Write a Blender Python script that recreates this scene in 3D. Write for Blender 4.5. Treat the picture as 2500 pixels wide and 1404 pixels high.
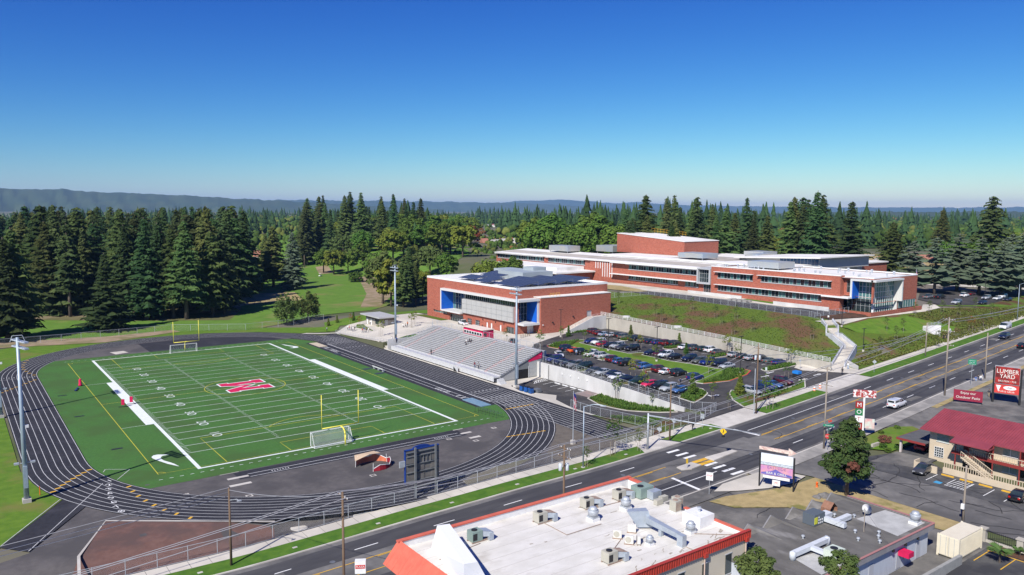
import bpy, bmesh, math, random
import numpy as np
from mathutils import Vector, Matrix
random.seed(7); RNG = np.random.default_rng(11)
for _o in list(bpy.data.objects): bpy.data.objects.remove(_o)
SC = bpy.context.scene
COL = SC.collection
R = math.radians

# ------------------------------------------------------------------ camera (solved from the football field lines)
CAM = (-56.425, -183.868, 42.188); YAW, PITCH, ROLL, FPX = 0.63477, -0.09971, 0.00512, 1887.116
W_, H_ = 2500.0, 1404.0
_f = Vector((math.sin(YAW)*math.cos(PITCH), math.cos(YAW)*math.cos(PITCH), math.sin(PITCH)))
_r = Vector((math.cos(YAW), -math.sin(YAW), 0)); _u = _r.cross(_f)
_r2 = math.cos(ROLL)*_r + math.sin(ROLL)*_u; _u2 = -math.sin(ROLL)*_r + math.cos(ROLL)*_u
cd = bpy.data.cameras.new('camera'); cam = bpy.data.objects.new('camera', cd); COL.objects.link(cam)
cam.matrix_world = Matrix(((_r2.x,_u2.x,-_f.x,CAM[0]),(_r2.y,_u2.y,-_f.y,CAM[1]),(_r2.z,_u2.z,-_f.z,CAM[2]),(0,0,0,1)))
cd.sensor_width = 36; cd.lens = FPX/W_*36; cd.clip_start = 1; cd.clip_end = 60000
SC.camera = cam
# ------------------------------------------------------------------ sky and sun
SUN_EL, SUN_TO = 43.0, (23.1, 11.0)            # elevation, direction in which shadows fall
wd = bpy.data.worlds.new('World'); SC.world = wd; wd.use_nodes = True
wn = wd.node_tree.nodes; wl = wd.node_tree.links; wn.clear()
sky = wn.new('ShaderNodeTexSky'); sky.sky_type = 'NISHITA'; sky.sun_disc = False
sky.sun_elevation = R(SUN_EL); sky.sun_rotation = math.atan2(-SUN_TO[0], -SUN_TO[1]); sky.altitude = 60
sky.air_density = 1.0; sky.dust_density = 0.1; sky.ozone_density = 3.0
bg = wn.new('ShaderNodeBackground'); bg.inputs['Strength'].default_value = 0.11
wo = wn.new('ShaderNodeOutputWorld'); sp = wn.new('ShaderNodeSeparateColor'); cb = wn.new('ShaderNodeCombineColor'); wl.new(sky.outputs[0], sp.inputs[0])
for i_, (pw, sc_) in enumerate(((2.35, .50), (1.85, .585), (1.0, .725))):     # colour grade of the whole sky: deeper, more saturated blue
    a = wn.new('ShaderNodeMath'); a.operation = 'MULTIPLY'; a.inputs[1].default_value = .131; b = wn.new('ShaderNodeMath'); b.operation = 'POWER'; b.inputs[1].default_value = pw; c = wn.new('ShaderNodeMath'); c.operation = 'MULTIPLY'; c.inputs[1].default_value = sc_/.131
    wl.new(sp.outputs[i_], a.inputs[0]); wl.new(a.outputs[0], b.inputs[0]); wl.new(b.outputs[0], c.inputs[0]); wl.new(c.outputs[0], cb.inputs[i_])
wl.new(cb.outputs[0], bg.inputs[0]); wl.new(bg.outputs[0], wo.inputs[0])
sl = bpy.data.lights.new('sun', 'SUN'); sl.energy = 4.8; sl.angle = R(0.53); sl.color = (1.0, 0.955, 0.88)
so = bpy.data.objects.new('sun', sl); COL.objects.link(so)
_h = math.hypot(*SUN_TO); _d = Vector((SUN_TO[0]/_h*math.cos(R(SUN_EL)), SUN_TO[1]/_h*math.cos(R(SUN_EL)), -math.sin(R(SUN_EL))))
so.rotation_euler = _d.to_track_quat('-Z', 'Y').to_euler(); so.location = (-300, -200, 300)
SC.view_settings.view_transform = 'Standard'; SC.view_settings.look = 'None'
SC.view_settings.exposure = 0.4; SC.view_settings.gamma = 1.0
SC.cycles.max_bounces = 6; SC.cycles.transparent_max_bounces = 16; SC.cycles.diffuse_bounces = 2; SC.cycles.glossy_bounces = 2
SC.cycles.volume_bounces = 0; SC.cycles.use_denoising = True

HAZE = 0.000045
# ------------------------------------------------------------------ pixel (2500x1404) -> place
def ray(px, py):
    a = (px-W_/2)/FPX; b = -(py-H_/2)/FPX
    return _r2*a + _u2*b + _f
def P(px, py, z=0.0):
    d = ray(px, py); t = (z-CAM[2])/d.z
    return (CAM[0]+t*d.x, CAM[1]+t*d.y, z)
def P2(px, py, z=0.0): return P(px, py, z)[:2]
def hit(px, py, dz=0.0):
    d = ray(px, py); lo = 20.0; t = lo; step = 1.5
    while t < 3000:
        if CAM[2]+d.z*t < G(CAM[0]+d.x*t, CAM[1]+d.y*t)+dz: break
        lo = t; t += step
    hi = t
    for _ in range(14):
        m = (lo+hi)/2
        if CAM[2]+d.z*m < G(CAM[0]+d.x*m, CAM[1]+d.y*m)+dz: hi = m
        else: lo = m
    return (CAM[0]+d.x*hi, CAM[1]+d.y*hi, CAM[2]+d.z*hi)
def sm(t): t = min(1.0, max(0.0, t)); return t*t*(3-2*t)
def cl(t): return min(1.0, max(0.0, t))
def lerp(a, b, t): return a+(b-a)*t
def interp(x, xs, zs):
    if x <= xs[0]: return zs[0]
    for i in range(1, len(xs)):
        if x <= xs[i]: return zs[i-1]+(zs[i]-zs[i-1])*(x-xs[i-1])/(xs[i]-xs[i-1])
    return zs[-1]
def zr(x):      # height of the graded road along its length
    return interp(x, (-300,-80,-27.8,-7,12,43.6,91.6,148.6,203,260,340,500), (-2.6,-1.9,-1.35,-.3,.4,.96,2.27,4.04,6.0,8.2,10.5,12))
YCX = (-300,-60,-14,8,28,62,92,124,184,250,400,700); YCY = (-90,-98.8,-101.2,-102.1,-102.5,-101.4,-99.7,-97.5,-94.0,-90.4,-82,-66)
def yc(x): return interp(x-6, YCX, YCY)*.25+interp(x, YCX, YCY)*.5+interp(x+6, YCX, YCY)*.25     # centre line of the road
def curb(x): return yc(x)+8.3          # far kerb line of the road
WALLX = 64.3
def lotz(x, y): return lerp(3.6, zr(x), cl((-45-y)/41))
def backx(y): return 118.0
def backtop(y): return lotz(118, y)+lerp(2.0, 4.1, cl((y+80)/87))
def fencex(y): return 150.0
def G(x, y):
    c = curb(x)
    if y < c+6: return zr(x)
    # -- stadium side
    if x < 49.6:
        z = lerp(zr(x), 0.0, sm((y-c-7)/6.0))
        return z
    if x < WALLX:
        if y < 26:
            return lerp(zr(x), 0.0, sm((y-c-7)/22.0))
    hill_w = 0.0
    base = lotz(x, y) if y < 26 else 3.6
    if y >= 24:
        zw = 2.0*cl((64-y)/38)
        base = lerp(zw, 3.6, cl((x-49.6)/22))
        base = lerp(base, 0.4, sm((y-66)/40))
        if x < WALLX and y < 26: base = 0.0
    bx = backx(y)
    if x > bx:
        fx = fencex(y)
        top = interp(y, (-80,-55,0,40), (10.6,11.2,11.8,12.0))
        h = lerp(backtop(y), top, cl((x-bx)/(fx-bx)))
        if x > 205: h = lerp(h, max(10.2, zr(x)+.2), sm((x-205)/40))
        if y < -60: h = lerp(zr(x), h, sm((y-c-7)/(-60-c-7)) if x < 150 else cl((y-c-7)/(-60-c-7)))
        if y > 26:     # behind the gym the slope runs up to the school level
            h = lerp(3.6, 12.0, sm((x-118)/22)) if y < 66 else lerp(lerp(3.6, 12.0, sm((x-118)/22)), lerp(0.4, 12, sm((x-150)/60)), sm((y-66)/40))
        return h
    return base

# ------------------------------------------------------------------ materials
MATS = {}
def ramp_noise(nt, c1, c2, scale, detail=4.0, rough=.55, lo=.35, hi=.65, coord='P', stretch=None):
    n = nt.nodes; l = nt.links
    if coord == 'P': s = n.new('ShaderNodeNewGeometry').outputs['Position']
    else: s = n.new('ShaderNodeTexCoord').outputs['Object']
    if stretch:
        mp = n.new('ShaderNodeMapping'); mp.inputs['Scale'].default_value = stretch; l.new(s, mp.inputs[0]); s = mp.outputs[0]
    t = n.new('ShaderNodeTexNoise'); t.inputs['Scale'].default_value = scale; t.inputs['Detail'].default_value = detail; t.inputs['Roughness'].default_value = rough
    l.new(s, t.inputs['Vector'])
    r = n.new('ShaderNodeMapRange'); r.inputs[1].default_value = lo; r.inputs[2].default_value = hi
    l.new(t.outputs['Fac'], r.inputs[0])
    m = n.new('ShaderNodeMix'); m.data_type = 'RGBA'
    l.new(r.outputs[0], m.inputs[0])
    for i, c in ((6, c1), (7, c2)):
        if isinstance(c, tuple): m.inputs[i].default_value = (*c, 1)
        else: l.new(c, m.inputs[i])
    return m.outputs[2], t.outputs['Fac']
def mat(name, c, c2=None, scale=1.0, c3=None, scale3=.1, rough=.8, metal=0.0, spec=.3, bump=0.0, bscale=None, coord='P', lo=.35, hi=.65, lo3=.45, hi3=.6,
        stretch=None, emit=0.0, coat=0.0, trans=0.0, alpha=1.0, objvar=0.0, translucent=0.0):
    if name in MATS: return MATS[name]
    m = bpy.data.materials.new(name); m.use_nodes = True; nt = m.node_tree; n = nt.nodes; l = nt.links
    b = n['Principled BSDF']; MATS[name] = m
    b.inputs['Roughness'].default_value = rough; b.inputs['Metallic'].default_value = metal
    b.inputs['Specular IOR Level'].default_value = spec; b.inputs['Coat Weight'].default_value = coat
    b.inputs['Base Color'].default_value = (*c, 1)
    col = None; fac = None
    if c2 is not None: col, fac = ramp_noise(nt, c, c2, scale, coord=coord, lo=lo, hi=hi, stretch=stretch)
    if c3 is not None: col, _ = ramp_noise(nt, col if col else c, c3, scale3, coord=coord, lo=lo3, hi=hi3, stretch=stretch)
    if objvar:
        oi = n.new('ShaderNodeObjectInfo'); mr = n.new('ShaderNodeMapRange'); mr.inputs[3].default_value = 1-objvar; mr.inputs[4].default_value = 1+objvar
        l.new(oi.outputs['Random'], mr.inputs[0])
        hv = n.new('ShaderNodeHueSaturation'); l.new(mr.outputs[0], hv.inputs['Value'])
        mr2 = n.new('ShaderNodeMapRange'); mr2.inputs[3].default_value = .5-.045*objvar/.3; mr2.inputs[4].default_value = .5+.03*objvar/.3
        fr = n.new('ShaderNodeMath'); fr.operation = 'FRACT'; mu = n.new('ShaderNodeMath'); mu.operation = 'MULTIPLY'; mu.inputs[1].default_value = 7.31
        l.new(oi.outputs['Random'], mu.inputs[0]); l.new(mu.outputs[0], fr.inputs[0]); l.new(fr.outputs[0], mr2.inputs[0]); l.new(mr2.outputs[0], hv.inputs['Hue'])
        if col: l.new(col, hv.inputs['Color'])
        else: hv.inputs['Color'].default_value = (*c, 1)
        col = hv.outputs[0]
    if col: l.new(col, b.inputs['Base Color'])
    if bump:
        if bscale or fac is None:
            _, fac = ramp_noise(nt, (0,0,0), (1,1,1), bscale or 8, coord=coord, stretch=stretch)
        bp = n.new('ShaderNodeBump'); bp.inputs['Strength'].default_value = bump; bp.inputs['Distance'].default_value = .1
        l.new(fac, bp.inputs['Height']); l.new(bp.outputs[0], b.inputs['Normal'])
    if emit: b.inputs['Emission Color'].default_value = (*c, 1); b.inputs['Emission Strength'].default_value = emit
    if trans: b.inputs['Transmission Weight'].default_value = trans
    if alpha < 1: b.inputs['Alpha'].default_value = alpha
    if translucent:
        tr = n.new('ShaderNodeBsdfTranslucent'); mx = n.new('ShaderNodeMixShader'); mx.inputs[0].default_value = translucent
        if col: l.new(col, tr.inputs[0])
        else: tr.inputs[0].default_value = (*c, 1)
        l.new(b.outputs[0], mx.inputs[1]); l.new(tr.outputs[0], mx.inputs[2]); l.new(mx.outputs[0], n['Material Output'].inputs[0])
    return m
def brickmat(name, c1, c2, mortar, bw=.62, bh=.22):
    m = mat(name, c1); nt = m.node_tree; n = nt.nodes; l = nt.links; b = n['Principled BSDF']; b.inputs['Roughness'].default_value = .85
    g = n.new('ShaderNodeNewGeometry'); s = n.new('ShaderNodeSeparateXYZ'); a = n.new('ShaderNodeMath'); cb = n.new('ShaderNodeCombineXYZ')
    l.new(g.outputs['Position'], s.inputs[0]); l.new(s.outputs[0], a.inputs[0]); l.new(s.outputs[1], a.inputs[1]); l.new(a.outputs[0], cb.inputs[0]); l.new(s.outputs[2], cb.inputs[1])
    t = n.new('ShaderNodeTexBrick'); l.new(cb.outputs[0], t.inputs['Vector']); t.inputs['Scale'].default_value = 1.0
    t.inputs['Color1'].default_value = (*c1, 1); t.inputs['Color2'].default_value = (*c2, 1); t.inputs['Mortar'].default_value = (*mortar, 1)
    t.inputs['Brick Width'].default_value = bw; t.inputs['Row Height'].default_value = bh; t.inputs['Mortar Size'].default_value = .012; t.inputs['Bias'].default_value = -.25
    o, _ = ramp_noise(nt, t.outputs['Color'], tuple(x*.62 for x in c1), 1.7, lo=.5, hi=.8); l.new(o, b.inputs['Base Color'])
    bp = n.new('ShaderNodeBump'); bp.inputs['Strength'].default_value = .3; bp.inputs['Distance'].default_value = .03; l.new(t.outputs['Fac'], bp.inputs['Height']); bp.invert = True; l.new(bp.outputs[0], b.inputs['Normal'])
    return m
def linkmat(name, c, cover):
    """chain-link fabric: fine crossing wires with see-through gaps"""
    m = bpy.data.materials.new(name); m.use_nodes = True; nt = m.node_tree; n = nt.nodes; l = nt.links; MATS[name] = m
    b = n['Principled BSDF']; b.inputs['Base Color'].default_value = (*c, 1); b.inputs['Metallic'].default_value = .3; b.inputs['Roughness'].default_value = .5
    g = n.new('ShaderNodeNewGeometry'); s = n.new('ShaderNodeSeparateXYZ'); l.new(g.outputs['Position'], s.inputs[0])
    hsum = n.new('ShaderNodeMath'); l.new(s.outputs[0], hsum.inputs[0]); l.new(s.outputs[1], hsum.inputs[1])
    outs = []
    for sg in (1, -1):
        k = n.new('ShaderNodeMath'); k.operation = 'MULTIPLY_ADD'; k.inputs[1].default_value = sg; l.new(s.outputs[2], k.inputs[0]); l.new(hsum.outputs[0], k.inputs[2])
        q = n.new('ShaderNodeMath'); q.operation = 'MULTIPLY'; q.inputs[1].default_value = 9.0; l.new(k.outputs[0], q.inputs[0])
        f = n.new('ShaderNodeMath'); f.operation = 'FRACT'; l.new(q.outputs[0], f.inputs[0])
        lt = n.new('ShaderNodeMath'); lt.operation = 'LESS_THAN'; lt.inputs[1].default_value = cover; l.new(f.outputs[0], lt.inputs[0]); outs.append(lt)
    mx = n.new('ShaderNodeMath'); mx.operation = 'MAXIMUM'; l.new(outs[0].outputs[0], mx.inputs[0]); l.new(outs[1].outputs[0], mx.inputs[1])
    l.new(mx.outputs[0], b.inputs['Alpha'])
    return m

asphalt   = mat('asphalt', (.062,.062,.066), (.10,.098,.096), .9, (.042,.042,.046), .16, rough=.9, bump=.15, bscale=14)
roadgrey  = mat('road_asphalt', (.135,.130,.125), (.175,.168,.16), .7, (.095,.092,.09), .13, rough=.9, bump=.15, bscale=14)
roaddark  = mat('road_lane_asphalt', (.048,.047,.051), (.066,.065,.068), .8, (.085,.083,.083), .22, rough=.85, bump=.1, bscale=14, lo3=.56, hi3=.72, stretch=(.25,1,1))
oldasph   = mat('old_asphalt', (.145,.138,.128), (.19,.18,.165), .6, (.095,.092,.088), .2, rough=.93, bump=.2, bscale=12)
lotasph   = mat('parking_asphalt', (.058,.054,.052), (.085,.08,.076), .8, (.042,.041,.042), .12, rough=.9, bump=.12, bscale=12)
trackmat  = mat('track_rubber', (.023,.023,.028), (.033,.033,.039), 1.5, (.044,.043,.050), .22, rough=.85, bump=.15, bscale=25, lo3=.5, hi3=.7)
dzone     = mat('d_zone_asphalt', (.094,.086,.084), (.120,.110,.106), 1.1, (.074,.069,.069), .15, rough=.93, bump=.12, bscale=18)
turf      = mat('turf', (.054,.138,.034), (.070,.165,.042), 2.2, (.062,.124,.036), .12, rough=.95, spec=.1, bump=.3, bscale=22)
lawn      = mat('lawn', (.085,.165,.020), (.12,.205,.026), .55, (.16,.165,.045), .11, rough=.95, spec=.1, bump=.4, bscale=6, lo3=.54, hi3=.7)
verge     = mat('verge_grass', (.055,.13,.018), (.09,.175,.024), .7, (.14,.15,.04), .2, rough=.95, spec=.1, bump=.5, bscale=6, lo3=.56, hi3=.74)
golf      = mat('fairway', (.095,.185,.028), (.12,.215,.034), .25, (.20,.19,.07), .035, rough=.95, spec=.1, bump=.3, bscale=3, lo3=.55, hi3=.66)
drygrass  = mat('dry_grass', (.40,.31,.155), (.31,.245,.12), .8, (.19,.18,.06), .35, rough=.95, spec=.1, bump=.5, bscale=6, lo3=.55, hi3=.68)
dirt      = mat('dirt', (.27,.20,.13), (.33,.25,.165), .5, (.20,.17,.08), .15, rough=.95, bump=.3, bscale=5)
barkmulch = mat('bark_mulch', (.085,.042,.024), (.12,.062,.036), 2.0, (.06,.035,.02), .4, rough=.97, bump=.5, bscale=9)
hillmat   = mat('hillside_planting', (.105,.150,.022), (.075,.120,.020), 1.6, (.130,.075,.042), .075, rough=.97, spec=.1, bump=.7, bscale=4, lo3=.47, hi3=.60)
bankmat   = mat('bank_planting', (.07,.115,.022), (.11,.15,.03), 1.2, (.10,.055,.03), .12, rough=.97, spec=.1, bump=.8, bscale=3, lo3=.46, hi3=.58)
forestfl  = mat('forest_floor', (.13,.12,.045), (.09,.095,.03), .3, (.2,.16,.09), .06, rough=.97, bump=.3, bscale=4)
cityfl    = mat('city_ground', (.07,.095,.03), (.11,.11,.06), .05, (.17,.15,.12), .012, rough=.97)
concrete  = mat('concrete', (.50,.47,.42), (.57,.54,.485), .5, (.43,.40,.36), .15, rough=.88, bump=.08, bscale=9)
agedcon   = mat('aged_concrete', (.30,.285,.26), (.36,.34,.31), .5, (.22,.21,.195), .2, rough=.92, bump=.1, bscale=8)
plazacon  = mat('plaza_concrete', (.53,.49,.42), (.59,.55,.475), .4, (.46,.43,.37), .12, rough=.88)
wallcon   = mat('wall_concrete', (.40,.37,.315), (.45,.42,.36), .6, (.33,.305,.26), .25, rough=.85, stretch=(1,1,.4), lo3=.5, hi3=.7)
wallcon2  = mat('pale_wall_concrete', (.54,.53,.51), (.60,.59,.57), .5, (.48,.47,.455), .2, rough=.85, stretch=(1,1,.4))
blueconc  = mat('stair_wall_concrete', (.53,.54,.56), (.58,.59,.61), .8, (.46,.47,.5), .3, rough=.8)
cinder    = mat('red_cinder', (.130,.070,.058), (.160,.09,.074), 1.2, (.105,.066,.058), .2, rough=.97, bump=.2, bscale=15)
whitepaint= mat('white_paint', (.80,.80,.78), (.70,.70,.69), 2.0, rough=.7)
trackwhite= mat('track_white', (.60,.60,.59), (.46,.46,.455), .8, rough=.75)
turfwhite = mat('turf_white', (.74,.77,.75), (.64,.69,.66), 1.5, rough=.9)
yellowpaint=mat('yellow_paint', (.72,.42,.035), (.60,.34,.04), 1.5, rough=.7)
turfyellow= mat('turf_yellow', (.60,.52,.04), (.5,.46,.05), 1.2, rough=.9)
magenta   = mat('team_red', (.62,.010,.085), (.5,.012,.075), 1.2, rough=.85)
redpaint  = mat('red_paint', (.62,.055,.045), (.5,.05,.045), 1.0, rough=.7)
brick     = brickmat('brick', (.40,.112,.070), (.28,.070,.046), (.38,.24,.18))
alu       = mat('aluminium', (.66,.66,.65), (.57,.57,.565), 2.0, rough=.5, metal=.15, spec=.5)
galv      = mat('galvanised_steel', (.50,.53,.56), (.42,.45,.48), 3.0, rough=.5, metal=.35, spec=.5)
bluegalv  = mat('pole_steel', (.36,.43,.50), (.30,.37,.44), 1.2, rough=.5, metal=.3, spec=.5)
darksteel = mat('dark_steel', (.030,.030,.032), rough=.5, metal=.2)
midsteel  = mat('grey_steel', (.15,.16,.175), (.20,.21,.22), 1.5, rough=.55, metal=.3)
white     = mat('white_metal', (.78,.78,.77), (.70,.70,.69), 1.5, rough=.45)
roofwhite = mat('white_roof_membrane', (.76,.745,.715), (.68,.665,.63), .3, (.58,.56,.52), .09, rough=.75, lo3=.52, hi3=.75)
gravelroof= mat('gravel_roof', (.46,.42,.37), (.40,.365,.32), .8, (.35,.32,.28), .1, rough=.95)
oldroof   = mat('old_white_roof', (.66,.64,.595), (.58,.56,.51), .45, (.40,.37,.32), .28, rough=.85, lo3=.57, hi3=.80, stretch=(1,1.6,1))
tarroof   = mat('tar_roof', (.105,.10,.092), (.15,.143,.13), .7, (.27,.26,.245), .3, rough=.93, bump=.25, bscale=6, lo3=.55, hi3=.72, stretch=(1,.5,1))
glassd    = mat('window_glass', (.012,.022,.026), (.03,.045,.05), .6, rough=.06, spec=.8)
glassteal = mat('teal_glass', (.07,.17,.17), (.10,.22,.21), .8, rough=.12, spec=.7)
screenclad= mat('mech_screen', (.42,.47,.49), (.36,.41,.43), .7, rough=.55, metal=.25, stretch=(.3,.3,2))
greypanel = mat('grey_panel', (.44,.44,.425), (.48,.48,.465), .4, rough=.55, metal=.15)
framegrey = mat('frame_metal', (.55,.56,.57), rough=.45, metal=.3)
bluepanel = mat('blue_panel', (.008,.115,.56), (.010,.10,.48), .5, rough=.5)
wood      = mat('pole_wood', (.13,.085,.055), (.19,.13,.085), 1.0, rough=.9, stretch=(3,3,.3), bump=.3, bscale=6)
woodgrey  = mat('weathered_pole_wood', (.25,.21,.17), (.33,.285,.235), 1.0, rough=.9, stretch=(3,3,.3), bump=.3, bscale=6)
bark      = mat('bark', (.085,.065,.05), (.13,.105,.085), 1.0, rough=.95, stretch=(2,2,.4), bump=.4, bscale=4)
rubber    = mat('rubber', (.015,.015,.016), rough=.85)
chain     = linkmat('chain_link', (.42,.44,.46), .036)
chain_d   = linkmat('dark_chain_link', (.16,.17,.17), .04)
netmat    = linkmat('goal_net', (.7,.72,.72), .13)
skins = [mat('skin_light', (.55,.33,.24), rough=.6), mat('skin_brown', (.30,.16,.10), rough=.6), mat('skin_dark', (.13,.07,.045), rough=.6)]

# ------------------------------------------------------------------ mesh helpers
class MB:
    def __init__(s): s.v = []; s.f = []; s.m = []
    def add(s, vs, fs, m=0):
        o = len(s.v); s.v += [tuple(v) for v in vs]
        for f in fs: s.f.append(tuple(i+o for i in f)); s.m.append(m)
        return s
    def box(s, x0, x1, y0, y1, z0, z1, m=0):
        return s.add([(x0,y0,z0),(x1,y0,z0),(x1,y1,z0),(x0,y1,z0),(x0,y0,z1),(x1,y0,z1),(x1,y1,z1),(x0,y1,z1)],
              [(3,2,1,0),(4,5,6,7),(0,1,5,4),(1,2,6,5),(2,3,7,6),(3,0,4,7)], m)
    def quad(s, a, b, c, d, m=0): return s.add([a,b,c,d], [(0,1,2,3)], m)
    def prism(s, poly, z0, z1, m=0, top=True, bottom=True):
        n = len(poly)
        if area2(poly) < 0: poly = poly[::-1]
        vs = [(p[0],p[1],z0 if not callable(z0) else z0(p[0],p[1])) for p in poly]+[(p[0],p[1],z1 if not callable(z1) else z1(p[0],p[1])) for p in poly]
        fs = [(i,(i+1)%n,n+(i+1)%n,n+i) for i in range(n)]
        if top: fs.append(tuple(range(n,2*n)))
        if bottom: fs.append(tuple(range(n-1,-1,-1)))
        return s.add(vs, fs, m)
    def tube(s, a, b, r0, r1=None, n=8, m=0, caps=True):
        a = Vector(a); b = Vector(b); r1 = r0 if r1 is None else r1; d = (b-a)
        if d.length < 1e-6: return s
        q = d.to_track_quat('Z','Y'); X = q@Vector((1,0,0)); Y = q@Vector((0,1,0))
        vs = [a+(X*math.cos(2*math.pi*i/n)+Y*math.sin(2*math.pi*i/n))*r0 for i in range(n)]+[b+(X*math.cos(2*math.pi*i/n)+Y*math.sin(2*math.pi*i/n))*r1 for i in range(n)]
        fs = [(i,(i+1)%n,n+(i+1)%n,n+i) for i in range(n)]
        if caps: fs += [tuple(range(n-1,-1,-1)), tuple(range(n,2*n))]
        return s.add(vs, fs, m)
    def path(s, pts, r, n=6, m=0):
        for a, b in zip(pts[:-1], pts[1:]): s.tube(a, b, r, n=n, m=m)
        return s
    def lathe(s, prof, c=(0,0,0), n=16, m=0):
        vs = []; fs = []
        for r, z in prof:
            for i in range(n): vs.append((c[0]+r*math.cos(2*math.pi*i/n), c[1]+r*math.sin(2*math.pi*i/n), c[2]+z))
        for k in range(len(prof)-1):
            for i in range(n): fs.append((k*n+i, k*n+(i+1)%n, (k+1)*n+(i+1)%n, (k+1)*n+i))
        fs.append(tuple(range(n-1,-1,-1))); fs.append(tuple((len(prof)-1)*n+i for i in range(n)))
        return s.add(vs, fs, m)
    def obox(s, c, ux, hx, hy, z0, z1, m=0):
        """box centred at c (xy), long axis along unit vector ux"""
        ax = Vector((ux[0],ux[1])).normalized(); ay = Vector((-ax.y, ax.x)); c = Vector(c[:2])
        p = [c-ax*hx-ay*hy, c+ax*hx-ay*hy, c+ax*hx+ay*hy, c-ax*hx+ay*hy]
        return s.prism([(q.x,q.y) for q in p], z0, z1, m)
    def mesh(s, name, mats, smooth=False):
        me = bpy.data.meshes.new(name); me.from_pydata(s.v, [], s.f)
        for mm in (mats if isinstance(mats, (list,tuple)) else [mats]): me.materials.append(mm)
        if any(s.m): me.polygons.foreach_set('material_index', s.m)
        if smooth: me.polygons.foreach_set('use_smooth', [True]*len(s.f))
        me.update(); return me
    def build(s, name, mats, parent=None, smooth=False, **kw):
        return mkobj(name, s.mesh(name, mats, smooth), parent, **kw)
def area2(p): return sum(p[i-1][0]*p[i][1]-p[i][0]*p[i-1][1] for i in range(len(p)))
def mkobj(name, me, parent=None, label=None, cat=None, group=None, kind=None, loc=None, rz=None, scale=None):
    o = bpy.data.objects.new(name, me); COL.objects.link(o)
    if parent is not None:
        o.parent = parent
        if parent.name in ABS: o.matrix_parent_inverse = Matrix.Translation(-Vector(ABS[parent.name]))
    return tag(o, label, cat, group, kind, loc, rz, scale)
ABS = {}
def athing(name, label, cat, loc, group=None):
    """an Empty at the thing's base whose parts are modelled in world coordinates"""
    o = thing(name, label, cat, loc, 0, group); ABS[o.name] = tuple(loc); return o
def tag(o, label=None, cat=None, group=None, kind=None, loc=None, rz=None, scale=None):
    if label: o['label'] = label
    if cat: o['category'] = cat
    if group: o['group'] = group
    if kind: o['kind'] = kind
    if loc is not None: o.location = loc
    if rz is not None: o.rotation_euler = (0,0,rz)
    if scale is not None: o.scale = (scale,)*3 if not isinstance(scale,(tuple,list)) else scale
    return o
def thing(name, label, cat, loc=(0,0,0), rz=0, group=None): return mkobj(name, None, None, label, cat, group, None, loc, rz)
def copy_tree(o, parent=None, **kw):
    c = o.copy(); COL.objects.link(c)
    if parent is not None: c.parent = parent
    for ch in o.children: copy_tree(ch, c)
    tag(c, **kw); return c
def drape(name, poly, m, off=.03, step=5.0, parent=None, kind='structure', gz=None, **kw):
    """a sheet with outline poly (xy) laid on the terrain"""
    gz = gz or G
    bm = bmesh.new(); p = poly if area2(poly) > 0 else poly[::-1]
    bm.faces.new([bm.verts.new((q[0],q[1],0)) for q in p])
    xs = [q[0] for q in p]; ys = [q[1] for q in p]
    for ax, a, b in ((0,min(xs),max(xs)),(1,min(ys),max(ys))):
        k = math.floor(a/step)+1
        while k*step < b:
            co = (k*step,0,0) if ax == 0 else (0,k*step,0); no = (1,0,0) if ax == 0 else (0,1,0)
            bmesh.ops.bisect_plane(bm, geom=bm.verts[:]+bm.edges[:]+bm.faces[:], dist=1e-4, plane_co=co, plane_no=no); k += 1
    bmesh.ops.triangulate(bm, faces=bm.faces[:])
    for v in bm.verts: v.co.z = gz(v.co.x, v.co.y)+off
    me = bpy.data.meshes.new(name); bm.to_mesh(me); bm.free(); me.materials.append(m)
    return mkobj(name, me, parent, kind=kind if parent is None else None, **kw)
def band(mb, pts, w, z, m=0, closed=False):
    """flat painted line of width w through pts; z number or function"""
    n = len(pts); L = []; Rr = []
    for i in range(n):
        a = Vector(pts[i-1] if (i > 0 or closed) else pts[i]); b = Vector(pts[(i+1)%n] if (i < n-1 or closed) else pts[i])
        d = (b-a).normalized(); nn = Vector((-d.y, d.x))*(w/2); p = Vector(pts[i]); L.append(p+nn); Rr.append(p-nn)
    Z = z if callable(z) else (lambda x, y: z)
    k = n if closed else n-1
    vs = [(q.x,q.y,Z(q.x,q.y)) for q in L]+[(q.x,q.y,Z(q.x,q.y)) for q in Rr]
    mb.add(vs, [(n+i, n+(i+1)%n, (i+1)%n, i) for i in range(k)], m)
def gline(mb, a, b, w, off=.05, step=6.0, m=0):
    """straight painted line on the terrain"""
    a = Vector(a[:2]); b = Vector(b[:2]); n = max(1, int((b-a).length/step))
    band(mb, [tuple(a.lerp(b, i/n)) for i in range(n+1)], w, lambda x, y: G(x,y)+off, m)
def text_mesh(s, size, extrude=0.0):
    cu = bpy.data.curves.new('t', 'FONT'); cu.body = s; cu.size = size; cu.align_x = 'CENTER'; cu.align_y = 'CENTER'; cu.extrude = extrude; cu.resolution_u = 3
    o = bpy.data.objects.new('t', cu); COL.objects.link(o)
    me = bpy.data.meshes.new_from_object(o.evaluated_get(bpy.context.evaluated_depsgraph_get())); bpy.data.objects.remove(o); bpy.data.curves.remove(cu); return me
TXT = {}
def text_obj(s, size, mt, name, parent, loc, rot, bold=0.0):
    key = (s, size, mt.name)
    if key not in TXT: TXT[key] = text_mesh(s, size, bold); TXT[key].materials.clear(); TXT[key].materials.append(mt)
    o = mkobj(name, TXT[key], parent); o.location = loc; o.rotation_euler = rot; return o

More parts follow.
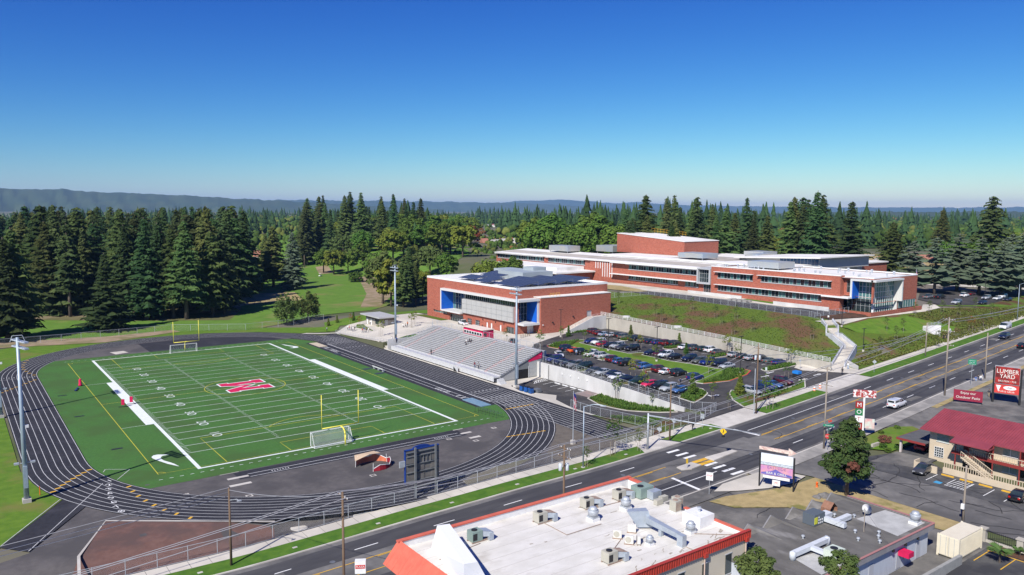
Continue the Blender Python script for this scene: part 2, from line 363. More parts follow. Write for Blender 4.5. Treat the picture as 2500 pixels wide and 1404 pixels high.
def fence(name, label, pts, h, gap=3.0, post=galv, fab=chain, r=.045, rail=True, cat='fence', group=None, mid=False, zf=None):
    """chain-link fence along pts: posts, rails, fabric"""
    zf = zf or G; t = athing(name, label, cat, (pts[0][0], pts[0][1], zf(*pts[0][:2])), group)
    key = ('post', round(h,2), r, post.name)
    if key not in MESHES: MESHES[key] = MB().tube((0,0,-.15),(0,0,h+.05),r,n=6).mesh('post', post)
    fb = MB(); rl = MB()
    for a, b in zip(pts[:-1], pts[1:]):
        L = math.hypot(b[0]-a[0], b[1]-a[1]); n = max(1, round(L/gap)); q = [(lerp(a[0],b[0],i/n), lerp(a[1],b[1],i/n)) for i in range(n+1)]
        for i in range(n):
            z0, z1 = zf(*q[i]), zf(*q[i+1])
            fb.quad((*q[i],z0+.05),(*q[i+1],z1+.05),(*q[i+1],z1+h),(*q[i],z0+h))
            rl.tube((*q[i],z0+h),(*q[i+1],z1+h),r*.75,n=5,caps=False)
            if mid: rl.tube((*q[i],z0+.08),(*q[i+1],z1+.08),r*.6,n=4,caps=False)
            mkobj('post', MESHES[key], t, loc=(*q[i], z0))
        if b is pts[-1]: mkobj('post', MESHES[key], t, loc=(*q[n], zf(*q[n])))
    if fab: fb.build('chain_link_fabric', fab, t)
    if rail: rl.build('rail', post, t)
    return t
MESHES = {}
def railing(name, label, pts, h=1.07, gap=1.8, mt=alu, bars=3, r=.03, cat='railing', parent=None, group=None):
    """pipe railing along 3-d points"""
    t = parent or athing(name, label, cat, pts[0], group)
    rl = MB(); ps = MB()
    for a, b in zip(pts[:-1], pts[1:]):
        a = Vector(a); b = Vector(b); n = max(1, round((b-a).length/gap))
        for k in range(bars):
            dz = Vector((0,0,h*(bars-k)/bars)); rl.tube(a+dz, b+dz, r, n=5, caps=False)
        for i in range(n+1):
            p = a.lerp(b, i/n); ps.tube(p, p+Vector((0,0,h)), r*1.15, n=5)
    rl.build('rail', mt, t); ps.build('railing_posts', mt, t)
    return t

# ------------------------------------------------------------------ people: one continuous body per pose, grown round a jointed skeleton
PSLOT = [mat('shirt_slot', (.3,.3,.3)), mat('trouser_slot', (.05,.06,.1)), skins[0], rubber]
def person_mesh(pose):
    V = []; E = []; Rd = []
    def v(p, r, par=None):
        V.append(p); Rd.append(r)
        if par is not None: E.append((par, len(V)-1))
        return len(V)-1
    sit = pose == 'sit'; dz = -.42 if sit else 0.0
    pel = v((0,0,.95+dz),.13); wa = v((0,0,1.10+dz),.115,pel); ch = v((.0,0,1.30+dz),.14,wa); ns = v((0,0,1.46+dz),.075,ch); nk = v((.01,0,1.53+dz),.052,ns); hd = v((.03,0,1.62+dz),.085,nk); tp = v((.03,0,1.72+dz),.080,hd)
    v((.125,0,1.63+dz),.014,hd)
    for s in (-1, 1):
        hp = v((0,s*.09,.90+dz),.10,pel)
        if sit: kn = v((.44,s*.11,.53),.065,hp); an = v((.44,s*.11,.10),.045,kn); to = v((.60,s*.12,.04),.035,an)
        elif pose == 'walk': kn = v((.16 if s > 0 else .02,s*.10,.50),.065,hp); an = v((.26 if s > 0 else -.26,s*.10,.10 if s > 0 else .16),.045,kn); to = v((.42 if s > 0 else -.12,s*.11,.05 if s > 0 else .06),.035,an)
        else: kn = v((.02,s*.10,.50),.065,hp); an = v((0,s*.11,.09),.045,kn); to = v((.17,s*.13,.035),.035,an)
        sh = v((0,s*.19,1.42+dz),.065,ch)
        sw = (-.16*s if pose == 'walk' else .02)
        el = v((sw*.5-.02,s*.26,1.14+dz),.045,sh); wr = v((sw+.08+(.16 if sit else 0),s*.27,.90+dz+(.10 if sit else 0)),.032,el); pm_ = v((sw+.11+(.18 if sit else 0),s*.27,.83+dz+(.06 if sit else 0)),.034,wr)
        for k, (dy, L) in enumerate(((-.03,.07),(-.01,.085),(.012,.08),(.032,.06))):
            b = V[pm_]; f1 = v((b[0]+.01,b[1]+dy,b[2]-.03),.010,pm_); v((b[0]+.03,b[1]+dy,b[2]-.03-L),.008,f1)
        b = V[wr]; v((b[0]+.06,b[1]-s*.03,b[2]-.05),.010,wr)
    me = bpy.data.meshes.new('person_'+pose); me.from_pydata(V, E, []); o = bpy.data.objects.new('p', me); COL.objects.link(o)
    sk = o.modifiers.new('s','SKIN'); sk.use_smooth_shade = True
    for i, d in enumerate(me.skin_vertices[0].data): d.radius = (Rd[i],Rd[i]); d.use_root = (i == 0)
    sb = o.modifiers.new('d','SUBSURF'); sb.levels = 1; sb.render_levels = 1
    out = bpy.data.meshes.new_from_object(o.evaluated_get(bpy.context.evaluated_depsgraph_get())); bpy.data.objects.remove(o); out.materials.clear()
    for m_ in PSLOT: out.materials.append(m_)
    for p in out.polygons:
        z = p.center.z-dz; y = abs(p.center.y); hand = y > .2 and z < .99
        p.material_index = 2 if (z > 1.50 or hand) else (3 if (p.center.z < .09) else (1 if (z < .98 or (sit and p.center.z < .66 and y < .22)) else 0))
    return out, dz
PM = {k: person_mesh(k) for k in ('stand','walk','sit')}
_h = MB(); _h.lathe([(.098,-.03),(.104,.03),(.09,.085),(.045,.118)], (0,0,0), 10); HAIRM = _h.mesh('hair', mat('hair_slot', (.03,.02,.015)), True)
_b = MB(); _b.box(-.26,-.11,-.14,.14,1.06,1.46); BAGM = _b.mesh('backpack', mat('bag_black', (.02,.02,.025), rough=.8))
CLO = {'white':(.72,.72,.70),'red':(.45,.03,.04),'black':(.015,.015,.018),'blue':(.05,.10,.30),'grey':(.25,.25,.26),'dark':(.03,.03,.045),'denim':(.06,.09,.16),'maroon':(.16,.015,.03),'pale blue':(.35,.45,.60),'orange':(.65,.16,.04),'tan':(.35,.28,.18)}
HAIRC = [(.02,.014,.01),(.06,.035,.02),(.16,.10,.05)]
def person(x, y, z, ang, pose, shirt, trou, label, skin=0, bag=False, group=None):
    me, dz = PM[pose]; t = mkobj('person', me, None, label, 'person', group, None, (x,y,z), ang, random.uniform(.94,1.04))
    for i, mt in enumerate((mat('cloth_'+shirt.replace(' ','_'), CLO[shirt], rough=.9), mat('cloth_'+trou.replace(' ','_'), CLO[trou], rough=.9), skins[skin])):
        t.material_slots[i].link = 'OBJECT'; t.material_slots[i].material = mt
    mkobj('hair', HAIRM, t, loc=(.02,0,1.70+dz)).rotation_euler = (0,-.25,0)
    if bag: mkobj('backpack', BAGM, t, loc=(0,0,dz))
    return t

# ------------------------------------------------------------------ text is made first, while the scene is small
for _s in ['10','20','30','40','50','1','2','3','4','5','6','7','8','M','O','T','LUMBER','YARD','BIKE PARK • PUB','PUB & GRUB','EASTSIDE','BAR & GRILL','Enjoy our','Outdoor Patio','Madison St',
           'STOP','DO NOT','ENTER','82ND AVE','Thompson','PLAZA','PLAZA Motel','OPEN','VISITOR PARKING','MOTEL','Multnomah','Rose City','Golf Course','LEVEL','BAR','BUS','Can']:
    try: TXT[_s] = text_mesh(_s, 1.0)
    except Exception as e: print('text', _s, e)
def put_text(s, size, mt, parent, loc, rot, name='lettering', sx=1.0):
    me = TXT[s].copy() if TXT[s].materials else TXT[s]
    me.materials.clear(); me.materials.append(mt)
    o = mkobj(name, me, parent); o.location = loc; o.rotation_euler = rot; o.scale = (size*sx, size, size); return o

# ------------------------------------------------------------------ the ground: one sheet to the horizon
def axis(dense, extra, far):
    a = set(dense)|set(extra); lo, hi = min(dense), max(dense)
    for k in far: a.add(lo-k); a.add(hi+k)
    return sorted(a)
FAR = (20, 50, 110, 220, 420, 800, 1500, 3000, 6000, 12000, 21000)
gx = axis([-150+5*i for i in range(105)], (49.58,49.62,64.28,64.32,117.98,118.02), FAR)
gy = axis([-200+5*i for i in range(97)], (23.98,24.02,25.98,26.02), FAR)
_v = [(x,y,G(x,y)-.14) for y in gy for x in gx]; _n = len(gx)
_fc = [(j*_n+i, j*_n+i+1, (j+1)*_n+i+1, (j+1)*_n+i) for j in range(len(gy)-1) for i in range(_n-1)]
_mb = MB(); _mb.v = _v; _mb.f = _fc; _mb.m = [0]*len(_fc); _mb.build('ground', cityfl, kind='structure')

def offs(x0, x1, d, step=6.0):
    n = max(1, int((x1-x0)/step)); return [(x0+(x1-x0)*i/n, yc(x0+(x1-x0)*i/n)+d) for i in range(n+1)]
def strip(x0, x1, d0, d1): return offs(x0, x1, d0)+offs(x0, x1, d1)[::-1]
# ------------------------------------------------------------------ road with lanes, kerbs, pavements, verges
RX0, RX1 = -75, 430
road = drape('road', strip(RX0, RX1, -8.3, 8.3), roadgrey, .0)
for a, b in ((3.0, 7.3), (-7.6, -3.2)):
    drape('lane_surface', strip(RX0, RX1, a, b), roaddark, .012, parent=road)
for a, b, nm in ((8.3, 8.55, 'kerb'), (-8.55, -8.3, 'kerb')):
    m = MB(); pts = offs(RX0, RX1, (a+b)/2, 5.0)
    for p, q in zip(pts[:-1], pts[1:]):
        z0 = G(*p); z1 = G(*q); d = Vector((q[0]-p[0], q[1]-p[1])).normalized(); nx, ny = -d.y*.125, d.x*.125
        m.add([(p[0]-nx,p[1]-ny,z0-.2),(q[0]-nx,q[1]-ny,z1-.2),(q[0]+nx,q[1]+ny,z1-.2),(p[0]+nx,p[1]+ny,z0-.2),(p[0]-nx,p[1]-ny,z0+.12),(q[0]-nx,q[1]-ny,z1+.12),(q[0]+nx,q[1]+ny,z1+.12),(p[0]+nx,p[1]+ny,z0+.12)],
              [(4,5,6,7),(0,1,5,4),(2,3,7,6)])
    m.build(nm, concrete, road)
mk = MB(); yk = MB()
def roadline(mb, x0, x1, d, w, off=.03):
    band(mb, offs(x0, x1, d, 4.0), w, lambda x, y: G(x,y)+off)
for x0, x1 in ((RX0, 36.0), (62.5, 430)):
    roadline(yk, x0, x1, 1.62, .14); roadline(yk, x0, x1, -1.62, .14)
x = -70
while x < 430:
    if not (36 < x < 60): roadline(yk, x, x+3.6, 1.38, .12); roadline(yk, x, x+3.6, -1.38, .12)
    x += 11
x = -73.0
while x < 430:
    if not (34 < x < 104): roadline(mk, x, x+3.2, 4.75, .16)
    if not (26 < x < 62): roadline(mk, x, x+3.2, -4.85, .16)
    x += 11.3
roadline(mk, 62.6, 103.5, 4.75, .14); roadline(mk, 24, 41, -4.85, .14)
mk.build('lane_markings', whitepaint, road); yk.build('turn_lane_markings', yellowpaint, road)
# crosswalk bars, stop bars
for i, yb in enumerate((-95.9,-97.9,-99.6,-104.1,-105.8,-107.6,-109.3)):
    b = MB(); gline(b, (41.6, yb), (44.4, yb-.05), .62, .034); b.build('crosswalk_bar', whitepaint, road)
for a, c in (((33.1,-104.6),(32.6,-110.6)), ((61.2,-94.4),(61.8,-99.8))):
    b = MB(); gline(b, a, c, .55, .034, 2); b.build('stop_bar', whitepaint, road)
b = MB(); gline(b, (57,-112.5), (63.5,-111.2), .45, .03); b.build('stop_bar', whitepaint, road)
# refuge islands in the middle of the road
for poly in ([(37.2,-101.9),(40.9,-101.7),(41.2,-103.6),(38.5,-103.9),(36.9,-103.2)], [(44.6,-101.5),(51.2,-101.9),(51.4,-102.9),(44.6,-103.4)]):
    m = MB(); m.prism(poly, lambda x, y: G(x,y)-.1, lambda x, y: G(x,y)+.15); m.build('traffic_island', concrete, road)
for yb in (-101.9,-103.2):
    b = MB(); gline(b, (41.2, yb), (44.5, yb), .9, .03); b.build('tactile_strip', yellowpaint, road)
# verge, pavement on the school side; driveways cut through the verge
DRV = [(60.5, 75.0), (99.0, 119.5)]
segs = []; x0 = RX0
for a, b2 in DRV: segs.append((x0, a)); x0 = b2
segs.append((x0, RX1))
for a, b2 in segs: drape('verge', strip(a, b2, 8.55, 11.8), verge, .10)
for a, b2 in DRV: drape('driveway_apron', strip(a, b2, 8.4, 14.2), concrete, .02)
for a, b2 in segs: drape('pavement', strip(a, b2, 11.8, 14.1), plazacon, .11)
drape('pavement', [(38.5,yc(38.5)+8.6),(47.5,yc(47)+8.6),(46,yc(46)+11.9),(40,yc(40)+11.9)], concrete, .115)
# expansion joints across the pavement
m = MB()
for i in range(150):
    xx = RX0+i*2.4
    if xx < 300: band(m, [(xx, yc(xx)+11.85), (xx, yc(xx)+14.05)], .05, lambda x, y: G(x,y)+.118)
m.build('pavement_joints', oldasph, road)
# near side: pavement and yards
drape('near_pavement', strip(-75, 43, -11.6, -8.55), oldasph, .10)
drape('near_pavement', strip(44, 300, -11.4, -8.55), agedcon, .10)
drape('corner_pavement', [(33.5,-112.4),(37,-111.2),(45.5,-111.4),(48.5,-113.2),(49.8,-117.0),(46.0,-117.6),(41,-116.5),(36.5,-114.4)], plazacon, .135)
drape('yard_paving', [(-60,yc(-60)-11.6),(43,yc(43)-11.6),(47,-118),(47,-175),(-60,-175)], oldasph, -.02)
side_street = drape('side_street', [(51.0,yc(51)-8.3),(66.0,yc(66)-8.3),(62.5,-113.5),(61,-118),(61,-175),(50.6,-175),(50.6,-117.5),(49.5,-113)], roadgrey, .02)
drape('motel_parking', [(61,-118.5),(66.5,-118.2),(71.5,-120),(82,-120),(82,-126),(71,-126),(68.2,-130),(68.2,-175),(61,-175)], asphalt, .035)
drape('motel_forecourt', [(64,-119.5),(72,-119.8),(72.5,-125.5),(66.5,-125.5)], oldasph, .055)
drape('bar_parking', [(84,yc(84)-11.4),(150,yc(150)-11.4),(190,-112),(190,-175),(86,-175),(86,-120)], oldasph, .03)
drape('dry_verge', [(30,-114.4),(33.5,-114.6),(41,-117),(47,-118),(50.4,-118.2),(50.4,-141.5),(46.5,-141.5),(45,-130),(43.5,-128.6),(39,-129),(37,-122.5),(31,-118)], drygrass, .09, 3.0)
drape('motel_lawn', [(70.0,-112.6),(84.5,-112.0),(88,-114.5),(86.5,-117.6),(81,-119.5),(71.5,-119.3),(69.5,-116)], lawn, .13, 3.0)
drape('hotel_parking', [(38.2,-144.8),(47.0,-144.8),(47,-175),(20,-175),(20,-146)], asphalt, .03)
drape('far_side_verge', strip(104, 300, -12.6, -11.4), drygrass, .09)

# ------------------------------------------------------------------ stadium
TCX, TCY, TR0, LW = .4, 40.0, 39.6, 1.06
def stad(r, xr=None, n=28):
    """closed outline of the oval at radius r"""
    p = [(TCX+r*math.cos(a), -TCY+r*math.sin(a)) for a in [math.pi+math.pi*i/n for i in range(n+1)]]
    return p+[(TCX+r*math.cos(a), TCY+r*math.sin(a)) for a in [math.pi*i/n for i in range(n+1)]]
def ring(mb, ro, ri, z, n=40):
    A = stad(ro, n=n); B = stad(ri, n=n); k = len(A)
    mb.add([(p[0],p[1],z) for p in A]+[(p[0],p[1],z) for p in B], [(i,(i+1)%k,k+(i+1)%k,k+i) for i in range(k)])
m = MB(); ring(m, TR0+8*LW+.25, TR0-.2, .03); track = m.build('running_track', trackmat, kind='structure')
m = MB(); m.quad((TCX+TR0-.2,-88.2,.022),(49.75,-89.2,.022),(49.75,62.6,.022),(TCX+TR0-.2,57,.022)); m.build('sprint_straight', trackmat, track)
m = MB(); m.add([(x,y,.026) for x,y in ((-36.6,-53.3),(-38.2,-47.6),(-37.2,-46.7),(-34,-49.1))], [(0,1,2,3)]); m.build('steeplechase_spur', trackmat, track)
m = MB(); m.add([(x,y,.024) for x,y in ((-52.8,-71.6),(-50.0,-75.0),(-40.4,-59.9),(-43.3,-56.0))], [(0,1,2,3)]); m.build('steeplechase_spur', trackmat, track)
Z1 = .038
m = MB()
for k in range(9): ring(m, TR0+k*LW+.045, TR0+k*LW-.045, Z1, 48)
m.build('lane_lines', trackwhite, track)
m = MB()
for k in range(9):
    xx = TCX+TR0+k*LW; band(m, [(xx, -88.0), (xx, -40)], .11, .044); band(m, [(xx, 40), (xx, 60.5 if k > 2 else 45)], .075, .036)
for a, c in (((40.1,-71.2),(48.6,-71.0)), ((40.1,-80),(48.6,-79.8)), ((40.2,44),(48.6,44.2)), ((40.0,-38.2),(48.6,-38.2)), ((-38.6,-53.7),(-50.0,-74.9)), ((-44.6,-57.3),(-52.7,-71.2)),
             ((-37.7,-48.1),(-37.2,-46.8)), ((-37.2,-46.8),(-34.0,-49.1)), ((-34.0,-49.1),(-36.5,-53.2)), ((-47.6,40),(-39.2,40))): band(m, [a, c], .1, .041)
for i in range(2):
    for k in range(8): # short ticks
        for j in range(3): xx = TCX+TR0+(k+.5)*LW; band(m, [(xx-.25, -43-1.9*j-i*7-k*.25), (xx+.25, -43-1.9*j-i*7-k*.25)], .14, .042); band(m, [(xx-.25, 46+1.9*j+i*4), (xx+.25, 46+1.9*j+i*4)], .14, .042)
m.build('track_marks', trackwhite, track)
m = MB(); yy = [(38.3+k*LW, -53.5) for k in range(8)]
for k in range(8):
    for cx, cy, ang in ((0,0,0),):
        pass
    band(m, [(38.1+k*LW*.9, -53.45), (38.9+k*LW*.9, -53.4)], .35, .045)
    band(m, [(26.4+k*1.1, -69.8-.13*k), (27.2+k*1.1, -70-.13*k)], .35, .045)
    a = math.radians(206+k*3.2); r = TR0+(k+.5)*LW; band(m, [(TCX+(r-.4)*math.cos(a), -TCY+(r-.4)*math.sin(a)), (TCX+(r+.4)*math.cos(a), -TCY+(r+.4)*math.sin(a))], .4, .045)
    a = math.radians(188+k*1.2); band(m, [(TCX+(r-.4)*math.cos(a), -TCY+(r-.4)*math.sin(a)), (TCX+(r+.4)*math.cos(a), -TCY+(r+.4)*math.sin(a))], .4, .045)
    a = math.radians(176-k*4.2); band(m, [(TCX+(r-.4)*math.cos(a), TCY+(r-.4)*math.sin(a)), (TCX+(r+.4)*math.cos(a), TCY+(r+.4)*math.sin(a))], .4, .045)
    band(m, [(-39.7-k*LW, 36-k*1.6), (-40.5-k*LW, 36.2-k*1.6)], .4, .045)
m.build('relay_zone_marks', yellowpaint, track)
for k in range(8):   # lane numbers on the bend and at the ends of the straight
    a = math.radians(199+k*2.35); r = TR0+(k+.5)*LW
    put_text(str(k+1), 1.5, whitepaint, track, (TCX+r*math.cos(a), -TCY+r*math.sin(a), .046), (0,0,a+math.pi), 'lane_number')
    put_text(str(k+1), 1.0, whitepaint, track, (TCX+TR0+(k+.5)*LW, -36.6, .046), (0,0,math.pi), 'lane_number')
    put_text(str(k+1), 1.0, whitepaint, track, (TCX+TR0+(k+.5)*LW, 34.6, .046), (0,0,0), 'lane_number')
    put_text(str(k+1), .9, whitepaint, track, (-39.2-(k+.5)*LW, 40.6+(.3*k), .046), (0,0,0), 'lane_number')
# infield: asphalt ends, turf
def chord(ylim, r, sgn, n=30):
    t0 = math.asin((abs(ylim)-TCY)/r); a = [t0+(math.pi-2*t0)*i/n for i in range(n+1)]
    return [(TCX+r*math.cos(t), sgn*(TCY+r*math.sin(t))) for t in a]
ri = TR0-.15
for sg, yl in ((-1,-60.2),(1,60.4)):
    pts = chord(yl, ri, sg); m = MB(); m.add([(p[0],p[1],.018) for p in (pts if sg > 0 else pts[::-1])], [tuple(range(len(pts)))]); o = m.build('d_zone', dzone, kind='structure')
    if sg < 0: dz_near = o
    else: dz_far = o
t0 = math.asin(20.3/ri)
tp = [(TCX+ri*math.cos(math.pi+a), -TCY+ri*math.sin(math.pi+a)) for a in [t0*i/8 for i in range(9)]][::1]
lft = [(TCX-ri*math.cos(t0*(1-i/8)), TCY+ri*math.sin(t0*(1-i/8))) for i in range(9)]+[(TCX-ri*math.cos(t0*i/8), -TCY-ri*math.sin(t0*i/8)) for i in range(9)]
rgt = [(34.3,-60.2),(38.9,-51.5),(38.7,-48.9),(34.1,-48.9),(34.1,48.6),(38.2,48.6),(36.2,54.5),(33,60.3)]
m = MB(); tpoly = lft+rgt; m.add([(p[0],p[1],.03) for p in tpoly], [tuple(range(len(tpoly)))]); field = m.build('turf_field', turf, kind='structure')
m = MB(); m.quad((34.1,-49,.02),(TCX+TR0-.2,-49,.02),(TCX+TR0-.2,49,.02),(34.1,49,.02)); m.build('jump_runway', trackmat, track)
m = MB()
for xx in (35.6,37.1): band(m, [(xx,-40.8),(xx,39.6)], .1, .03)
for yb in (-39.5,-37.5,-33,-32,-30.6,-29.4,-28.2,30,31.2,32.4,33.6,37,38): band(m, [(35.6,yb),(37.1,yb)], .3, .03)
band(m, [(39.3,-46),(39.3,44)], .22, .031)
m.build('runway_lines', whitepaint, track)
m = MB(); m.box(35.0,37.6,-48.8,-41.2,.0,.16); m.build('jump_pit_cover', mat('blue_cover', (.13,.24,.33), (.20,.30,.38), 1.5, rough=.6), label='faded blue cover over the long jump pit', cat='pit cover')
m = MB(); m.box(35.0,37.6,39.8,48.2,.0,.08); m.build('jump_pit', mat('sand', (.46,.39,.29), (.52,.45,.34), 1, rough=.95), label='open sand pit at the far end of the jump runway', cat='sand pit')
# runways on the near d-zone
m = MB(); m.quad((-21,-64.2,.022),(21.2,-64.6,.022),(21.2,-60.3,.022),(-21,-60.6,.022)); m.build('vault_runway', trackmat, dz_near)
m = MB(); m.add([(-9,60.6,.022),(31.8,60.6,.022),(29.5,66),(22.5,72.5),(14,77.2),(4,79.0),(-9,77.9)] and [(-9,60.6,.022),(31.8,60.6,.022),(29.2,66,.022),(22.2,72.5,.022),(13.6,77,.022),(4,78.9,.022),(-9,77.7,.022)], [tuple(range(7))]); m.build('black_surface', trackmat, dz_far)
m = MB()
for yb in (-62.35,-63.75): band(m, [(-19.2,yb),(20.3,yb-.1)], .1, .03)
for xs in (-15.5, 15.0):
    for i in range(7): band(m, [(xs+i*.45,-62.9),(xs+i*.45,-63.25)], .14, .03)
m.build('runway_lines', whitepaint, dz_near)
for xa, xb, ya, w in ((-23,-20,-60.1,.7),(-22.6,-19.3,-63.1,.8),(-23.2,-19.9,-66.4,.85),(20.6,22.8,-60.2,.7),(20.6,22.9,-63.2,.8),(20.4,22.8,-66.5,.85)):
    b = MB(); band(b, [(xa,ya),(xb,ya)], w, .026); b.build('concrete_pad', concrete, dz_near)
for xa, ya in ((-33.2,-58.4),(-29.5,-66),(-22,-72),(-3.2,-74.5),(9.5,-71),(20.5,-68.5),(28,-63.5),(17,-64.8)):
    b = MB(); band(b, [(xa-.5,ya),(xa+.5,ya)], .9, .026); o = b.build('drain_frame', concrete, dz_near); b = MB(); band(b, [(xa-.3,ya),(xa+.3,ya)], .5, .031); b.build('drain_grate', dzone, o)
b = MB(); b.add([(x,y,.03) for x,y in ((-18.7,66.5),(-17.8,61.9),(-14.2,63.3),(-15,66.8))], [(0,1,2,3)]); b.build('throwing_pad', plazacon, dz_far)
# football markings
W2, L2 = 24.38, 54.86; Z = .036
m = MB()
for s in (-1, 1):
    band(m, [(s*(W2+.3), -L2-.5), (s*(W2+.3), L2+.5)], .62, Z); band(m, [(-W2-.6, s*(L2+.22)), (W2+.6, s*(L2+.22))], .46, Z+.002)
m.build('boundary_line', turfwhite, field)
m = MB()
for i in range(-10, 11): band(m, [(-W2+.1, i*4.572), (W2-.1, i*4.572)], .13, Z)
m.build('yard_line', turfwhite, field)
m = MB()
for i in range(-50, 51):
    y = i*.9144
    if i % 5:
        for s in (-1, 1):
            band(m, [(s*(W2-.15), y), (s*(W2-.85), y)], .11, Z); band(m, [(s*8.13-.3, y), (s*8.13+.3, y)], .11, Z)
for s in (-1, 1):
    for i in range(-20, 21): band(m, [(i*1.55-.3, s*(L2+2.3)), (i*1.55+.3, s*(L2+2.3))], .12, Z)
m.build('hash_mark', turfwhite, field)
for s in (-1, 1):
    b = MB(); b.quad((s*W2+(.0 if s > 0 else -2.0), -22.6, Z+.003), (s*W2+(2.0 if s > 0 else .0), -22.6, Z+.003), (s*W2+(2.0 if s > 0 else .0), 22.4, Z+.003), (s*W2+(.0 if s > 0 else -2.0), 22.4, Z+.003)); b.build('team_box', turfwhite, field)
    b = MB()
    for yy in (-22.6, 22.4): band(b, [(s*W2, yy), (s*(W2+6.3), yy)], .1, Z)
    b.build('team_box_line', turfwhite, field)
    for i in range(-4, 5):
        d = str(50-abs(i)*10); y = i*9.144
        for k, ch in enumerate(d):
            o = put_text_digit = None
            off = (-1 if k == 0 else 1)*.95
            put_text({'0':'8'}.get(ch, ch) if False else ch if ch in '12345' else 'O', 2.6, turfwhite, field, (s*17.1, y+(s*off), Z+.004), (0,0,R(90)*s), 'yard_number', sx=.9)
m = MB()   # soccer lines
band(m, [(-30.8,-54.3),(30.6,-54.3),(30.6,54.6),(-30.8,54.6)], .12, Z+.004, closed=True)
for s in (-1, 1):
    band(m, [(-20.1,s*54.3),(-20.1,s*37.8),(20.1,s*37.8),(20.1,s*54.3)], .12, Z+.004); band(m, [(-9.1,s*54.3),(-9.1,s*48.8),(9.1,s*48.8),(9.1,s*54.3)], .12, Z+.004)
    band(m, [(9.15*math.cos(a), s*(43.3-9.15*math.sin(a))) for a in [R(37)+R(106)*i/16 for i in range(17)]], .12, Z+.004)
    for q in (-1, 1): band(m, [(q*30.7+1.0*math.cos(a)*-q, s*54.4-s*1.0*math.sin(a)) for a in [R(90)*i/6 for i in range(7)]], .1, Z+.004)
band(m, [(9.15*math.cos(2*math.pi*i/40), 9.15*math.sin(2*math.pi*i/40)) for i in range(40)], .12, Z+.004, closed=True)
band(m, [(-30.8,0),(30.6,0)], .1, Z+.002)
m.build('soccer_line', turfyellow, field)
# letter emblem: block M, top toward -x
Mo = [(-5.2,5.9),(-5.2,2.5),(-.9,.45),(-5.2,-1.7),(-5.2,-5.1),(-2.4,-5.1),(-2.4,-4.4),(2.6,-4.4),(2.6,-5.1),(5.5,-5.1),(5.5,-.75),(2.6,-.75),(2.6,-1.5),(-.6,-1.5),(2.6,.4),(-.6,2.2),(2.6,2.2),(2.6,1.6),(5.5,1.6),(5.5,5.9),(2.6,5.9),(2.6,5.2),(-2.4,5.2),(-2.4,5.9)]
def inset(poly, d):
    n = len(poly); out = []; s = 1 if area2(poly) > 0 else -1
    for i in range(n):
        a, b, c = Vector(poly[i-1]), Vector(poly[i]), Vector(poly[(i+1)%n]); e1 = (b-a).normalized(); e2 = (c-b).normalized()
        n1 = Vector((-e1.y,e1.x))*s; n2 = Vector((-e2.y,e2.x))*s; k = (n1+n2); k = k/max(.25, k.dot(n1)); out.append(tuple(b+k*d))
    return out
for poly, mt, zz in ((Mo, turfwhite, Z+.006), (inset(Mo, .36), magenta, Z+.010)):
    b = MB(); p = poly if area2(poly) > 0 else poly[::-1]; b.add([(q[0],q[1],zz) for q in p], [tuple(range(len(p)))]); b.build('letter_emblem', mt, field)
# curved tick marks in two corners of the turf
def curved_tick(pts_out, pts_in):
    p = pts_out+pts_in[::-1]; p = p if area2(p) > 0 else p[::-1]
    b = MB(); b.add([(q[0],q[1],Z+.006) for q in p], [tuple(range(len(p)))]); b.build('curved_tick_mark', turfwhite, field)
def pp(L): return [P2(*q) for q in L]
t = lambda x, y: (180+x/4.813, 1090+y/4.813)
curved_tick(pp([t(1243,238),t(1100,206),t(1000,172),t(930,145),t(913,128),t(935,108),t(985,98),t(1128,97)]), pp([t(1243,238),t(1180,205),t(1130,188),t(1060,168),t(1028,148),t(1022,130),t(1045,112),t(1128,97)]))
t = lambda x, y: (600+x/12.5, 800+y/12.5)
curved_tick(pp([t(1068,500),t(1250,535),t(1420,560),t(1570,575),t(1615,595),t(1580,615),t(1480,625),t(1330,625)]), pp([t(1068,500),t(1200,545),t(1350,572),t(1430,582),t(1452,598),t(1440,608),t(1400,615),t(1330,625)]))

# lawns round the stadium, golf course, shot-put area
drape('lawn', [(-140,-60),(-57,-78),(-52.9,-71.7),(-43.4,-55.8),(-46.4,-47),(-48.4,-40),(-48.4,40),(-45,57),(-36,71),(-22,82),(-6,88.6),(14,87.4),(30,79.5),(40,69.5),(52,66),(56,72),(48,80),(30,92),(-2,98),(-40,92),(-80,80),(-140,66)], lawn, -.02)
drape('asphalt_apron', [(-57,-78),(-50,-75.4),(-40.4,-60),(-36,-70),(-24,-80.5),(-10,-86.2),(2,-88.3),(14,-86.6),(26,-81),(36,-72.5),(40.1,-66),(40.1,-88.0),(30,yc(30)+14.2),(-10,yc(-10)+14.2),(-40,yc(-40)+14.2),(-62,-86)], dzone, -.03)
drape('cinder_sector', [(-40.7,-69.9),(-31,-77.4),(-22.3,-83.3),(-23.2,-86),(-36,yc(-36)+14.6),(-47,yc(-47)+14.6),(-45.2,-79.8)], cinder, .0)
m = MB(); band(m, [(-22.2,-83.4),(-40.7,-69.9),(-45.2,-80.0),(-45.9,-86)], .35, .03); m.build('sector_border', concrete, track)
m = MB(); m.lathe([(1.15,0),(1.15,.05)], (-19.5,-85.2,G(-19.5,-85.2)-.02), 20); m.build('throwing_circle', plazacon, track)
drape('scoreboard_slab', [(-12,-86.2),(3.5,-87.9),(3.5,yc(3)+14.2),(-12.5,yc(-12)+14.2)], concrete, .02)
drape('run_out_dirt', [(40.0,-66.3),(40.0,-88.2),(37.3,-88.4),(24.3,-87.6),(25,-83.2),(33,-76)], mat('dusty_asphalt', (.11,.095,.08), (.15,.13,.105), .8, rough=.95), .0)

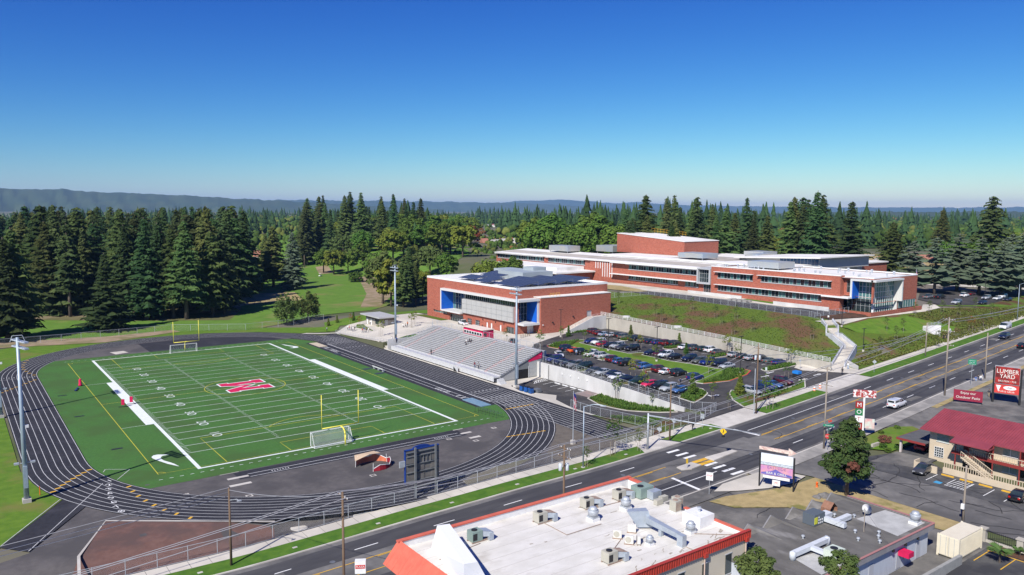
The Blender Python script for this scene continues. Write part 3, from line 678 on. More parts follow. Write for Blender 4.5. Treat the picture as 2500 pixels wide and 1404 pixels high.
# cracks, patches and covers in the paving
_r = random.Random(4); m = MB()
def crack(x, y, a, L, w=.09):
    pts = [(x,y)]
    for i in range(int(L/1.1)): a += _r.uniform(-.55,.55); x += 1.1*math.cos(a); y += 1.1*math.sin(a); pts.append((x,y))
    band(m, pts, w, lambda x, y: G(x,y)+.07)
for i in range(26): crack(_r.uniform(52,66), _r.uniform(-150,-118), _r.choice((-1.5,1.5,0,3)), _r.uniform(4,14))
for i in range(12): crack(_r.uniform(88,125), _r.uniform(-140,-113), _r.uniform(0,6), _r.uniform(5,16))
for i in range(14): xx = _r.uniform(-30,180); crack(xx, yc(xx)+_r.uniform(-2.5,2.5), _r.choice((0,1.5)), _r.uniform(4,14), .07)
for i in range(10): crack(_r.uniform(18,45), _r.uniform(-128,-116), _r.uniform(0,6), _r.uniform(4,10), .07)
m.build('crack_seal', mat('crack_tar', (.028,.028,.03), rough=.8), road)
for i in range(12):
    xx = _r.uniform(-25,200); yy = yc(xx)+_r.choice((-6,-2.4,.3,2.6,6)); b = MB(); gline(b, (xx,yy), (xx+_r.uniform(2,7),yy), _r.uniform(.8,1.8), .016); b.build('road_patch', roaddark if i % 2 else oldasph, road)
for i in range(9): xx = -20+i*24; yy = yc(xx)+(-1)**i*3.4; MB().lathe([(.36,0),(.36,.012)], (xx,yy,G(xx,yy)+.02), 14).build('manhole_cover', midsteel, road)
for i in range(9): xx = -34+i*11.5; MB().box(xx,xx+.6,yc(xx)+9.8,yc(xx)+10.2,G(xx,yc(xx)+10)+.08,G(xx,yc(xx)+10)+.14).build('utility_cover', concrete, road)

# ------------------------------------------------------------------ grandstand
stand = athing('grandstand', 'long aluminium grandstand with red aisle steps beside the running track', 'grandstand', (52,-4,0))
SY0, SY1, NR = -31.2, 22.5, 17
AIS = [17.6, 4.0, -11.8, -24.4]
edges = [SY1]+[v for a in AIS for v in (a+.65, a-.65)]+[SY0]
darkgap = mat('riser_gap_shade', (.24,.24,.24), (.30,.30,.30), 1.0, rough=.7)  # riser boards coloured darker to stand for shade between the seat rows
for r in range(NR):
    xr, z = 52.6+r*.74, 1.45+r*.29
    MB().box(xr-.02, xr+.44, SY0, SY1, z-.05, z).build('foot_plank', alu, stand)
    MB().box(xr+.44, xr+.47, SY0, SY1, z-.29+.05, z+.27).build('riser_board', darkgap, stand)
    for k in range(0, len(edges), 2):
        ya, yb = edges[k+1], edges[k]
        if r > NR-4 and ya < 5.6 and yb > -5: # seats give way to the press box
            segs2 = [(max(ya, 5.6), yb), (ya, min(yb, -5.2))]
        else: segs2 = [(ya, yb)]
        for a, b in segs2:
            if b-a > .6: MB().box(xr+.40, xr+.72, a, b, z+.40, z+.45).build('seat_plank', alu, stand)
    for a in AIS:
        if r > NR-4 and -5.2 < a < 5.6: continue
        m = MB(); m.box(xr+.02, xr+.14, a-.6, a+.6, z+.004, z+.014, 0); m.box(xr+.38, xr+.46, a-.6, a+.6, z+.14, z+.155, 0); m.box(xr+.39,xr+.74,a-.6,a+.6,z+.10,z+.14,1); m.build('aisle_step', [redpaint, alu], stand)
m = MB(); m.box(50.6, 52.7, SY0, SY1, 1.1, 1.4); m.build('front_walkway', alu, stand)
m = MB(); m.box(50.58, 50.64, SY0, SY1, .25, 1.45)
for i in range(28): m.box(50.54, 50.58, SY0+1+i*1.95, SY0+1.06+i*1.95, .1, 1.5)
m.build('front_fascia', alu, stand)
m = MB(); m.box(65.2, 67.0, SY0, SY1, 3.4, 6.25); m.build('rear_wall', greypanel, stand)
for i in range(11):
    yy = SY0+.4+i*(SY1-SY0-.8)/10
    m = MB(); m.prism([(0,0)]*3, 0, 0) if False else None
    mm = MB(); p = [(51.0,.0),(65.2,.0),(65.2,6.0),(52.6,1.2),(51.0,1.1)]
    mm.add([(x, yy-.08, z) for x, z in p]+[(x, yy+.08, z) for x, z in p], [(0,1,2,3,4),(9,8,7,6,5)]+[(i2,(i2+1)%5,5+(i2+1)%5,5+i2) for i2 in range(5)]); mm.build('support_frame', midsteel, stand)
# right-hand end: cladding, near-black panel standing for the shade inside the doorway, red fascia
yE = SY0-.12
def endpanel(pts, th, name, mt):
    mm = MB(); n = len(pts); mm.add([(x, yE-th, z) for x, z in pts]+[(x, yE, z) for x, z in pts], [tuple(range(n)), tuple(range(2*n-1, n-1, -1))]+[(i,(i+1)%n,n+(i+1)%n,n+i)[::-1] for i in range(n)]); return mm.build(name, mt, stand)
louv = mat('louvre_cladding', (.42,.43,.43), (.36,.37,.37), 2.0, rough=.5, metal=.3, stretch=(.2,.2,6))
endpanel([(52.2,.05),(57.6,.05),(57.6,3.1),(52.2,1.1)], .05, 'side_cladding', louv)
endpanel([(61.3,.05),(65.4,.05),(65.4,4.5),(61.3,4.1)], .05, 'side_cladding', louv)
endpanel([(57.6,2.35),(61.3,2.35),(61.3,4.6),(57.6,3.1)], .04, 'side_cladding', mat('dark_mesh', (.16,.17,.175), rough=.7))
endpanel([(57.7,.05),(61.2,.05),(61.2,2.35),(57.7,2.35)], .02, 'doorway', mat('doorway_shade', (.012,.012,.014), rough=.9))
endpanel([(61.2,4.0),(65.5,4.6),(65.5,6.5),(61.2,4.75)], .12, 'red_fascia', magenta)
for xx in (57.5,61.25): MB().box(xx-.08, xx+.08, yE-.14, yE, 0, 3.0).build('door_post', framegrey, stand)
m = MB(); m.tube((52.4,yE-.1,1.35),(65.4,yE-.1,6.45),.16,n=6); m.build('stringer', midsteel, stand)
railing('', '', [(50.7,SY0,1.4),(50.7,-16,1.4)], 1.0, 2.2, galv, 2, parent=stand); railing('', '', [(50.7,-13,1.4),(50.7,SY1,1.4)], 1.0, 2.2, galv, 2, parent=stand)
rf = []
fence('grandstand_fence', 'tall mesh fence along the top row of the grandstand left of the press box', [(65.1,SY1+.3),(65.1,5.9)], 2.0, 3.0, zf=lambda x, y: 6.2)
fence('grandstand_fence', 'tall mesh fence along the top row of the grandstand right of the press box', [(65.1,-5.4),(65.1,SY0)], 2.0, 3.0, zf=lambda x, y: 6.2)
railing('', '', [(52.7,SY1+.1,1.4),(65.1,SY1+.1,6.2)], 1.1, 2.0, galv, 2, parent=stand); railing('', '', [(52.7,SY0,1.5),(65.1,SY0,6.3)], 1.0, 2.0, galv, 2, parent=stand)
for ys, d in ((-14.5, 1), (SY0-.2, 0)):    # front stairs
    for i in range(6): MB().box(49.95+.0 if d else 50.6, 50.55 if d else 52.4, ys-1.4-i*.28 if not d else ys-.9+i*.3, ys-1.15-i*.28 if not d else ys-.62+i*.3, 0, 1.4-.2*(i+1) if not d else .2+.2*i).build('stair_tread', redpaint if d else alu, stand)
m = MB(); m.box(49.95,50.02,-15.8,-13.4,.0,1.45); m.build('stair_panel', alu, stand)
# press box
pb = athing('press_box', 'crimson press box with white window band on top of the grandstand', 'press box', (67,0,5))
PBX0, PBX1, PBY0, PBY1, PZ0, PZ1 = 65.3, 69.0, -4.8, 5.3, 5.2, 8.25
MB().box(PBX0, PBX1, PBY0, PBY1, PZ0, PZ1).build('wall', magenta, pb)
MB().box(PBX0-.35, PBX1+.1, PBY0-.25, PBY1+.25, PZ1, PZ1+.16).build('roof', mat('pressbox_roof', (.68,.55,.45), (.74,.63,.53), .8, rough=.7), pb)
MB().box(PBX0-.06, PBX0, PBY0+.3, PBY1-.3, 6.45, 7.45).build('window_band', white, pb)
for i in range(7): MB().box(PBX0-.09, PBX0-.04, PBY0+.55+i*1.34, PBY0+1.6+i*1.34, 6.6, 7.3).build('window_pane', glassd, pb)
MB().box(PBX0+1.6, PBX0+2.6, PBY0-.05, PBY0, 5.3, 7.4).build('door', magenta, pb); MB().box(PBX0+.3, PBX0+1.2, PBY0-.06, PBY0-.01, 6.4, 7.4).build('window_pane', glassd, pb)
MB().box(PBX0+.5, PBX1, PBY0+.5, PBY1-.5, 3.55, PZ0).build('support_wall', greypanel, pb)
railing('', '', [(PBX0,PBY0-1.8,5.9),(PBX0,PBY0,5.9)], 1.0, .9, magenta, 3, parent=pb)

# ------------------------------------------------------------------ gym
gym = athing('gymnasium', 'red brick gymnasium with blue framed recesses and solar panels on its white roof', 'building', (105,34,3.6))
GX0, GX1, GY0, GY1, GZ0, GZ1 = 86.0, 124.5, 7.2, 62.0, 3.2, 18.1
m = MB()    # walls with real openings at the two glazed recesses
def wall_x(mb, x, y0, y1, z0, z1, holes, th=.4, sgn=-1):
    """wall in the plane x=const, facing -x, with rectangular holes (ya,yb,za,zb); depth th behind the face"""
    ys = sorted({y0,y1,*[h[0] for h in holes],*[h[1] for h in holes]}); zs = sorted({z0,z1,*[h[2] for h in holes],*[h[3] for h in holes]})
    for a, b in zip(ys[:-1], ys[1:]):
        for c, d in zip(zs[:-1], zs[1:]):
            if any(h[0] <= a and b <= h[1] and h[2] <= c and d <= h[3] for h in holes): continue
            mb.quad((x,b,c),(x,a,c),(x,a,d),(x,b,d))
    for h in holes:
        ya, yb, za, zb = h[:4]; xe = x+th
        mb.quad((x,ya,za),(x,ya,zb),(xe,ya,zb),(xe,ya,za)); mb.quad((x,yb,za),(xe,yb,za),(xe,yb,zb),(x,yb,zb))
        mb.quad((x,ya,za),(xe,ya,za),(xe,yb,za),(x,yb,za)); mb.quad((x,ya,zb),(x,yb,zb),(xe,yb,zb),(xe,ya,zb))
def wall_y(mb, y, x0, x1, z0, z1, holes, th=.4):
    """wall in the plane y=const, facing -y"""
    xs = sorted({x0,x1,*[h[0] for h in holes],*[h[1] for h in holes]}); zs = sorted({z0,z1,*[h[2] for h in holes],*[h[3] for h in holes]})
    for a, b in zip(xs[:-1], xs[1:]):
        for c, d in zip(zs[:-1], zs[1:]):
            if any(h[0] <= a and b <= h[1] and h[2] <= c and d <= h[3] for h in holes): continue
            mb.quad((a,y,c),(b,y,c),(b,y,d),(a,y,d))
    for h in holes:
        xa, xb, za, zb = h[:4]; ye = y+th
        mb.quad((xa,y,za),(xa,ye,za),(xa,ye,zb),(xa,y,zb)); mb.quad((xb,y,za),(xb,y,zb),(xb,ye,zb),(xb,ye,za))
        mb.quad((xa,y,za),(xb,y,za),(xb,ye,za),(xa,ye,za)); mb.quad((xa,y,zb),(xa,ye,zb),(xb,ye,zb),(xb,y,zb))
REC = (GY0, 50.0, 7.2, 14.0)        # wide recess on the front; entrance under it
holes = [REC, (37.6,46.6,3.2,6.0), (48.3,57.2,5.5,6.2), (32.4,35.0,3.3,5.6), (27.6,30.2,3.3,5.6), (22.8,23.7,3.3,5.6), (20.3,21.2,3.3,5.6), (15.2,16.1,3.3,5.6), (8.3,12.3,3.3,5.6)]
wall_x(m, GX0, GY0, GY1, GZ0, GZ1, [(REC[0]+.001,)+REC[1:]]+holes[1:], 1.0)
wall_y(m, GY0, GX0, GX1, GZ0, GZ1, [(GX0+.001, 92.8, 7.2, 14.0)], .8)
m.quad((GX1,GY0,GZ0),(GX1,GY1,GZ0),(GX1,GY1,GZ1),(GX1,GY0,GZ1)); m.quad((GX1,GY1,GZ0),(GX0,GY1,GZ0),(GX0,GY1,GZ1),(GX1,GY1,GZ1))
m.build('wall', brick, gym)
m = MB(); m.box(GX0+.3, GX1-.3, GY0+.3, GY1-.3, 17.2, 17.55); roof = m.build('roof', roofwhite, gym)
m = MB()
for x0, x1, y0, y1 in ((GX0-.05,GX0+.45,GY0-.05,GY1+.05),(GX1-.45,GX1+.05,GY0-.05,GY1+.05),(GX0+.45,GX1-.45,GY0-.05,GY0+.4),(GX0+.45,GX1-.45,GY1-.4,GY1+.05)): m.box(x0,x1,y0,y1,17.5,18.16)
m.build('parapet_coping', white, roof)
# side annex with lower roof
m = MB(); wall_x(m, 92.8, 3.5, GY0, GZ0, 14.9, []); wall_y(m, 3.5, 92.8, 122.6, GZ0, 14.9, [(112.0,114.2,7.2,9.6)], .3)
m.quad((122.6,3.5,GZ0),(122.6,GY0,GZ0),(122.6,GY0,14.9),(122.6,3.5,14.9)); m.build('annex_wall', brick, gym)
MB().box(92.7,122.7,3.4,GY0-.01,14.9,15.12).build('annex_roof', roofwhite, gym)
MB().box(112.0,114.2,3.7,3.76,7.2,9.6).build('door', greypanel, gym)
m = MB(); m.path([(97,4.2,15.1),(97,4.2,16.1),(101,4.2,16.1),(101,4.2,15.1)], .06, 5); m.path([(97,4.2,15.6),(101,4.2,15.6)], .05, 5); m.path([(98.3,4.2,15.1),(98.3,4.2,16.1)], .05, 5); m.path([(99.6,4.2,15.1),(99.6,4.2,16.1)], .05, 5); m.build('safety_rail', yellowpaint, gym)
# frame that wraps round the corner
XF = 84.4
m = MB()
m.box(XF, GX0+.0, GY0-1.7, 50.2, 14.0, 14.7); m.box(XF+.02, 93.0, 3.9, GY0-.02, 14.02, 14.72)
m.box(XF, GX0, 49.6, 50.2, 6.9, 14.0); m.box(XF, GX0, 37.4, 49.6, 6.75, 7.25)
m.box(92.0, 92.78, 4.2, GY0-.02, 6.9, 14.0); m.box(86.4, 92.78, 3.9, GY0-.02, 6.55, 7.2)
m.build('recess_frame', mat('pale_frame', (.60,.60,.585), rough=.5), gym)
MB().box(XF+.1, GX0+3.5, 49.4, 49.58, 7.25, 13.9).build('blue_panel', bluepanel, gym)
MB().box(91.8, 91.98, 4.4, GY0+2.4, 7.25, 13.9).build('blue_panel', bluepanel, gym)
MB().box(85.2, GX0+1.1, 8.0, 37.3, 7.3, 12.05).build('grey_panel_wall', greypanel, gym)
m = MB()
for i in range(1, 10): m.box(85.17, 85.2, 8+i*2.93-.02, 8+i*2.93+.02, 7.3, 12.05)
for z in (8.9,10.5): m.box(85.17, 85.2, 8, 37.3, z-.02, z+.02)
m.build('panel_joints', midsteel, gym)
def glazing(parent, axis, c, a0, a1, z0, z1, nx, nz, mt=glassd, fr=framegrey, t=.06, teal=()):
    """glass panes with mullions; axis 'x': plane x=c, spans y; axis 'y': plane y=c, spans x"""
    w = (a1-a0)/nx; hh = (z1-z0)/nz
    for i in range(nx):
        g = MB(); A, B = a0+i*w+t/2, a0+(i+1)*w-t/2; mt2 = glassteal if i in teal else mt
        if axis == 'x': g.box(c, c+.05, A, B, z0, z1)
        else: g.box(A, B, c, c+.05, z0, z1)
        g.build('window_pane', mt2, parent)
    f = MB()
    for i in range(nx+1):
        y = a0+i*w
        f.box(c-.08, c+.04, y-t/2, y+t/2, z0, z1) if axis == 'x' else f.box(y-t/2, y+t/2, c-.08, c+.04, z0, z1)
    for k in range(nz+1):
        z = z0+k*hh
        f.box(c-.07, c+.035, a0, a1, z-t/2, z+t/2) if axis == 'x' else f.box(a0, a1, c-.07, c+.035, z-t/2, z+t/2)
    f.build('window_frame', fr, parent)
glazing(gym, 'x', GX0+3.4, 37.4, 49.4, 7.3, 13.9, 7, 3, teal=(6,))
m = MB(); m.box(GX0+.02,GX0+3.6,37.3,49.6,13.92,13.99); m.box(GX0+.02,GX0+3.6,37.3,49.6,7.1,7.24); m.box(GX0+.4,GX0+3.6,37.2,37.38,7.25,13.9); m.box(GX0+.95,91.9,GY0+.02,GY0+2.4,13.92,13.99); m.box(GX0+.95,91.9,GY0+.02,GY0+2.4,7.1,7.24); m.build('recess_lining', MATS['pale_frame'], gym)
glazing(gym, 'x', GX0+.7, 8.0, 37.3, 12.05, 13.9, 24, 1)
glazing(gym, 'y', GY0+2.3, 86.9, 91.8, 7.3, 13.9, 4, 3, teal=(0,))
glazing(gym, 'x', GX0+.6, 37.6, 46.6, 3.3, 6.0, 8, 2); glazing(gym, 'x', GX0+.15, 48.3, 57.2, 5.5, 6.2, 9, 1, teal=(0,2,4))
for a, b in ((32.4,35.0),(27.6,30.2)): glazing(gym, 'x', GX0+.2, a, b, 3.4, 5.6, 3, 3)
for a, b in ((22.8,23.7),(20.3,21.2),(15.2,16.1)): MB().box(GX0+.15, GX0+.2, a, b, 3.4, 5.6).build('door', white, gym)
glazing(gym, 'x', GX0+.3, 8.3, 12.3, 3.4, 5.6, 5, 1)
MB().box(90.3, 92.7, GY0-.06, GY0-.01, 3.4, 6.1).build('door', white, gym)
for yy in (25.5,18.2,13.6,57,63): 
    if yy < 60: m = MB(); m.box(GX0-.28, GX0-.02, yy-.15, yy+.15, 6.1, 6.4); m.build('wall_lamp', darksteel, gym)
for xx, zz in ((97.5,6.8),(106,8.1)): m = MB(); m.box(xx-.2, xx+.2, 3.1, 3.48, zz, zz+.35); m.build('wall_lamp', darksteel, gym)
for xx in (93.6,): m = MB(); m.box(xx-.15, xx+.15, 3.2, 3.48, 6.3, 6.55); m.build('wall_lamp', white, gym)
# roof plant
for x0, x1, y0, y1, z1 in ((106.5,120,31,46,20.4),(113,121,47,58,20.1),(115,121,36,42,21.6)):
    u = MB(); u.box(x0,x1,y0,y1,17.62,z1); u.box(x0+.3,x1-.3,y0+.3,y1-.3,z1,z1+.04); u.build('plant_screen', screenclad, gym)
# solar panels: tilted rows, each panel a part
pm = MB(); pm.box(-.93,.93,-.98,.98,0,.05); pm.box(-.93,.93,-.03,.03,.05,.056,1); pm.box(-.03,.03,-.98,.98,.05,.056,1)
for s in (-1, 1): pm.box(s*.93-.03,s*.93+.03,-1,1,0,.06,1)
solar_m = pm.mesh('solar_panel', [mat('solar_cell', (.020,.023,.040), (.030,.034,.052), 3, rough=.3, spec=.4), mat('solar_frame', (.30,.33,.38), rough=.4, metal=.4)])
rackm = MB()
for x0, blocks in ((88.0,((8.3,24.6),(26.4,34.6))),(96.4,((9.6,30.0),(36.0,48.0))),(104.6,((10.6,29.0),(47,56.5))),(112.9,((11.5,29.5),)),(90.6,((38.0,50),))):
    for ya, yb in blocks:
        n = int((yb-ya)/2.04); nxp = 4 if x0 != 90.6 else 3
        for i in range(n):
            for j in range(nxp):
                o = mkobj('solar_panel', solar_m, gym); o.location = (x0+.95+j*1.9*math.cos(R(9)), ya+1+i*2.04, 18.3+(j+.5)*1.9*math.sin(R(9))); o.rotation_euler = (0, -R(9), 0)
        xe = x0+nxp*1.9*math.cos(R(9)); ze = 18.25+nxp*1.9*math.sin(R(9))
        for i in range(0, n+1, 2): yy = ya+i*2.04; rackm.tube((xe-.1,yy,17.5),(xe-.1,yy,ze),.05,n=4); rackm.tube((x0+.2,yy,17.5),(x0+.2,yy,18.0),.05,n=4); rackm.tube((x0+.2,yy,18),(xe-.1,yy,ze),.05,n=4)
rackm.build('solar_rack', midsteel, gym, kind='stuff')
# concession stand
cs = athing('concession_stand', 'small block concession stand with grey flat roof on the stadium plaza', 'building', (64,58,2.5))
m = MB(); m.box(62.4,67.4,52.4,64.2,1.6,5.4); m.build('wall', mat('tan_block', (.33,.30,.26), (.38,.345,.30), 2.0, rough=.9), cs)
m = MB(); m.box(62.38,67.42,52.38,64.22,4.35,5.4); m.build('upper_band', mat('brown_block', (.13,.105,.09), (.16,.13,.11), 2, rough=.9), cs)
m = MB(); m.box(60.8,68.4,51.0,65.6,5.4,5.8); m.build('roof', greypanel, cs)
for a, b in ((62.6,63.5),(59.6,60.5)): MB().box(62.33,62.38,a,b,2.2,4.3).build('door', white, cs)
MB().box(62.3,62.36,54.3,56.8,3.0,4.6).build('serving_window', glassd, cs); MB().box(63.8,64.8,52.33,52.38,2.5,4.6).build('door', greypanel, cs)
# plaza
drape('plaza', [(50.1,62.5),(58,69.5),(78,69),(85.9,70),(85.9,7.2),(92.7,7.1),(92.7,3.4),(100,3.4),(99,-.5),(90,-4.5),(80,-9.5),(72,-18),(67.1,-22),(67.1,24.1),(50.1,24.1)], plazacon, .02, 4)
drape('track_path', [(50,62.6),(42,68.2),(40,67.5),(49.7,60.5)], plazacon, .05)
m = MB(); m.prism([(49.8,24.1),(50.15,24.1),(50.15,62.4),(49.8,62.4)], -.1, lambda x, y: G(50.2,y)+.06); m.build('plaza_wall', wallcon2, label='pale concrete wall between the track and the stadium plaza', cat='wall')
drape('trackside_path', [(49.75,-68),(50.55,-68),(50.55,-34),(50.5,24),(49.75,62.5)], plazacon, .035)
m = MB(); m.box(50.15, 65, 24.0, 24.2, -.1, 3.2); m.build('stand_end_wall', wallcon2, label='pale concrete wall at the left end of the grandstand', cat='wall')
railing('plaza_railing', 'metal railing along the edge of the plaza above the track', [(50,24.4,2.1),(50,62,.15)], 1.05, 2.0, galv, 2)
fence('plaza_fence', 'green mesh fence beside the planted bed on the stadium plaza', [(51.5,62),(57,56),(57.5,48)], 1.3, 2.0, fab=chain)
drape('planting_bed', [(57.4,62.5),(60.0,66.5),(61.2,64),(59.6,57),(58.2,50.5),(57.6,49)], hillmat, .06, 2)
drape('planting_bed', [(52.5,25),(64.8,25),(66,28.5),(60,30),(54.5,27.8)], verge, .06, 2)
drape('planting_bed', [(82.5,46.6),(85.7,46.8),(85.7,64),(82.0,66.5)], hillmat, .07, 2)
drape('gym_lawn', [(58,69.6),(85.9,70.1),(88,66),(110,66),(112,82),(78,90),(55,84),(52,76)], lawn, -.02)

# ------------------------------------------------------------------ school
sch = athing('school_building', 'long two storey red brick school with ribbon windows and white roofs on the hill', 'building', (172,-20,11))
def ribbon(x, y0, y1, z0, z1, teals, parent=sch):
    n = max(2, round((y1-y0)/1.35)); glazing(parent, 'x', x+.22, y0, y1, z0, z1, n, 1, teal=teals, t=.09)
    MB().box(x-.12, x+.02, y0-.1, y1+.1, z0-.22, z0-.0).build('window_sill', framegrey, parent)
    MB().box(x-1.3, x-.05, y0-.3, y1+.9, z1+.06, z1+.2).build('sunshade', white, parent)
XA = 170.0
m = MB()
h1 = [(-17.7,-2.5,18.1,20.2),(-47.3,-21.0,18.1,20.2),(-44.1,-2.7,13.5,15.6)]
wall_x(m, XA, -50.4, .4, 9.5, 22.3, h1, .3)
m.quad((XA,-50.4,9.5),(172.2,-50.4,9.5),(172.2,-50.4,22.3),(XA,-50.4,22.3))
wall_x(m, 172.2, -60.0, -50.4, 16.0, 22.0, [(-52.6,-51.2,17.0,20.9),(-59.99,-53.6,16.0,20.9)], .6)
wall_y(m, -60.0, 172.2, 199.0, 14.2, 22.0, [(172.201,187.0,14.2,20.9)], .6)
m.quad((199,-60,9.5),(199,-18,9.5),(199,-18,22.2),(199,-60,22.2)); m.quad((XA,.4,9.5),(185,.4,9.5),(185,.4,22.3),(XA,.4,22.3)) if False else None
m.quad((199,.4,9.5),(XA,.4,9.5),(XA,.4,22.3),(199,.4,22.3))
m.build('wall', brick, sch)
MB().box(176.2, 187.3, -57.5, -50, 9.5, 10.6).build('entry_wall', brick, sch); MB().box(187.3, 199, -59.6, -50, 9.5, 14.0).build('entry_wall', brick, sch)
m = MB(); m.add([(XA+.3,-50.2,21.7),(199,-50.2,21.7),(199,.2,21.7),(XA+.3,.2,21.7),(172.4,-59.8,21.6),(198.8,-59.8,21.6)], [(0,1,2,3),(4,5,1,0)]); roof1 = m.build('roof', roofwhite, sch)
m = MB(); m.box(XA-.05,XA+.3,-50.45,.45,22.05,22.4); m.box(172.15,172.5,-60.05,-50.45,21.8,22.1); m.box(172.5,199.05,-60.05,-59.7,21.8,22.1); m.box(198.7,199.05,-59.7,.4,21.9,22.25); m.box(XA+.3,198.7,.1,.45,22.05,22.4); m.build('parapet_coping', white, roof1)
ribbon(XA, -17.7, -2.5, 18.1, 20.2, (1,4,6,9)); ribbon(XA, -47.3, -21.0, 18.1, 20.2, (1,3,6,8,10,13,16)); ribbon(XA, -44.1, -2.7, 13.5, 15.6, (1,2,4,7,10,11,14,17,19,22,25,27))
glazing(sch, 'x', 172.5, -52.6, -51.2, 17.0, 20.9, 1, 2)
MB().box(168.8,172.3,-53.8,-44.6,15.3,15.75).build('entry_canopy', white, sch)
glazing(sch, 'x', 174.4, -59.2, -50.6, 10.9, 15.2, 6, 2)
m = MB()
m.box(170.6,172.3,-60.6,-53.3,20.9,21.5); m.box(170.6,187.4,-61.6,-60.0,20.92,21.52); m.box(170.6,172.2,-53.9,-53.3,15.3,20.9); m.box(186.8,187.4,-61.4,-60.0,14.2,20.9)
m.build('recess_frame', MATS['pale_frame'], sch)
MB().box(170.8,174.6,-54.1,-53.92,15.3,20.88).build('blue_panel', bluepanel, sch)
glazing(sch, 'x', 174.5, -58.6, -54.1, 10.6, 20.8, 4, 6, mt=glassteal, fr=white, t=.12); glazing(sch, 'y', -58.8, 174.6, 186.6, 10.6, 20.8, 9, 6, mt=glassteal, fr=white, t=.12)
MB().box(172.3,187,-59.98,-53.7,20.82,20.9).build('recess_lining', MATS['pale_frame'], sch); MB().box(186.62,186.8,-60,-58.5,10.6,20.8).build('recess_lining', MATS['pale_frame'], sch)
glazing(sch, 'y', -59.9, 187.6, 198.4, 11.8, 14.1, 7, 1, mt=glassteal)
MB().box(174.2,174.8,-59.1,-58.5,9.5,20.8).build('corner_column', white, sch)
m = MB(); m.prism([(168.6,-61.5),(200,-61.5),(200,-61),(169.1,-61),(169.1,-50.6),(168.6,-50.6)], 9.2, 11.75); m.build('planter_wall', brick, sch)
drape('planter_soil', [(169.1,-61),(200,-61),(200,-60.1),(172,-60.1),(172,-51),(169.1,-51)], hillmat, 0, 4, gz=lambda x, y: 11.5)
# link bay and second wing
m = MB(); m.box(171.2,175,.5,7.0,9.5,15.4); m.build('link_wall', brick, sch)
m = MB(); m.box(169.6,171.4,.6,1.2,15.3,21.2); m.box(169.6,171.4,6.3,6.9,15.3,21.2); m.box(169.6,171.4,1.2,6.3,15.3,15.9); m.box(169.6,171.4,1.2,6.3,20.7,21.2); m.build('recess_frame', framegrey, sch)
glazing(sch, 'x', 170.8, 1.2, 6.3, 15.9, 20.7, 5, 3); glazing(sch, 'x', 171.0, 1.2, 4.5, 11.8, 15.2, 3, 1)
MB().box(171.4,186,.5,7.0,15.4,21.3).build('link_block', greypanel, sch)
XB = 171.5; m = MB()
h2 = [(7.4,44.3,18.2,20.0),(7.4,14.0,13.7,15.5),(17.5,44.3,13.9,15.6)]
wall_x(m, XB, 7.0, 68.0, 10.5, 20.9, h2, .4); m.quad((XB,68,10.5),(XB,68,20.9),(190,68,20.9),(190,68,10.5)); m.build('wall', brick, sch)
ribbon(XB, 7.4, 44.3, 18.2, 20.0, (0,3,5,9,12,16,19,23,26)); ribbon(XB, 17.5, 44.3, 13.9, 15.6, (2,3,6,12,17)); ribbon(XB, 7.4, 14.0, 13.7, 15.5, (2,4))
MB().box(XB-2.2, XB, 6.8, 53.5, 20.45, 20.7).build('roof_overhang', white, sch); MB().box(XB-2.4, XB, 7.2, 53.3, 15.75, 15.98).build('canopy', white, sch)
for i in range(8):
    yy = 54.2+i*1.45; MB().box(XB-.05, XB+.05, yy-.18, yy+.18, 14.0 if i < 5 else 17.4, 20.3).build('vertical_fin', white, sch)
m = MB(); m.quad((XB-.6,6.8,20.95),(192,6.8,22.2),(192,140,22.2),(XB-.6,140,20.95)); m.quad((XB-.6,140,20.95),(XB-.6,6.8,20.95),(XB-.6,6.8,20.6),(XB-.6,140,20.6)); m.build('roof', roofwhite, sch)
m = MB(); m.quad((174.5,8,21.22),(183,8,21.75),(183,138,21.75),(174.5,138,21.22)); m.build('gravel_roof', gravelroof, sch)
m = MB(); wall_x(m, XB+.6, 68, 140, 10.5, 20.9, [(72,98,18.2,20.2),(101,139,18.2,20.2)], .4); m.build('wall', brick, sch)
ribbon(XB+.6, 72, 98, 18.2, 20.2, (1,5,8,12,15)); ribbon(XB+.6, 101, 139, 18.2, 20.2, (2,4,9,15,20))
# low wing in front of the far wing
m = MB(); wall_x(m, 152, 66, 88, 11.0, 15.6, [(69,74,11.8,14.9),(76,86,12,14.4)], .3); m.quad((152,66,11),(171.5,66,11),(171.5,66,15.6),(152,66,15.6)); m.build('low_wing_wall', brick, sch)
glazing(sch, 'x', 152.2, 69, 74, 11.8, 14.9, 5, 1); glazing(sch, 'x', 152.2, 76, 86, 12, 14.4, 6, 1)
MB().box(149.5,172,64.5,92,15.6,16.2).build('low_wing_roof', roofwhite, sch); MB().box(156,171.5,72,120,16.2,17.6).build('low_wing_roof', roofwhite, sch)
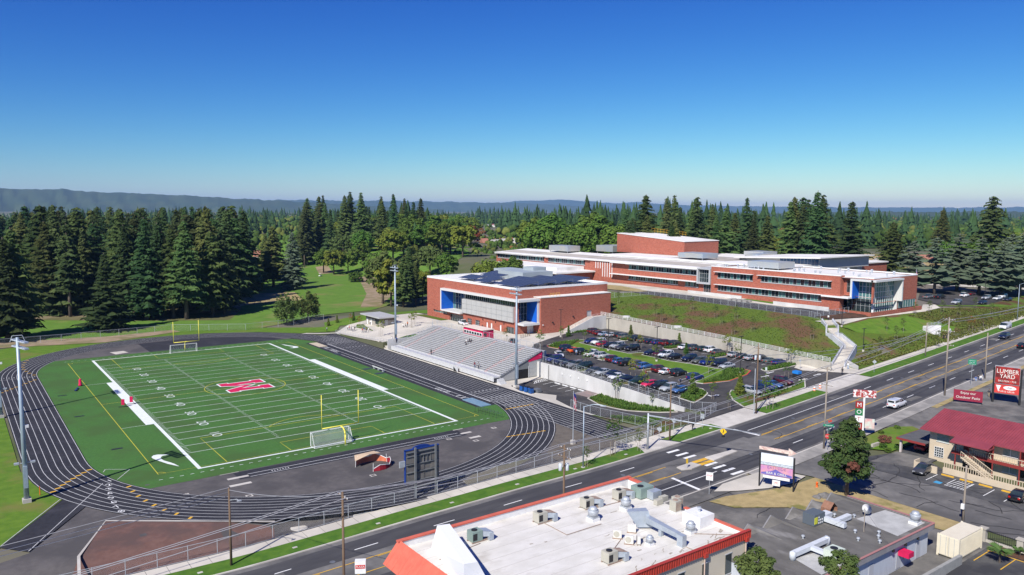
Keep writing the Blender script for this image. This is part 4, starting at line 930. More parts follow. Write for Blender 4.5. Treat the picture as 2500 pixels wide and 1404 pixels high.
# middle blocks, library, fly tower
MB().box(186,240,-18,75,10,22.0).build('middle_block', greypanel, sch); m = MB(); m.box(185.6,240.5,-18.5,75.5,22.0,22.5); m.build('middle_roof', roofwhite, sch)
MB().box(192,216,12,40,22.5,22.56).build('gravel_roof', gravelroof, sch)
m = MB(); m.add([(204,-21.8,21),(238,-21.8,21),(238,14,22.6),(204,14,22.6),(204,-21.8,25.3),(238,-21.8,25.3),(238,14,23.8),(204,14,23.8)], [(0,1,5,4),(1,2,6,5),(2,3,7,6),(3,0,4,7)]); m.build('library_wall', greypanel, sch)
glazing(sch, 'x', 203.9, -21.4, -5, 22.3, 24.7, 11, 1, mt=mat('blue_glass', (.015,.07,.16), rough=.1, spec=.7))
m = MB(); m.add([(201.5,-23.5,25.5),(239,-23.5,25.5),(239,15,23.9),(201.5,15,23.9),(201.5,-23.5,25.1),(239,-23.5,25.1),(239,15,23.5),(201.5,15,23.5)], [(0,1,2,3),(4,5,1,0),(5,6,2,1),(6,7,3,2),(7,4,0,3)]); m.build('library_roof', roofwhite, sch)
m = MB(); m.box(242,262,-16.5,8,10,21.3); m.build('rear_wing', brick, sch); MB().box(241.5,262.4,-17,8.4,21.3,21.8).build('rear_wing_roof', roofwhite, sch)
for i in range(9): MB().box(241.85,241.97,-12.5+i*1.1,-12.1+i*1.1,18.4,21.0).build('vertical_fin', white, sch)
m = MB(); m.add([(205,44,22.6),(228,44,22.6),(228,86,22.6),(205,86,22.6),(205,44,28.8),(228,44,28.9),(228,86,31.4),(205,86,31.5)], [(0,1,5,4),(1,2,6,5),(2,3,7,6),(3,0,4,7)]); m.build('fly_tower', brick, sch)
m = MB(); m.add([(204.8,43.8,28.95),(228.2,43.8,29.05),(228.2,86.2,31.55),(204.8,86.2,31.65),(204.8,43.8,28.7),(228.2,43.8,28.8),(228.2,86.2,31.3),(204.8,86.2,31.4)], [(0,1,2,3),(4,5,1,0),(7,4,0,3),(5,6,2,1),(6,7,3,2)]); m.build('fly_tower_roof', roofwhite, sch)
m = MB()
for i in range(12): yy = 62+i*2; m.tube((226.5,yy,30),(226.5,yy,32.4+.06*(yy-62)),.05,n=4)
m.tube((226.5,62,31.2),(226.5,84,32.5),.05,n=4); m.tube((226.5,62,32.2),(226.5,84,33.6),.05,n=4); m.build('safety_rail', yellowpaint, sch)
for x0, x1, y0, y1, z0, z1 in ((178.5,188,-22,-9,22.2,24.4),(188.5,198,20,33,23.3,25.2),(184,192,98,112,22.6,25.2),(208,226,92,104,22.0,25.0),(232,238,96,112,21,24.6),(228,238,20,30,23,24.8),(216,226,14,20,22.9,24.4)):
    u = MB(); u.box(x0,x1,y0,y1,z0,z1)
    for xx in (x0+.5,x1-.5):
        for yy in (y0+.5,y1-.5): u.box(xx-.1,xx+.1,yy-.1,yy+.1,z0-1.0,z0)
    u.build('plant_screen', mat('iridescent_screen', (.40,.47,.53), (.52,.50,.44), .12, rough=.45, metal=.4), sch)
random.seed(5)
for i in range(34):
    xx, yy = random.uniform(173,197), random.uniform(-57,-2); s = random.uniform(.25,.6)
    if 177 < xx < 190 and -24 < yy < -7: continue
    u = MB(); u.lathe([(s*.6,21.6),(s*.6,22.0+s),(s*.9,22.05+s),(s*.8,22.4+s),(.05,22.45+s)], (xx,yy,0), 8); u.build('roof_vent', galv, sch)

# ------------------------------------------------------------------ parking lot, hillside, terrace
def yl(x, d): return yc(x)+d
lot = drape('parking_lot', [(64.5,-32.0),(64.5,-79.0),(66,-83.5),(61.5,yl(61.5,14.2)),(74.5,yl(74.5,14.2)),(99.2,yl(99.2,14.2)),(119.3,yl(119.3,14.2)),(117.9,-80),(117.9,3.4),(100,3.3),(99,-.5),(90,-4.5),(80,-9.5),(72,-18),(67.1,-22),(67.1,-31.5)], lotasph, .02, 4)
drape('lower_lot', [(50.6,-60),(52.2,-53.2),(55.0,-50),(50.6,-42),(52,-36.3),(57.0,-35.2),(64.2,-33.8),(64.2,-86),(60,yl(60,14.2)),(57,-82),(51,-74)], lotasph, .03, 4)
drape('lower_pavement', [(50.6,-60),(52.2,-53.2),(55.0,-50),(50.6,-42),(52,-36.3),(57,-35.2),(64.2,-33.7),(64.2,-31.6),(50.6,-31.6),(49.8,-33),(49.8,-66)], plazacon, .045, 4)
drape('lower_slope', [(49.8,-66),(51,-74),(57,-82),(60,yl(60,14.2)),(46,yl(46,14.2)),(49.7,-85.6)], bankmat, .03, 3)
drape('entrance_pavement', [(112.9,-75.2),(114,-72),(117.95,-70.5),(126,-77),(124,yl(124,14)),(119.4,yl(119.4,14.1))], plazacon, .08, 3)
drape('gym_path', [(99,-.5),(100,3.3),(110,3.3),(112,-.6),(104,-.9)], plazacon, .05, 3)
drape('gym_bed', [(101.5,-1.0),(112.5,-.9),(117,1.0),(117,3.2),(112,3.2),(110,.5),(103,.2)], verge, .09, 3)
def bed(name, pts, mt, kerb_h=.14, off=.12, kerb=concrete, w=.25):
    o = drape(name, pts, mt, off, 3.0); n = len(pts); m = MB()
    for i in range(n):
        a, b = Vector(pts[i]), Vector(pts[(i+1)%n]); k = max(1, int((b-a).length/3)); d = (b-a).normalized(); nn = Vector((-d.y,d.x))*w/2
        for j in range(k):
            p, q = a.lerp(b, j/k), a.lerp(b, (j+1)/k); z0, z1 = G(*p), G(*q)
            m.add([(p.x-nn.x,p.y-nn.y,z0-.1),(q.x-nn.x,q.y-nn.y,z1-.1),(q.x+nn.x,q.y+nn.y,z1-.1),(p.x+nn.x,p.y+nn.y,z0-.1),(p.x-nn.x,p.y-nn.y,z0+kerb_h),(q.x-nn.x,q.y-nn.y,z1+kerb_h),(q.x+nn.x,q.y+nn.y,z1+kerb_h),(p.x+nn.x,p.y+nn.y,z0+kerb_h)], [(4,5,6,7),(0,1,5,4),(2,3,7,6)])
    m.build('kerb', kerb, o); return o
strip_poly = [(80.2,-15.8),(81.6,-13.6),(84.8,-12.2),(92.7,-10.8),(96.3,-12.0),(96.5,-14.8),(92.0,-15.6),(91.6,-22),(91.6,-36.4),(95.0,-36.8),(97.5,-38.0),(93.2,-39.6),(93.4,-49),(95.5,-54.5),(97.2,-61.9),(99.5,-64.4),(102.3,-65.6),(102.2,-67.8),(98,-69.8),(89.9,-71.2),(82.7,-69.4),(81.6,-67.4),(85,-66.4),(87.4,-64.9),(87.6,-58),(87,-54.6),(80,-54.6),(80,-52.6),(86.5,-52.4),(85.9,-44),(85.6,-39.0),(79.4,-39),(79.4,-37.3),(85.5,-37),(85.2,-22),(84.6,-20.4),(80.6,-20)]
swale = bed('central_swale', strip_poly, lawn)
for p in ([(80.7,-15.9),(84.8,-12.8),(92.5,-11.3),(95.8,-12.6),(95.8,-14.2),(91,-15),(84,-19.6),(81,-19.5)], [(92.0,-37),(96.6,-38.2),(93,-39.3),(91,-44),(89.5,-40)], [(98,-63),(101.8,-66),(101.6,-67.4),(97.8,-69.2),(90,-70.6),(83,-69),(84,-67.4),(93,-66)], [(79.8,-54.3),(79.8,-52.9),(84.5,-52.7),(84.5,-54.3)], [(79.7,-38.7),(79.7,-37.5),(84,-37.3),(84,-38.7)]):
    drape('planting', p, hillmat, .16, 3.0, parent=swale)
m = MB()
for pts in ([(80.2,-15.8),(80.6,-20)], [(102.3,-65.6),(102.2,-67.8),(98,-69.8),(89.9,-71.2),(82.7,-69.4)], [(81.6,-13.6),(80.2,-15.8)]):
    band(m, pts, .3, lambda x, y: G(x,y)+.146)
m.build('red_kerb_paint', redpaint, swale)
for yy in (-19.6,-36.9,-52.0,-69.6):
    bed('lot_island', [(105.6,yy-1.2),(113.5 if yy > -60 else 117.6,yy-1.3),(113.5 if yy > -60 else 117.6,yy+1.3),(105.6,yy+1.2),(104.9,yy)], hillmat)
for yy in (-45.6,-59.6): bed('lot_island', [(65.2,yy-1.0),(70.6,yy-1.0),(71.2,yy),(70.6,yy+1.0),(65.2,yy+1.0)], hillmat)
bed('lot_island', [(69.0,-78.4),(69.0,-74.0),(74.2,-72.6),(78.1,-70.2),(79.0,-72.2),(77.0,-75.3),(73.6,-77.0)], hillmat)
bed('roadside_bed', [(75.2,yl(75.2,14.3)),(77.5,-81.7),(80.9,-78.1),(83.5,-76.6),(84.6,-78.5),(84.2,-83.3),(92,-83.0),(100,-82.4),(106,-80.2),(99.0,yl(99,14.3))], verge)
drape('planting', [(79,-82.4),(83,-77.4),(83.8,-78.5),(83.6,-84),(92,-83.8),(100,-83.0),(105,-80.9),(99.3,-84.0),(88,-85.6),(78,-85.4)], hillmat, .16, 3)
bed('lower_island', [(58.8,-56.4),(63.6,-54.6),(63.9,-66),(64.0,-76.5),(63.0,-79.2),(60.5,-76.5),(57.8,-70.2),(57.0,-62)], bankmat)
m = MB()
def stalls(x0, x1, y0, y1, d=2.75):
    n = int(round(abs(y1-y0)/d))
    for i in range(n+1): y = y0+(y1-y0)*i/n; gline(m, (x0,y), (x1,y), .11, .03)
stalls(105.6,110.6,-2.5,-18.3); stalls(106.2,111.5,-21,-35.5); stalls(108,113,-38.4,-50.6); stalls(110,115,-53.4,-68.2)
stalls(93,98,-16,-34.8); stalls(94.6,100,-39.8,-63.4); stalls(79.2,84.5,-21,-37); stalls(79.2,84.5,-39.4,-52.2); stalls(80.2,85.5,-55,-67)
stalls(65.4,70.6,-28,-44.4); stalls(65.8,71,-46.8,-58.4); stalls(67,72.5,-60.8,-73)
stalls(84,88.5,-78.4,-83,2.9)
for i in range(5): gline(m, (59.4-.1*i,-39.5-2.9*i), (63.9,-38.9-2.9*i), .13, .035)
for i in range(7): gline(m, (58.4+i*.75,-37.4+i*.1), (60.2+i*.55,-35.6+i*.15), .16, .035)
gline(m, (58,-37.6), (63.6,-36.4), .13, .035); gline(m, (59.5,-35.6), (63.9,-34.5), .13, .035)
m.build('stall_lines', whitepaint, lot)
for i in range(4): MB().box(62.6,63.0,-40.9-2.9*i-.9,-40.9-2.9*i+.9,.02,.16).build('wheel_stop', whitepaint, label='white concrete wheel stop in the lower lot under the retaining wall', cat='wheel stop', group='wheel stops in the lower lot')
drape('hatched_bay', [(59.2,-51.5),(64.1,-50.4),(64.1,-58.0),(59.6,-56.6)], mat('worn_hatching', (.20,.175,.165), (.28,.20,.19), 1.0, rough=.9, stretch=(1,.2,1)), .045, 3)
m = MB()
def arrow(px, py, ang, turn=0):
    x, y, z = hit(px, py); c, s = math.cos(ang), math.sin(ang)
    P_ = [(-1.5,-.16),(.6,-.16),(.6,-.5),(1.5,0),(.6,.5),(.6,.16),(-1.5,.16)]
    if turn: P_ = [(-1.3,-.16),(.5,-.16),(.5,-.55),(1.4,0),(.5,.55),(.5,.18),(-.9,.18),(-.9,1.0),(-1.3,1.0)]
    m.add([(x+c*a-s*b, y+s*a+c*b, G(x+c*a-s*b, y+s*a+c*b)+.04) for a, b in P_], [tuple(range(len(P_)))])
arrow(1745,966,R(-8),1); arrow(1868,919,R(-4)); arrow(1995,915,R(0)); arrow(1960,927,R(170)); arrow(1880,910,R(180))
m.build('arrow_marking', whitepaint, lot)
# retaining wall between the two lots, with fence and railing
m = MB(); pts = [(WALLX-.02,-31.4)]
n = 24
for i in range(n):
    ya, yb = -31.4-i*48.6/n, -31.4-(i+1)*48.6/n
    for (y0, y1) in ((ya, yb),):
        z0, z1 = G(65,y0), G(65,y1); b0, b1 = G(64,y0)-.2, G(64,y1)-.2
        m.add([(WALLX-.35,y0,b0),(WALLX-.35,y1,b1),(WALLX-.35,y1,z1+.25),(WALLX-.35,y0,z0+.25),(WALLX+.1,y0,z0+.25),(WALLX+.1,y1,z1+.25),(WALLX+.1,y0,z0-.3),(WALLX+.1,y1,z1-.3)], [(0,1,2,3)[::-1],(3,2,5,4)[::-1],(4,5,7,6)[::-1]])
m.quad((WALLX-.35,-31.4,-.2),(WALLX+.1,-31.4,-.2),(WALLX+.1,-31.4,3.85),(WALLX-.35,-31.4,3.85)); m.quad((WALLX-.35,-80,1.0),(WALLX+.1,-80,1.0),(WALLX+.1,-80,G(65,-80)+.25),(WALLX-.35,-80,G(65,-80)+.25))
rw = m.build('retaining_wall', wallcon2, label='pale concrete retaining wall below the parking lot fence', cat='wall')
MB().box(WALLX-.42,WALLX-.36,-36.2,-36.05,.1,3.7).build('drain_pipe', darksteel, rw)
for i in range(4): MB().box(WALLX-.5,WALLX-.36,-41.6-3.0*i,-41.3-3.0*i,2.2,2.6).build('wall_lamp', white, rw)
fence('lot_fence', 'chain-link fence on top of the retaining wall along the car row', [(64.75,-31),(64.75,-81),(68,-84.4)], 1.75, 2.9, mid=True)
railing('wall_handrail', 'low pipe handrail bracketed to the retaining wall edge', [(WALLX-.2,-45,3.85),(WALLX-.2,-62,G(65,-62)+.25),(WALLX-.2,-79,G(65,-79)+.25)], .75, 2.4, galv, 2)
fence('lower_fence', 'chain-link fence between the sprint straight and the lower lot', [(50.3,-60.5),(50.1,-73),(49.9,-86.8),(47,yl(47,14.4))], 1.8, 3.2, mid=True)
fence('street_fence', 'chain-link fence by the pavement at the lower driveway', [(50.5,yl(50.5,14.5)),(59.5,yl(59.5,14.6)),(63.5,-85.9),(68.3,-84.6)], 1.9, 2.4, mid=True)
fence('stadium_street_fence', 'long chain-link fence between the pavement and the running track', [(-62,yl(-62,14.5)),(-27,yl(-27,14.4)),(8,yl(8,14.4)),(30,yl(30,14.4)),(46.5,yl(46.5,14.4))], 1.9, 3.6, mid=True)
railing('track_end_rail', 'white pipe barrier across the end of the sprint straight', [(37.2,-87.6,.45),(46.6,-87.3,.95)], 1.1, 1.6, white, 4)
fence('grandstand_rear_fence', 'mesh fence behind the right end of the grandstand beside the lot', [(67.2,-20),(67.2,-31)], 2.2, 2.2, zf=lambda x, y: 3.6)
# wall at the foot of the hill with pipe railing
m = MB(); n = 30
for i in range(n):
    y0, y1 = 3.4-i*83.0/n, 3.4-(i+1)*83.0/n; b0, b1 = lotz(117,y0)-.2, lotz(117,y1)-.2; t0, t1 = backtop(y0)+.1, backtop(y1)+.1
    m.add([(117.75,y0,b0),(117.75,y1,b1),(117.75,y1,t1),(117.75,y0,t0),(118.25,y0,t0),(118.25,y1,t1),(118.25,y1,t1-.6),(118.25,y0,t0-.6)], [(3,2,1,0),(4,5,2,3),(5,4,7,6)])
m.quad((117.75,3.4,3.2),(118.25,3.4,3.2),(118.25,3.4,backtop(3.4)+.1),(117.75,3.4,backtop(3.4)+.1)); m.quad((118.25,-79.6,2.8),(117.75,-79.6,2.8),(117.75,-79.6,backtop(-79.6)+.1),(118.25,-79.6,backtop(-79.6)+.1))
m.build('hill_wall', wallcon, label='long beige concrete wall at the foot of the planted hill', cat='wall')
railing('hill_railing', 'white pipe railing on top of the beige hill wall', [(118,3.2-i*8.25,backtop(3.2-i*8.25)+.1) for i in range(11)], 1.15, 2.1, white, 4, r=.045)
# side stair of the gym along the annex
st = athing('gym_stair', 'concrete stair climbing along the brick side of the gymnasium', 'stair', (100,1,3.6))
for i in range(24): MB().box(100+i*.5,100.5+i*.5,.4,3.3,3.4,3.76+i*.165).build('step', concrete, st)
MB().box(112,117.7,.45,3.3,3.4,7.75).build('landing', concrete, st)
railing('', '', [(100,.4,3.75),(112,.4,7.7),(117.5,.4,7.75)], 1.0, 1.6, mat('pinkish_rail', (.55,.42,.40), rough=.5), 2, parent=st, r=.05)
m = MB(); m.add([(100,.2,3.4),(117.7,.2,3.4),(117.7,.2,8.0),(112,.2,7.9),(100,.2,3.9),(100,.4,3.4),(117.7,.4,3.4),(117.7,.4,8.0),(112,.4,7.9),(100,.4,3.9)], [(0,1,2,3,4),(9,8,7,6,5),(4,3,8,9),(3,2,7,8)]); m.build('stair_wall', wallcon2, st)
# planted hill and terrace
drape('hillside', [(118.2,3.5),(118.2,-79.4),(122.5,-80),(126,yl(126,14.3)),(210,yl(210,14.3)),(300,yl(300,14.3)),(300,-74),(254,-70),(233,-64.6),(212,-62.4),(199,-63.0),(166,-61.0),(149.5,-62.6),(149.5,20),(140,34),(124.8,30),(124.8,3.5)], hillmat, .03, 3)
drape('right_bank', [(186,-64),(199,-63.3),(212,-62.8),(233,-65.2),(254,-70.6),(254,yl(254,14.6)),(215,yl(215,14.6)),(196,-74.5)], bankmat, .07, 3)
drape('lawn_patch', [(147,-64.2),(166,-62.5),(186,-64.2),(196,-74),(190,-76),(160,-71),(150,-68)], lawn, .06, 3)
drape('terrace_court', [(150,20),(150,-54.5),(160,-54.5),(168.5,-54),(168.5,-44),(162,-37.3),(162,-15.5),(158,20)], asphalt, .05, 4)
drape('terrace_paving', [(162,-15.5),(162,-37.3),(168.5,-44),(169.9,-44),(169.9,-.5),(171.2,6),(171.2,40),(168,60),(152,66),(146,60),(158,20)], plazacon, .05, 4)
drape('terrace_lawn', [(152,20),(158,20),(163,40),(160,58),(146,60),(150,30)], drygrass, .08, 4)
drape('school_path', [(146.2,-57.0),(149.5,-60.2),(168,-59.0) if False else (168,-61.7),(199,-61.8),(209,-57.5),(213,-59.5),(211,-62.2),(199,-63.1),(166,-61.9),(149,-63.4),(146.6,-62.6)], plazacon, .10, 3)
drape('mulch_bed', [(151,-55),(168,-54.8),(168,-61.3),(150,-59.9)], barkmulch, .08, 3)
m = MB(); m.box(164.6,164.9,-50,-30,10.8,12.6); m.build('ramp_wall', wallcon2, label='pale ramp wall in front of the school facade', cat='wall')
m = MB(); m.box(166.2,166.5,-16,8,11.0,12.9); m.build('ramp_wall', wallcon2, label='pale ramp wall below the glazed link of the school', cat='wall')
railing('ramp_railing', 'reddish railing on the ramp below the glazed link of the school', [(166.2,8,12.9),(166.2,-14,12.9)], .9, 2, mat('rust_rail', (.40,.20,.16), rough=.6), 2)
railing('ramp_railing', 'reddish railing on the ramp by the school entrance', [(164.6,-50,12.6),(164.6,-31,12.6)], .9, 2, MATS['rust_rail'], 2)
drape('facade_lawn', [(165.5,-29),(169.5,-32),(169.5,-16),(167,-16)], lawn, .1, 3)
for i in range(8): MB().box(160.5+1.9*(i%2),161.9+1.9*(i%2),-16-2.1*(i//2),-14.6-2.1*(i//2),11.3,12.2).build('terrace_seat_block', mat('grey_block', (.28,.27,.25), (.33,.32,.30), 1, rough=.9), label='grey cube seat block on the school terrace', cat='seat', group='seat blocks on the terrace')
fence('terrace_fence', 'chain-link fence along the edge of the school terrace above the hill', [(138,22),(149.6,12),(149.6,-53),(148.4,-57.4)], 1.7, 3.0, mid=True)
fence('terrace_fence', 'chain-link fence across the end of the school terrace', [(149.8,-53.5),(160,-55.0),(168.2,-54.6)], 1.7, 2.6, mid=True)
# zig-zag stair up the hill
zs = athing('hill_stair', 'zigzag concrete stair with pale side walls climbing the planted hill', 'stair', (124,-78,3.4))
ZP = [(123.2,-78.4,3.3),(134.6,-74.4,6.0),(136.9,-73.4,6.0),(139.2,-68.2,8.0),(139.9,-66.4,8.0),(143.8,-64.0,9.6),(145.0,-62.9,9.6),(146.6,-60.8,10.7)]
for (a, b) in zip(ZP[:-1], ZP[1:]):
    a = Vector(a); b = Vector(b); d = Vector((b.x-a.x,b.y-a.y)); L = d.length; d.normalize(); nn = Vector((-d.y,d.x)); dz = b.z-a.z; n = max(1, int(round(dz/.17))) if dz > .1 else 1
    for i in range(n):
        p0 = a.to_2d()+d*(L*i/n); p1 = a.to_2d()+d*(L*(i+1)/n+.02); z = a.z+dz*(i+1)/n
        q = [p0-nn*1.35, p1-nn*1.35, p1+nn*1.35, p0+nn*1.35]; MB().prism([(v.x,v.y) for v in q], z-1.2, z).build('step' if dz > .1 else 'landing', concrete, zs)
    for s in (-1, 1):
        w = MB(); e = .55 if dz > .1 else .9
        q = [a.to_2d()+nn*s*1.35-d*e*.3, b.to_2d()+nn*s*1.35+d*e*.6, b.to_2d()+nn*s*1.7+d*e*.6, a.to_2d()+nn*s*1.7-d*e*.3]
        vs = [(v.x,v.y,min(a.z,G(v.x,v.y))-1.0) for v in q]+[(q[0].x,q[0].y,a.z+1.0),(q[1].x,q[1].y,b.z+1.0),(q[2].x,q[2].y,b.z+1.0),(q[3].x,q[3].y,a.z+1.0)]
        w.add(vs, [(0,1,5,4),(1,2,6,5),(2,3,7,6),(3,0,4,7),(4,5,6,7)]); w.build('side_wall', blueconc, zs)
        pa = a.to_2d()+nn*s*1.52; pb_ = b.to_2d()+nn*s*1.52; r_ = MB(); r_.tube((pa.x,pa.y,a.z+1.25),(pb_.x,pb_.y,b.z+1.25),.04,n=5); r_.build('handrail', galv, zs)
m = MB(); m.add([(126.4,-78.2,3.2),(124.4,-82.8,3.0),(124.4,-82.8,4.2),(126.4,-78.2,5.2),(126.7,-78.0,3.2),(124.7,-82.9,3.0),(124.7,-82.9,4.2),(126.7,-78.0,5.2)], [(0,1,2,3),(7,6,5,4),(3,2,6,7),(1,5,6,2)]); m.build('stair_cheek', wallcon2, zs)
# concrete outlet box on the bank, seat wall pads on the hill
ob = athing('drain_outlet', 'concrete drainage outlet with railing set in the roadside bank', 'drain', (180,-75,5.6))
m = MB(); m.add([(178.2,-72.5,8.4),(183.8,-75.2,8.4),(178.6,-77.4,5.3),(178.2,-72.5,6.0),(183.8,-75.2,5.4),(184.4,-74.0,8.4),(184.4,-74.0,5.6)], [(0,2,1),(0,3,2),(3,4,2),(1,2,4),(0,1,5),(1,4,6,5)]); m.build('headwall', wallcon2, ob)
railing('', '', [(179.6,-73.3,8.4),(183.8,-75.2,8.4),(184.4,-74,8.4)], 1.0, 1.2, galv, 3, parent=ob)
for x, y in ((121.2,-5.5),(121.0,-27.5)):
    m = MB(); m.lathe([(1.2,0),(1.25,.45),(.9,.5)], (x,y,G(x,y)-.1), 10); m.build('catch_basin', wallcon2, label='round concrete catch basin half buried in the hill above the wall', cat='catch basin', group='catch basins on the hill')
# right-hand lot and loop road
drape('upper_lot', [(214,-60.5),(229,-46),(256,-33.6),(283,-38),(276,-50),(267,-62),(242,-63.6)], lotasph, .06, 4)
drape('loop_road', [(205,-10),(268,-24),(290,-40),(300,-62),(300,-70),(282,-66),(283,-52),(262,-33),(205,-16)], roadgrey, .05, 4)
drape('park_path', [(262,-33),(290,-12),(310,-60),(318,-60),(300,0),(280,-4),(200,6),(200,0),(262,-25)], plazacon, .045, 5)
drape('park_lawn', [(242,8),(300,0),(330,-60),(470,-60),(520,60),(460,150),(262,90),(262,8)], drygrass, .03, 6)
drape('lot_edge_bed', [(242,-64.2),(268,-62.6),(282,-60),(296,-70),(254,-71)], bankmat, .09, 4)
drape('school_lawn', [(211,-60.5),(233,-64),(254,-70.2),(254,-69),(240,-63.9),(214,-60.4)], lawn, .1, 4)

# ------------------------------------------------------------------ cars
def car_meshes(kind):
    S = {'sedan': dict(L=4.75, w=.90, hood=.98, trunk=1.02, roof=1.44, rb=-1.75, rr=-1.0, fr=.25, fb=1.25, belt=.98, r=.33),
         'hatch': dict(L=4.2, w=.88, hood=1.0, trunk=1.02, roof=1.50, rb=-2.0, rr=-1.55, fr=.35, fb=1.2, belt=1.0, r=.32),
         'wagon': dict(L=4.8, w=.91, hood=1.02, trunk=1.05, roof=1.58, rb=-2.28, rr=-1.9, fr=.2, fb=1.15, belt=1.02, r=.34),
         'SUV': dict(L=4.75, w=.95, hood=1.12, trunk=1.12, roof=1.76, rb=-2.28, rr=-2.0, fr=.25, fb=1.1, belt=1.12, r=.38),
         'van': dict(L=5.6, w=1.0, hood=1.25, trunk=1.3, roof=2.1, rb=-2.75, rr=-2.68, fr=1.35, fb=2.1, belt=1.3, r=.36),
         'pickup': dict(L=5.7, w=.98, hood=1.2, trunk=1.15, roof=1.86, rb=-.75, rr=-.55, fr=.55, fb=1.35, belt=1.18, r=.40),
         'canopy pickup': dict(L=5.7, w=.98, hood=1.2, trunk=1.15, roof=1.86, rb=-.75, rr=-.55, fr=.55, fb=1.35, belt=1.18, r=.40)}[kind]
    L, w, r = S['L'], S['w'], S['r']; h = L/2
    st_ = [(-h,.80,.42,S['trunk']-.22),(-h+.08,.93,.33,S['trunk']-.08),(-h+.35,.985,.30,S['trunk']),(S['rb']+.1,1,.26,S['belt']),(0,1,.25,S['belt']),(S['fb']-.1,1,.26,S['belt']),(S['fb']+.25,.99,.27,S['hood']),(h-.55,.96,.29,S['hood']-.13),(h-.14,.88,.32,S['hood']-.3),(h,.76,.40,S['hood']-.42)]
    b = MB(); rings = []
    for x, k, zb, zt in st_:
        ww = w*k; sec = [(ww*.86,zb),(ww*.985,zb+.12),(ww,zb+(zt-zb)*.5),(ww*.985,zt-.12),(ww*.90,zt)]
        sec = [(x,y,z) for y, z in sec]+[(x,-y,z) for y, z in sec[::-1]]; rings.append(sec)
    k = len(rings[0]); vs = [v for rg in rings for v in rg]
    fs = [(i*k+j, i*k+(j+1)%k, (i+1)*k+(j+1)%k, (i+1)*k+j) for i in range(len(rings)-1) for j in range(k)]
    fs += [tuple(range(k)), tuple((len(rings)-1)*k+j for j in range(k-1,-1,-1))]; b.add(vs, [f[::-1] for f in fs[:-2]]+[fs[-2],fs[-1]])
    g0, g1 = w*.90, w*.74; be, ro = S['belt']-.02, S['roof']; rb, rr, fr, fb = S['rb'], S['rr'], S['fr'], S['fb']
    # roof slab and pillars in body colour
    b.add([(rr,-g1,ro-.06),(fr,-g1,ro-.06),(fr,g1,ro-.06),(rr,g1,ro-.06),(rr+.12,-g1*.9,ro),(fr-.12,-g1*.9,ro),(fr-.12,g1*.9,ro),(rr+.12,g1*.9,ro)], [(4,5,6,7),(0,1,5,4),(1,2,6,5),(2,3,7,6),(3,0,4,7)])
    def pil(xb, xt, dw=.09):
        for s in (-1, 1): b.add([(xb-dw,s*(g0+.012),be),(xb+dw,s*(g0+.012),be),(xt+dw,s*(g1+.012),ro-.05),(xt-dw,s*(g1+.012),ro-.05)], [(0,1,2,3) if s < 0 else (3,2,1,0)])
    pil(rb+.1, rr+.08); pil(fb-.08, fr-.05, .06); pil((rb+fb)/2-.1, (rr+fr)/2-.05, .06)
    if kind in ('SUV','wagon','van'): pil(rb+.85, rr+.75, .07)
    if kind == 'van':
        for s in (-1, 1): b.add([(rb+.1,s*(g0+.02),be),(.9,s*(g0+.02),be),(.75,s*(g1+.02),ro-.05),(rr+.1,s*(g1+.02),ro-.05)], [(0,1,2,3) if s < 0 else (3,2,1,0)])
    ax = (-L*.30, L*.31)
    for x in ax:
        for s in (-1, 1):
            n = 10; b.add([(x+(r+.07)*math.cos(math.pi*i/n), s*(w*1.003), .30+(r+.07)*math.sin(math.pi*i/n)) for i in range(n+1)], [tuple(range(n+1)) if s < 0 else tuple(range(n,-1,-1))], 1)
    b.add([(-h-.005,-w*.5,.55),(-h-.005,w*.5,.55),(-h-.005,w*.5,.35),(-h-.005,-w*.5,.35)], [(0,1,2,3)], 1)
    b.add([(h+.012,-w*.5,.62),(h+.012,w*.5,.62),(h+.012,w*.5,.42),(h+.012,-w*.5,.42)], [(3,2,1,0)], 1)
    if 'pickup' in kind:
        b.add([(-h+.12,-w*.82,S['belt']+.004),(rb-.1,-w*.82,S['belt']+.004),(rb-.1,w*.82,S['belt']+.004),(-h+.12,w*.82,S['belt']+.004)], [(0,1,2,3)], 1)
    out = {'body': b.mesh('body', [white, darksteel], False)}
    for p in out['body'].polygons: p.use_smooth = len(p.vertices) == 4
    m_ = MB(); m_.quad((fb,-g0,be),(fb,g0,be),(fr,g1,ro-.05),(fr,-g1,ro-.05)); out['windscreen'] = m_.mesh('windscreen', glassd)
    m_ = MB(); m_.quad((rb,g0,be),(rb,-g0,be),(rr,-g1,ro-.05),(rr,g1,ro-.05)); out['rear_window'] = m_.mesh('rear_window', glassd)
    for s, nm in ((-1,'sr'),(1,'sl')):
        m_ = MB(); v = [(rb,s*g0,be),(fb,s*g0,be),(fr,s*g1,ro-.05),(rr,s*g1,ro-.05)]; m_.add(v, [(0,1,2,3) if s < 0 else (3,2,1,0)]); out[nm] = m_.mesh('side_window', glassd)
    out['wheels'] = [(x, s*(w-.09), r) for x in ax for s in (-1, 1)]; out['w'] = w; out['h'] = h; out['S'] = S
    m_ = MB()
    for i in range(2): pass
    t = MB(); n = 14
    prof = [(r*.62,-.11),(r*.97,-.11),(r,-.05),(r,.05),(r*.97,.11),(r*.62,.11)]
    vs = [(rr_*math.cos(2*math.pi*i/n), y, rr_*math.sin(2*math.pi*i/n)) for rr_, y in prof for i in range(n)]
    t.add(vs, [(q*n+i, q*n+(i+1)%n, (q+1)*n+(i+1)%n, (q+1)*n+i) for q in range(5) for i in range(n)]); out['tyre'] = t.mesh('tyre', rubber)
    t = MB(); t.tube((0,-.10,0),(0,.10,0),r*.63,n=12); out['rim'] = t.mesh('rim', mat('rim_alloy', (.38,.39,.40), rough=.35, metal=.6))
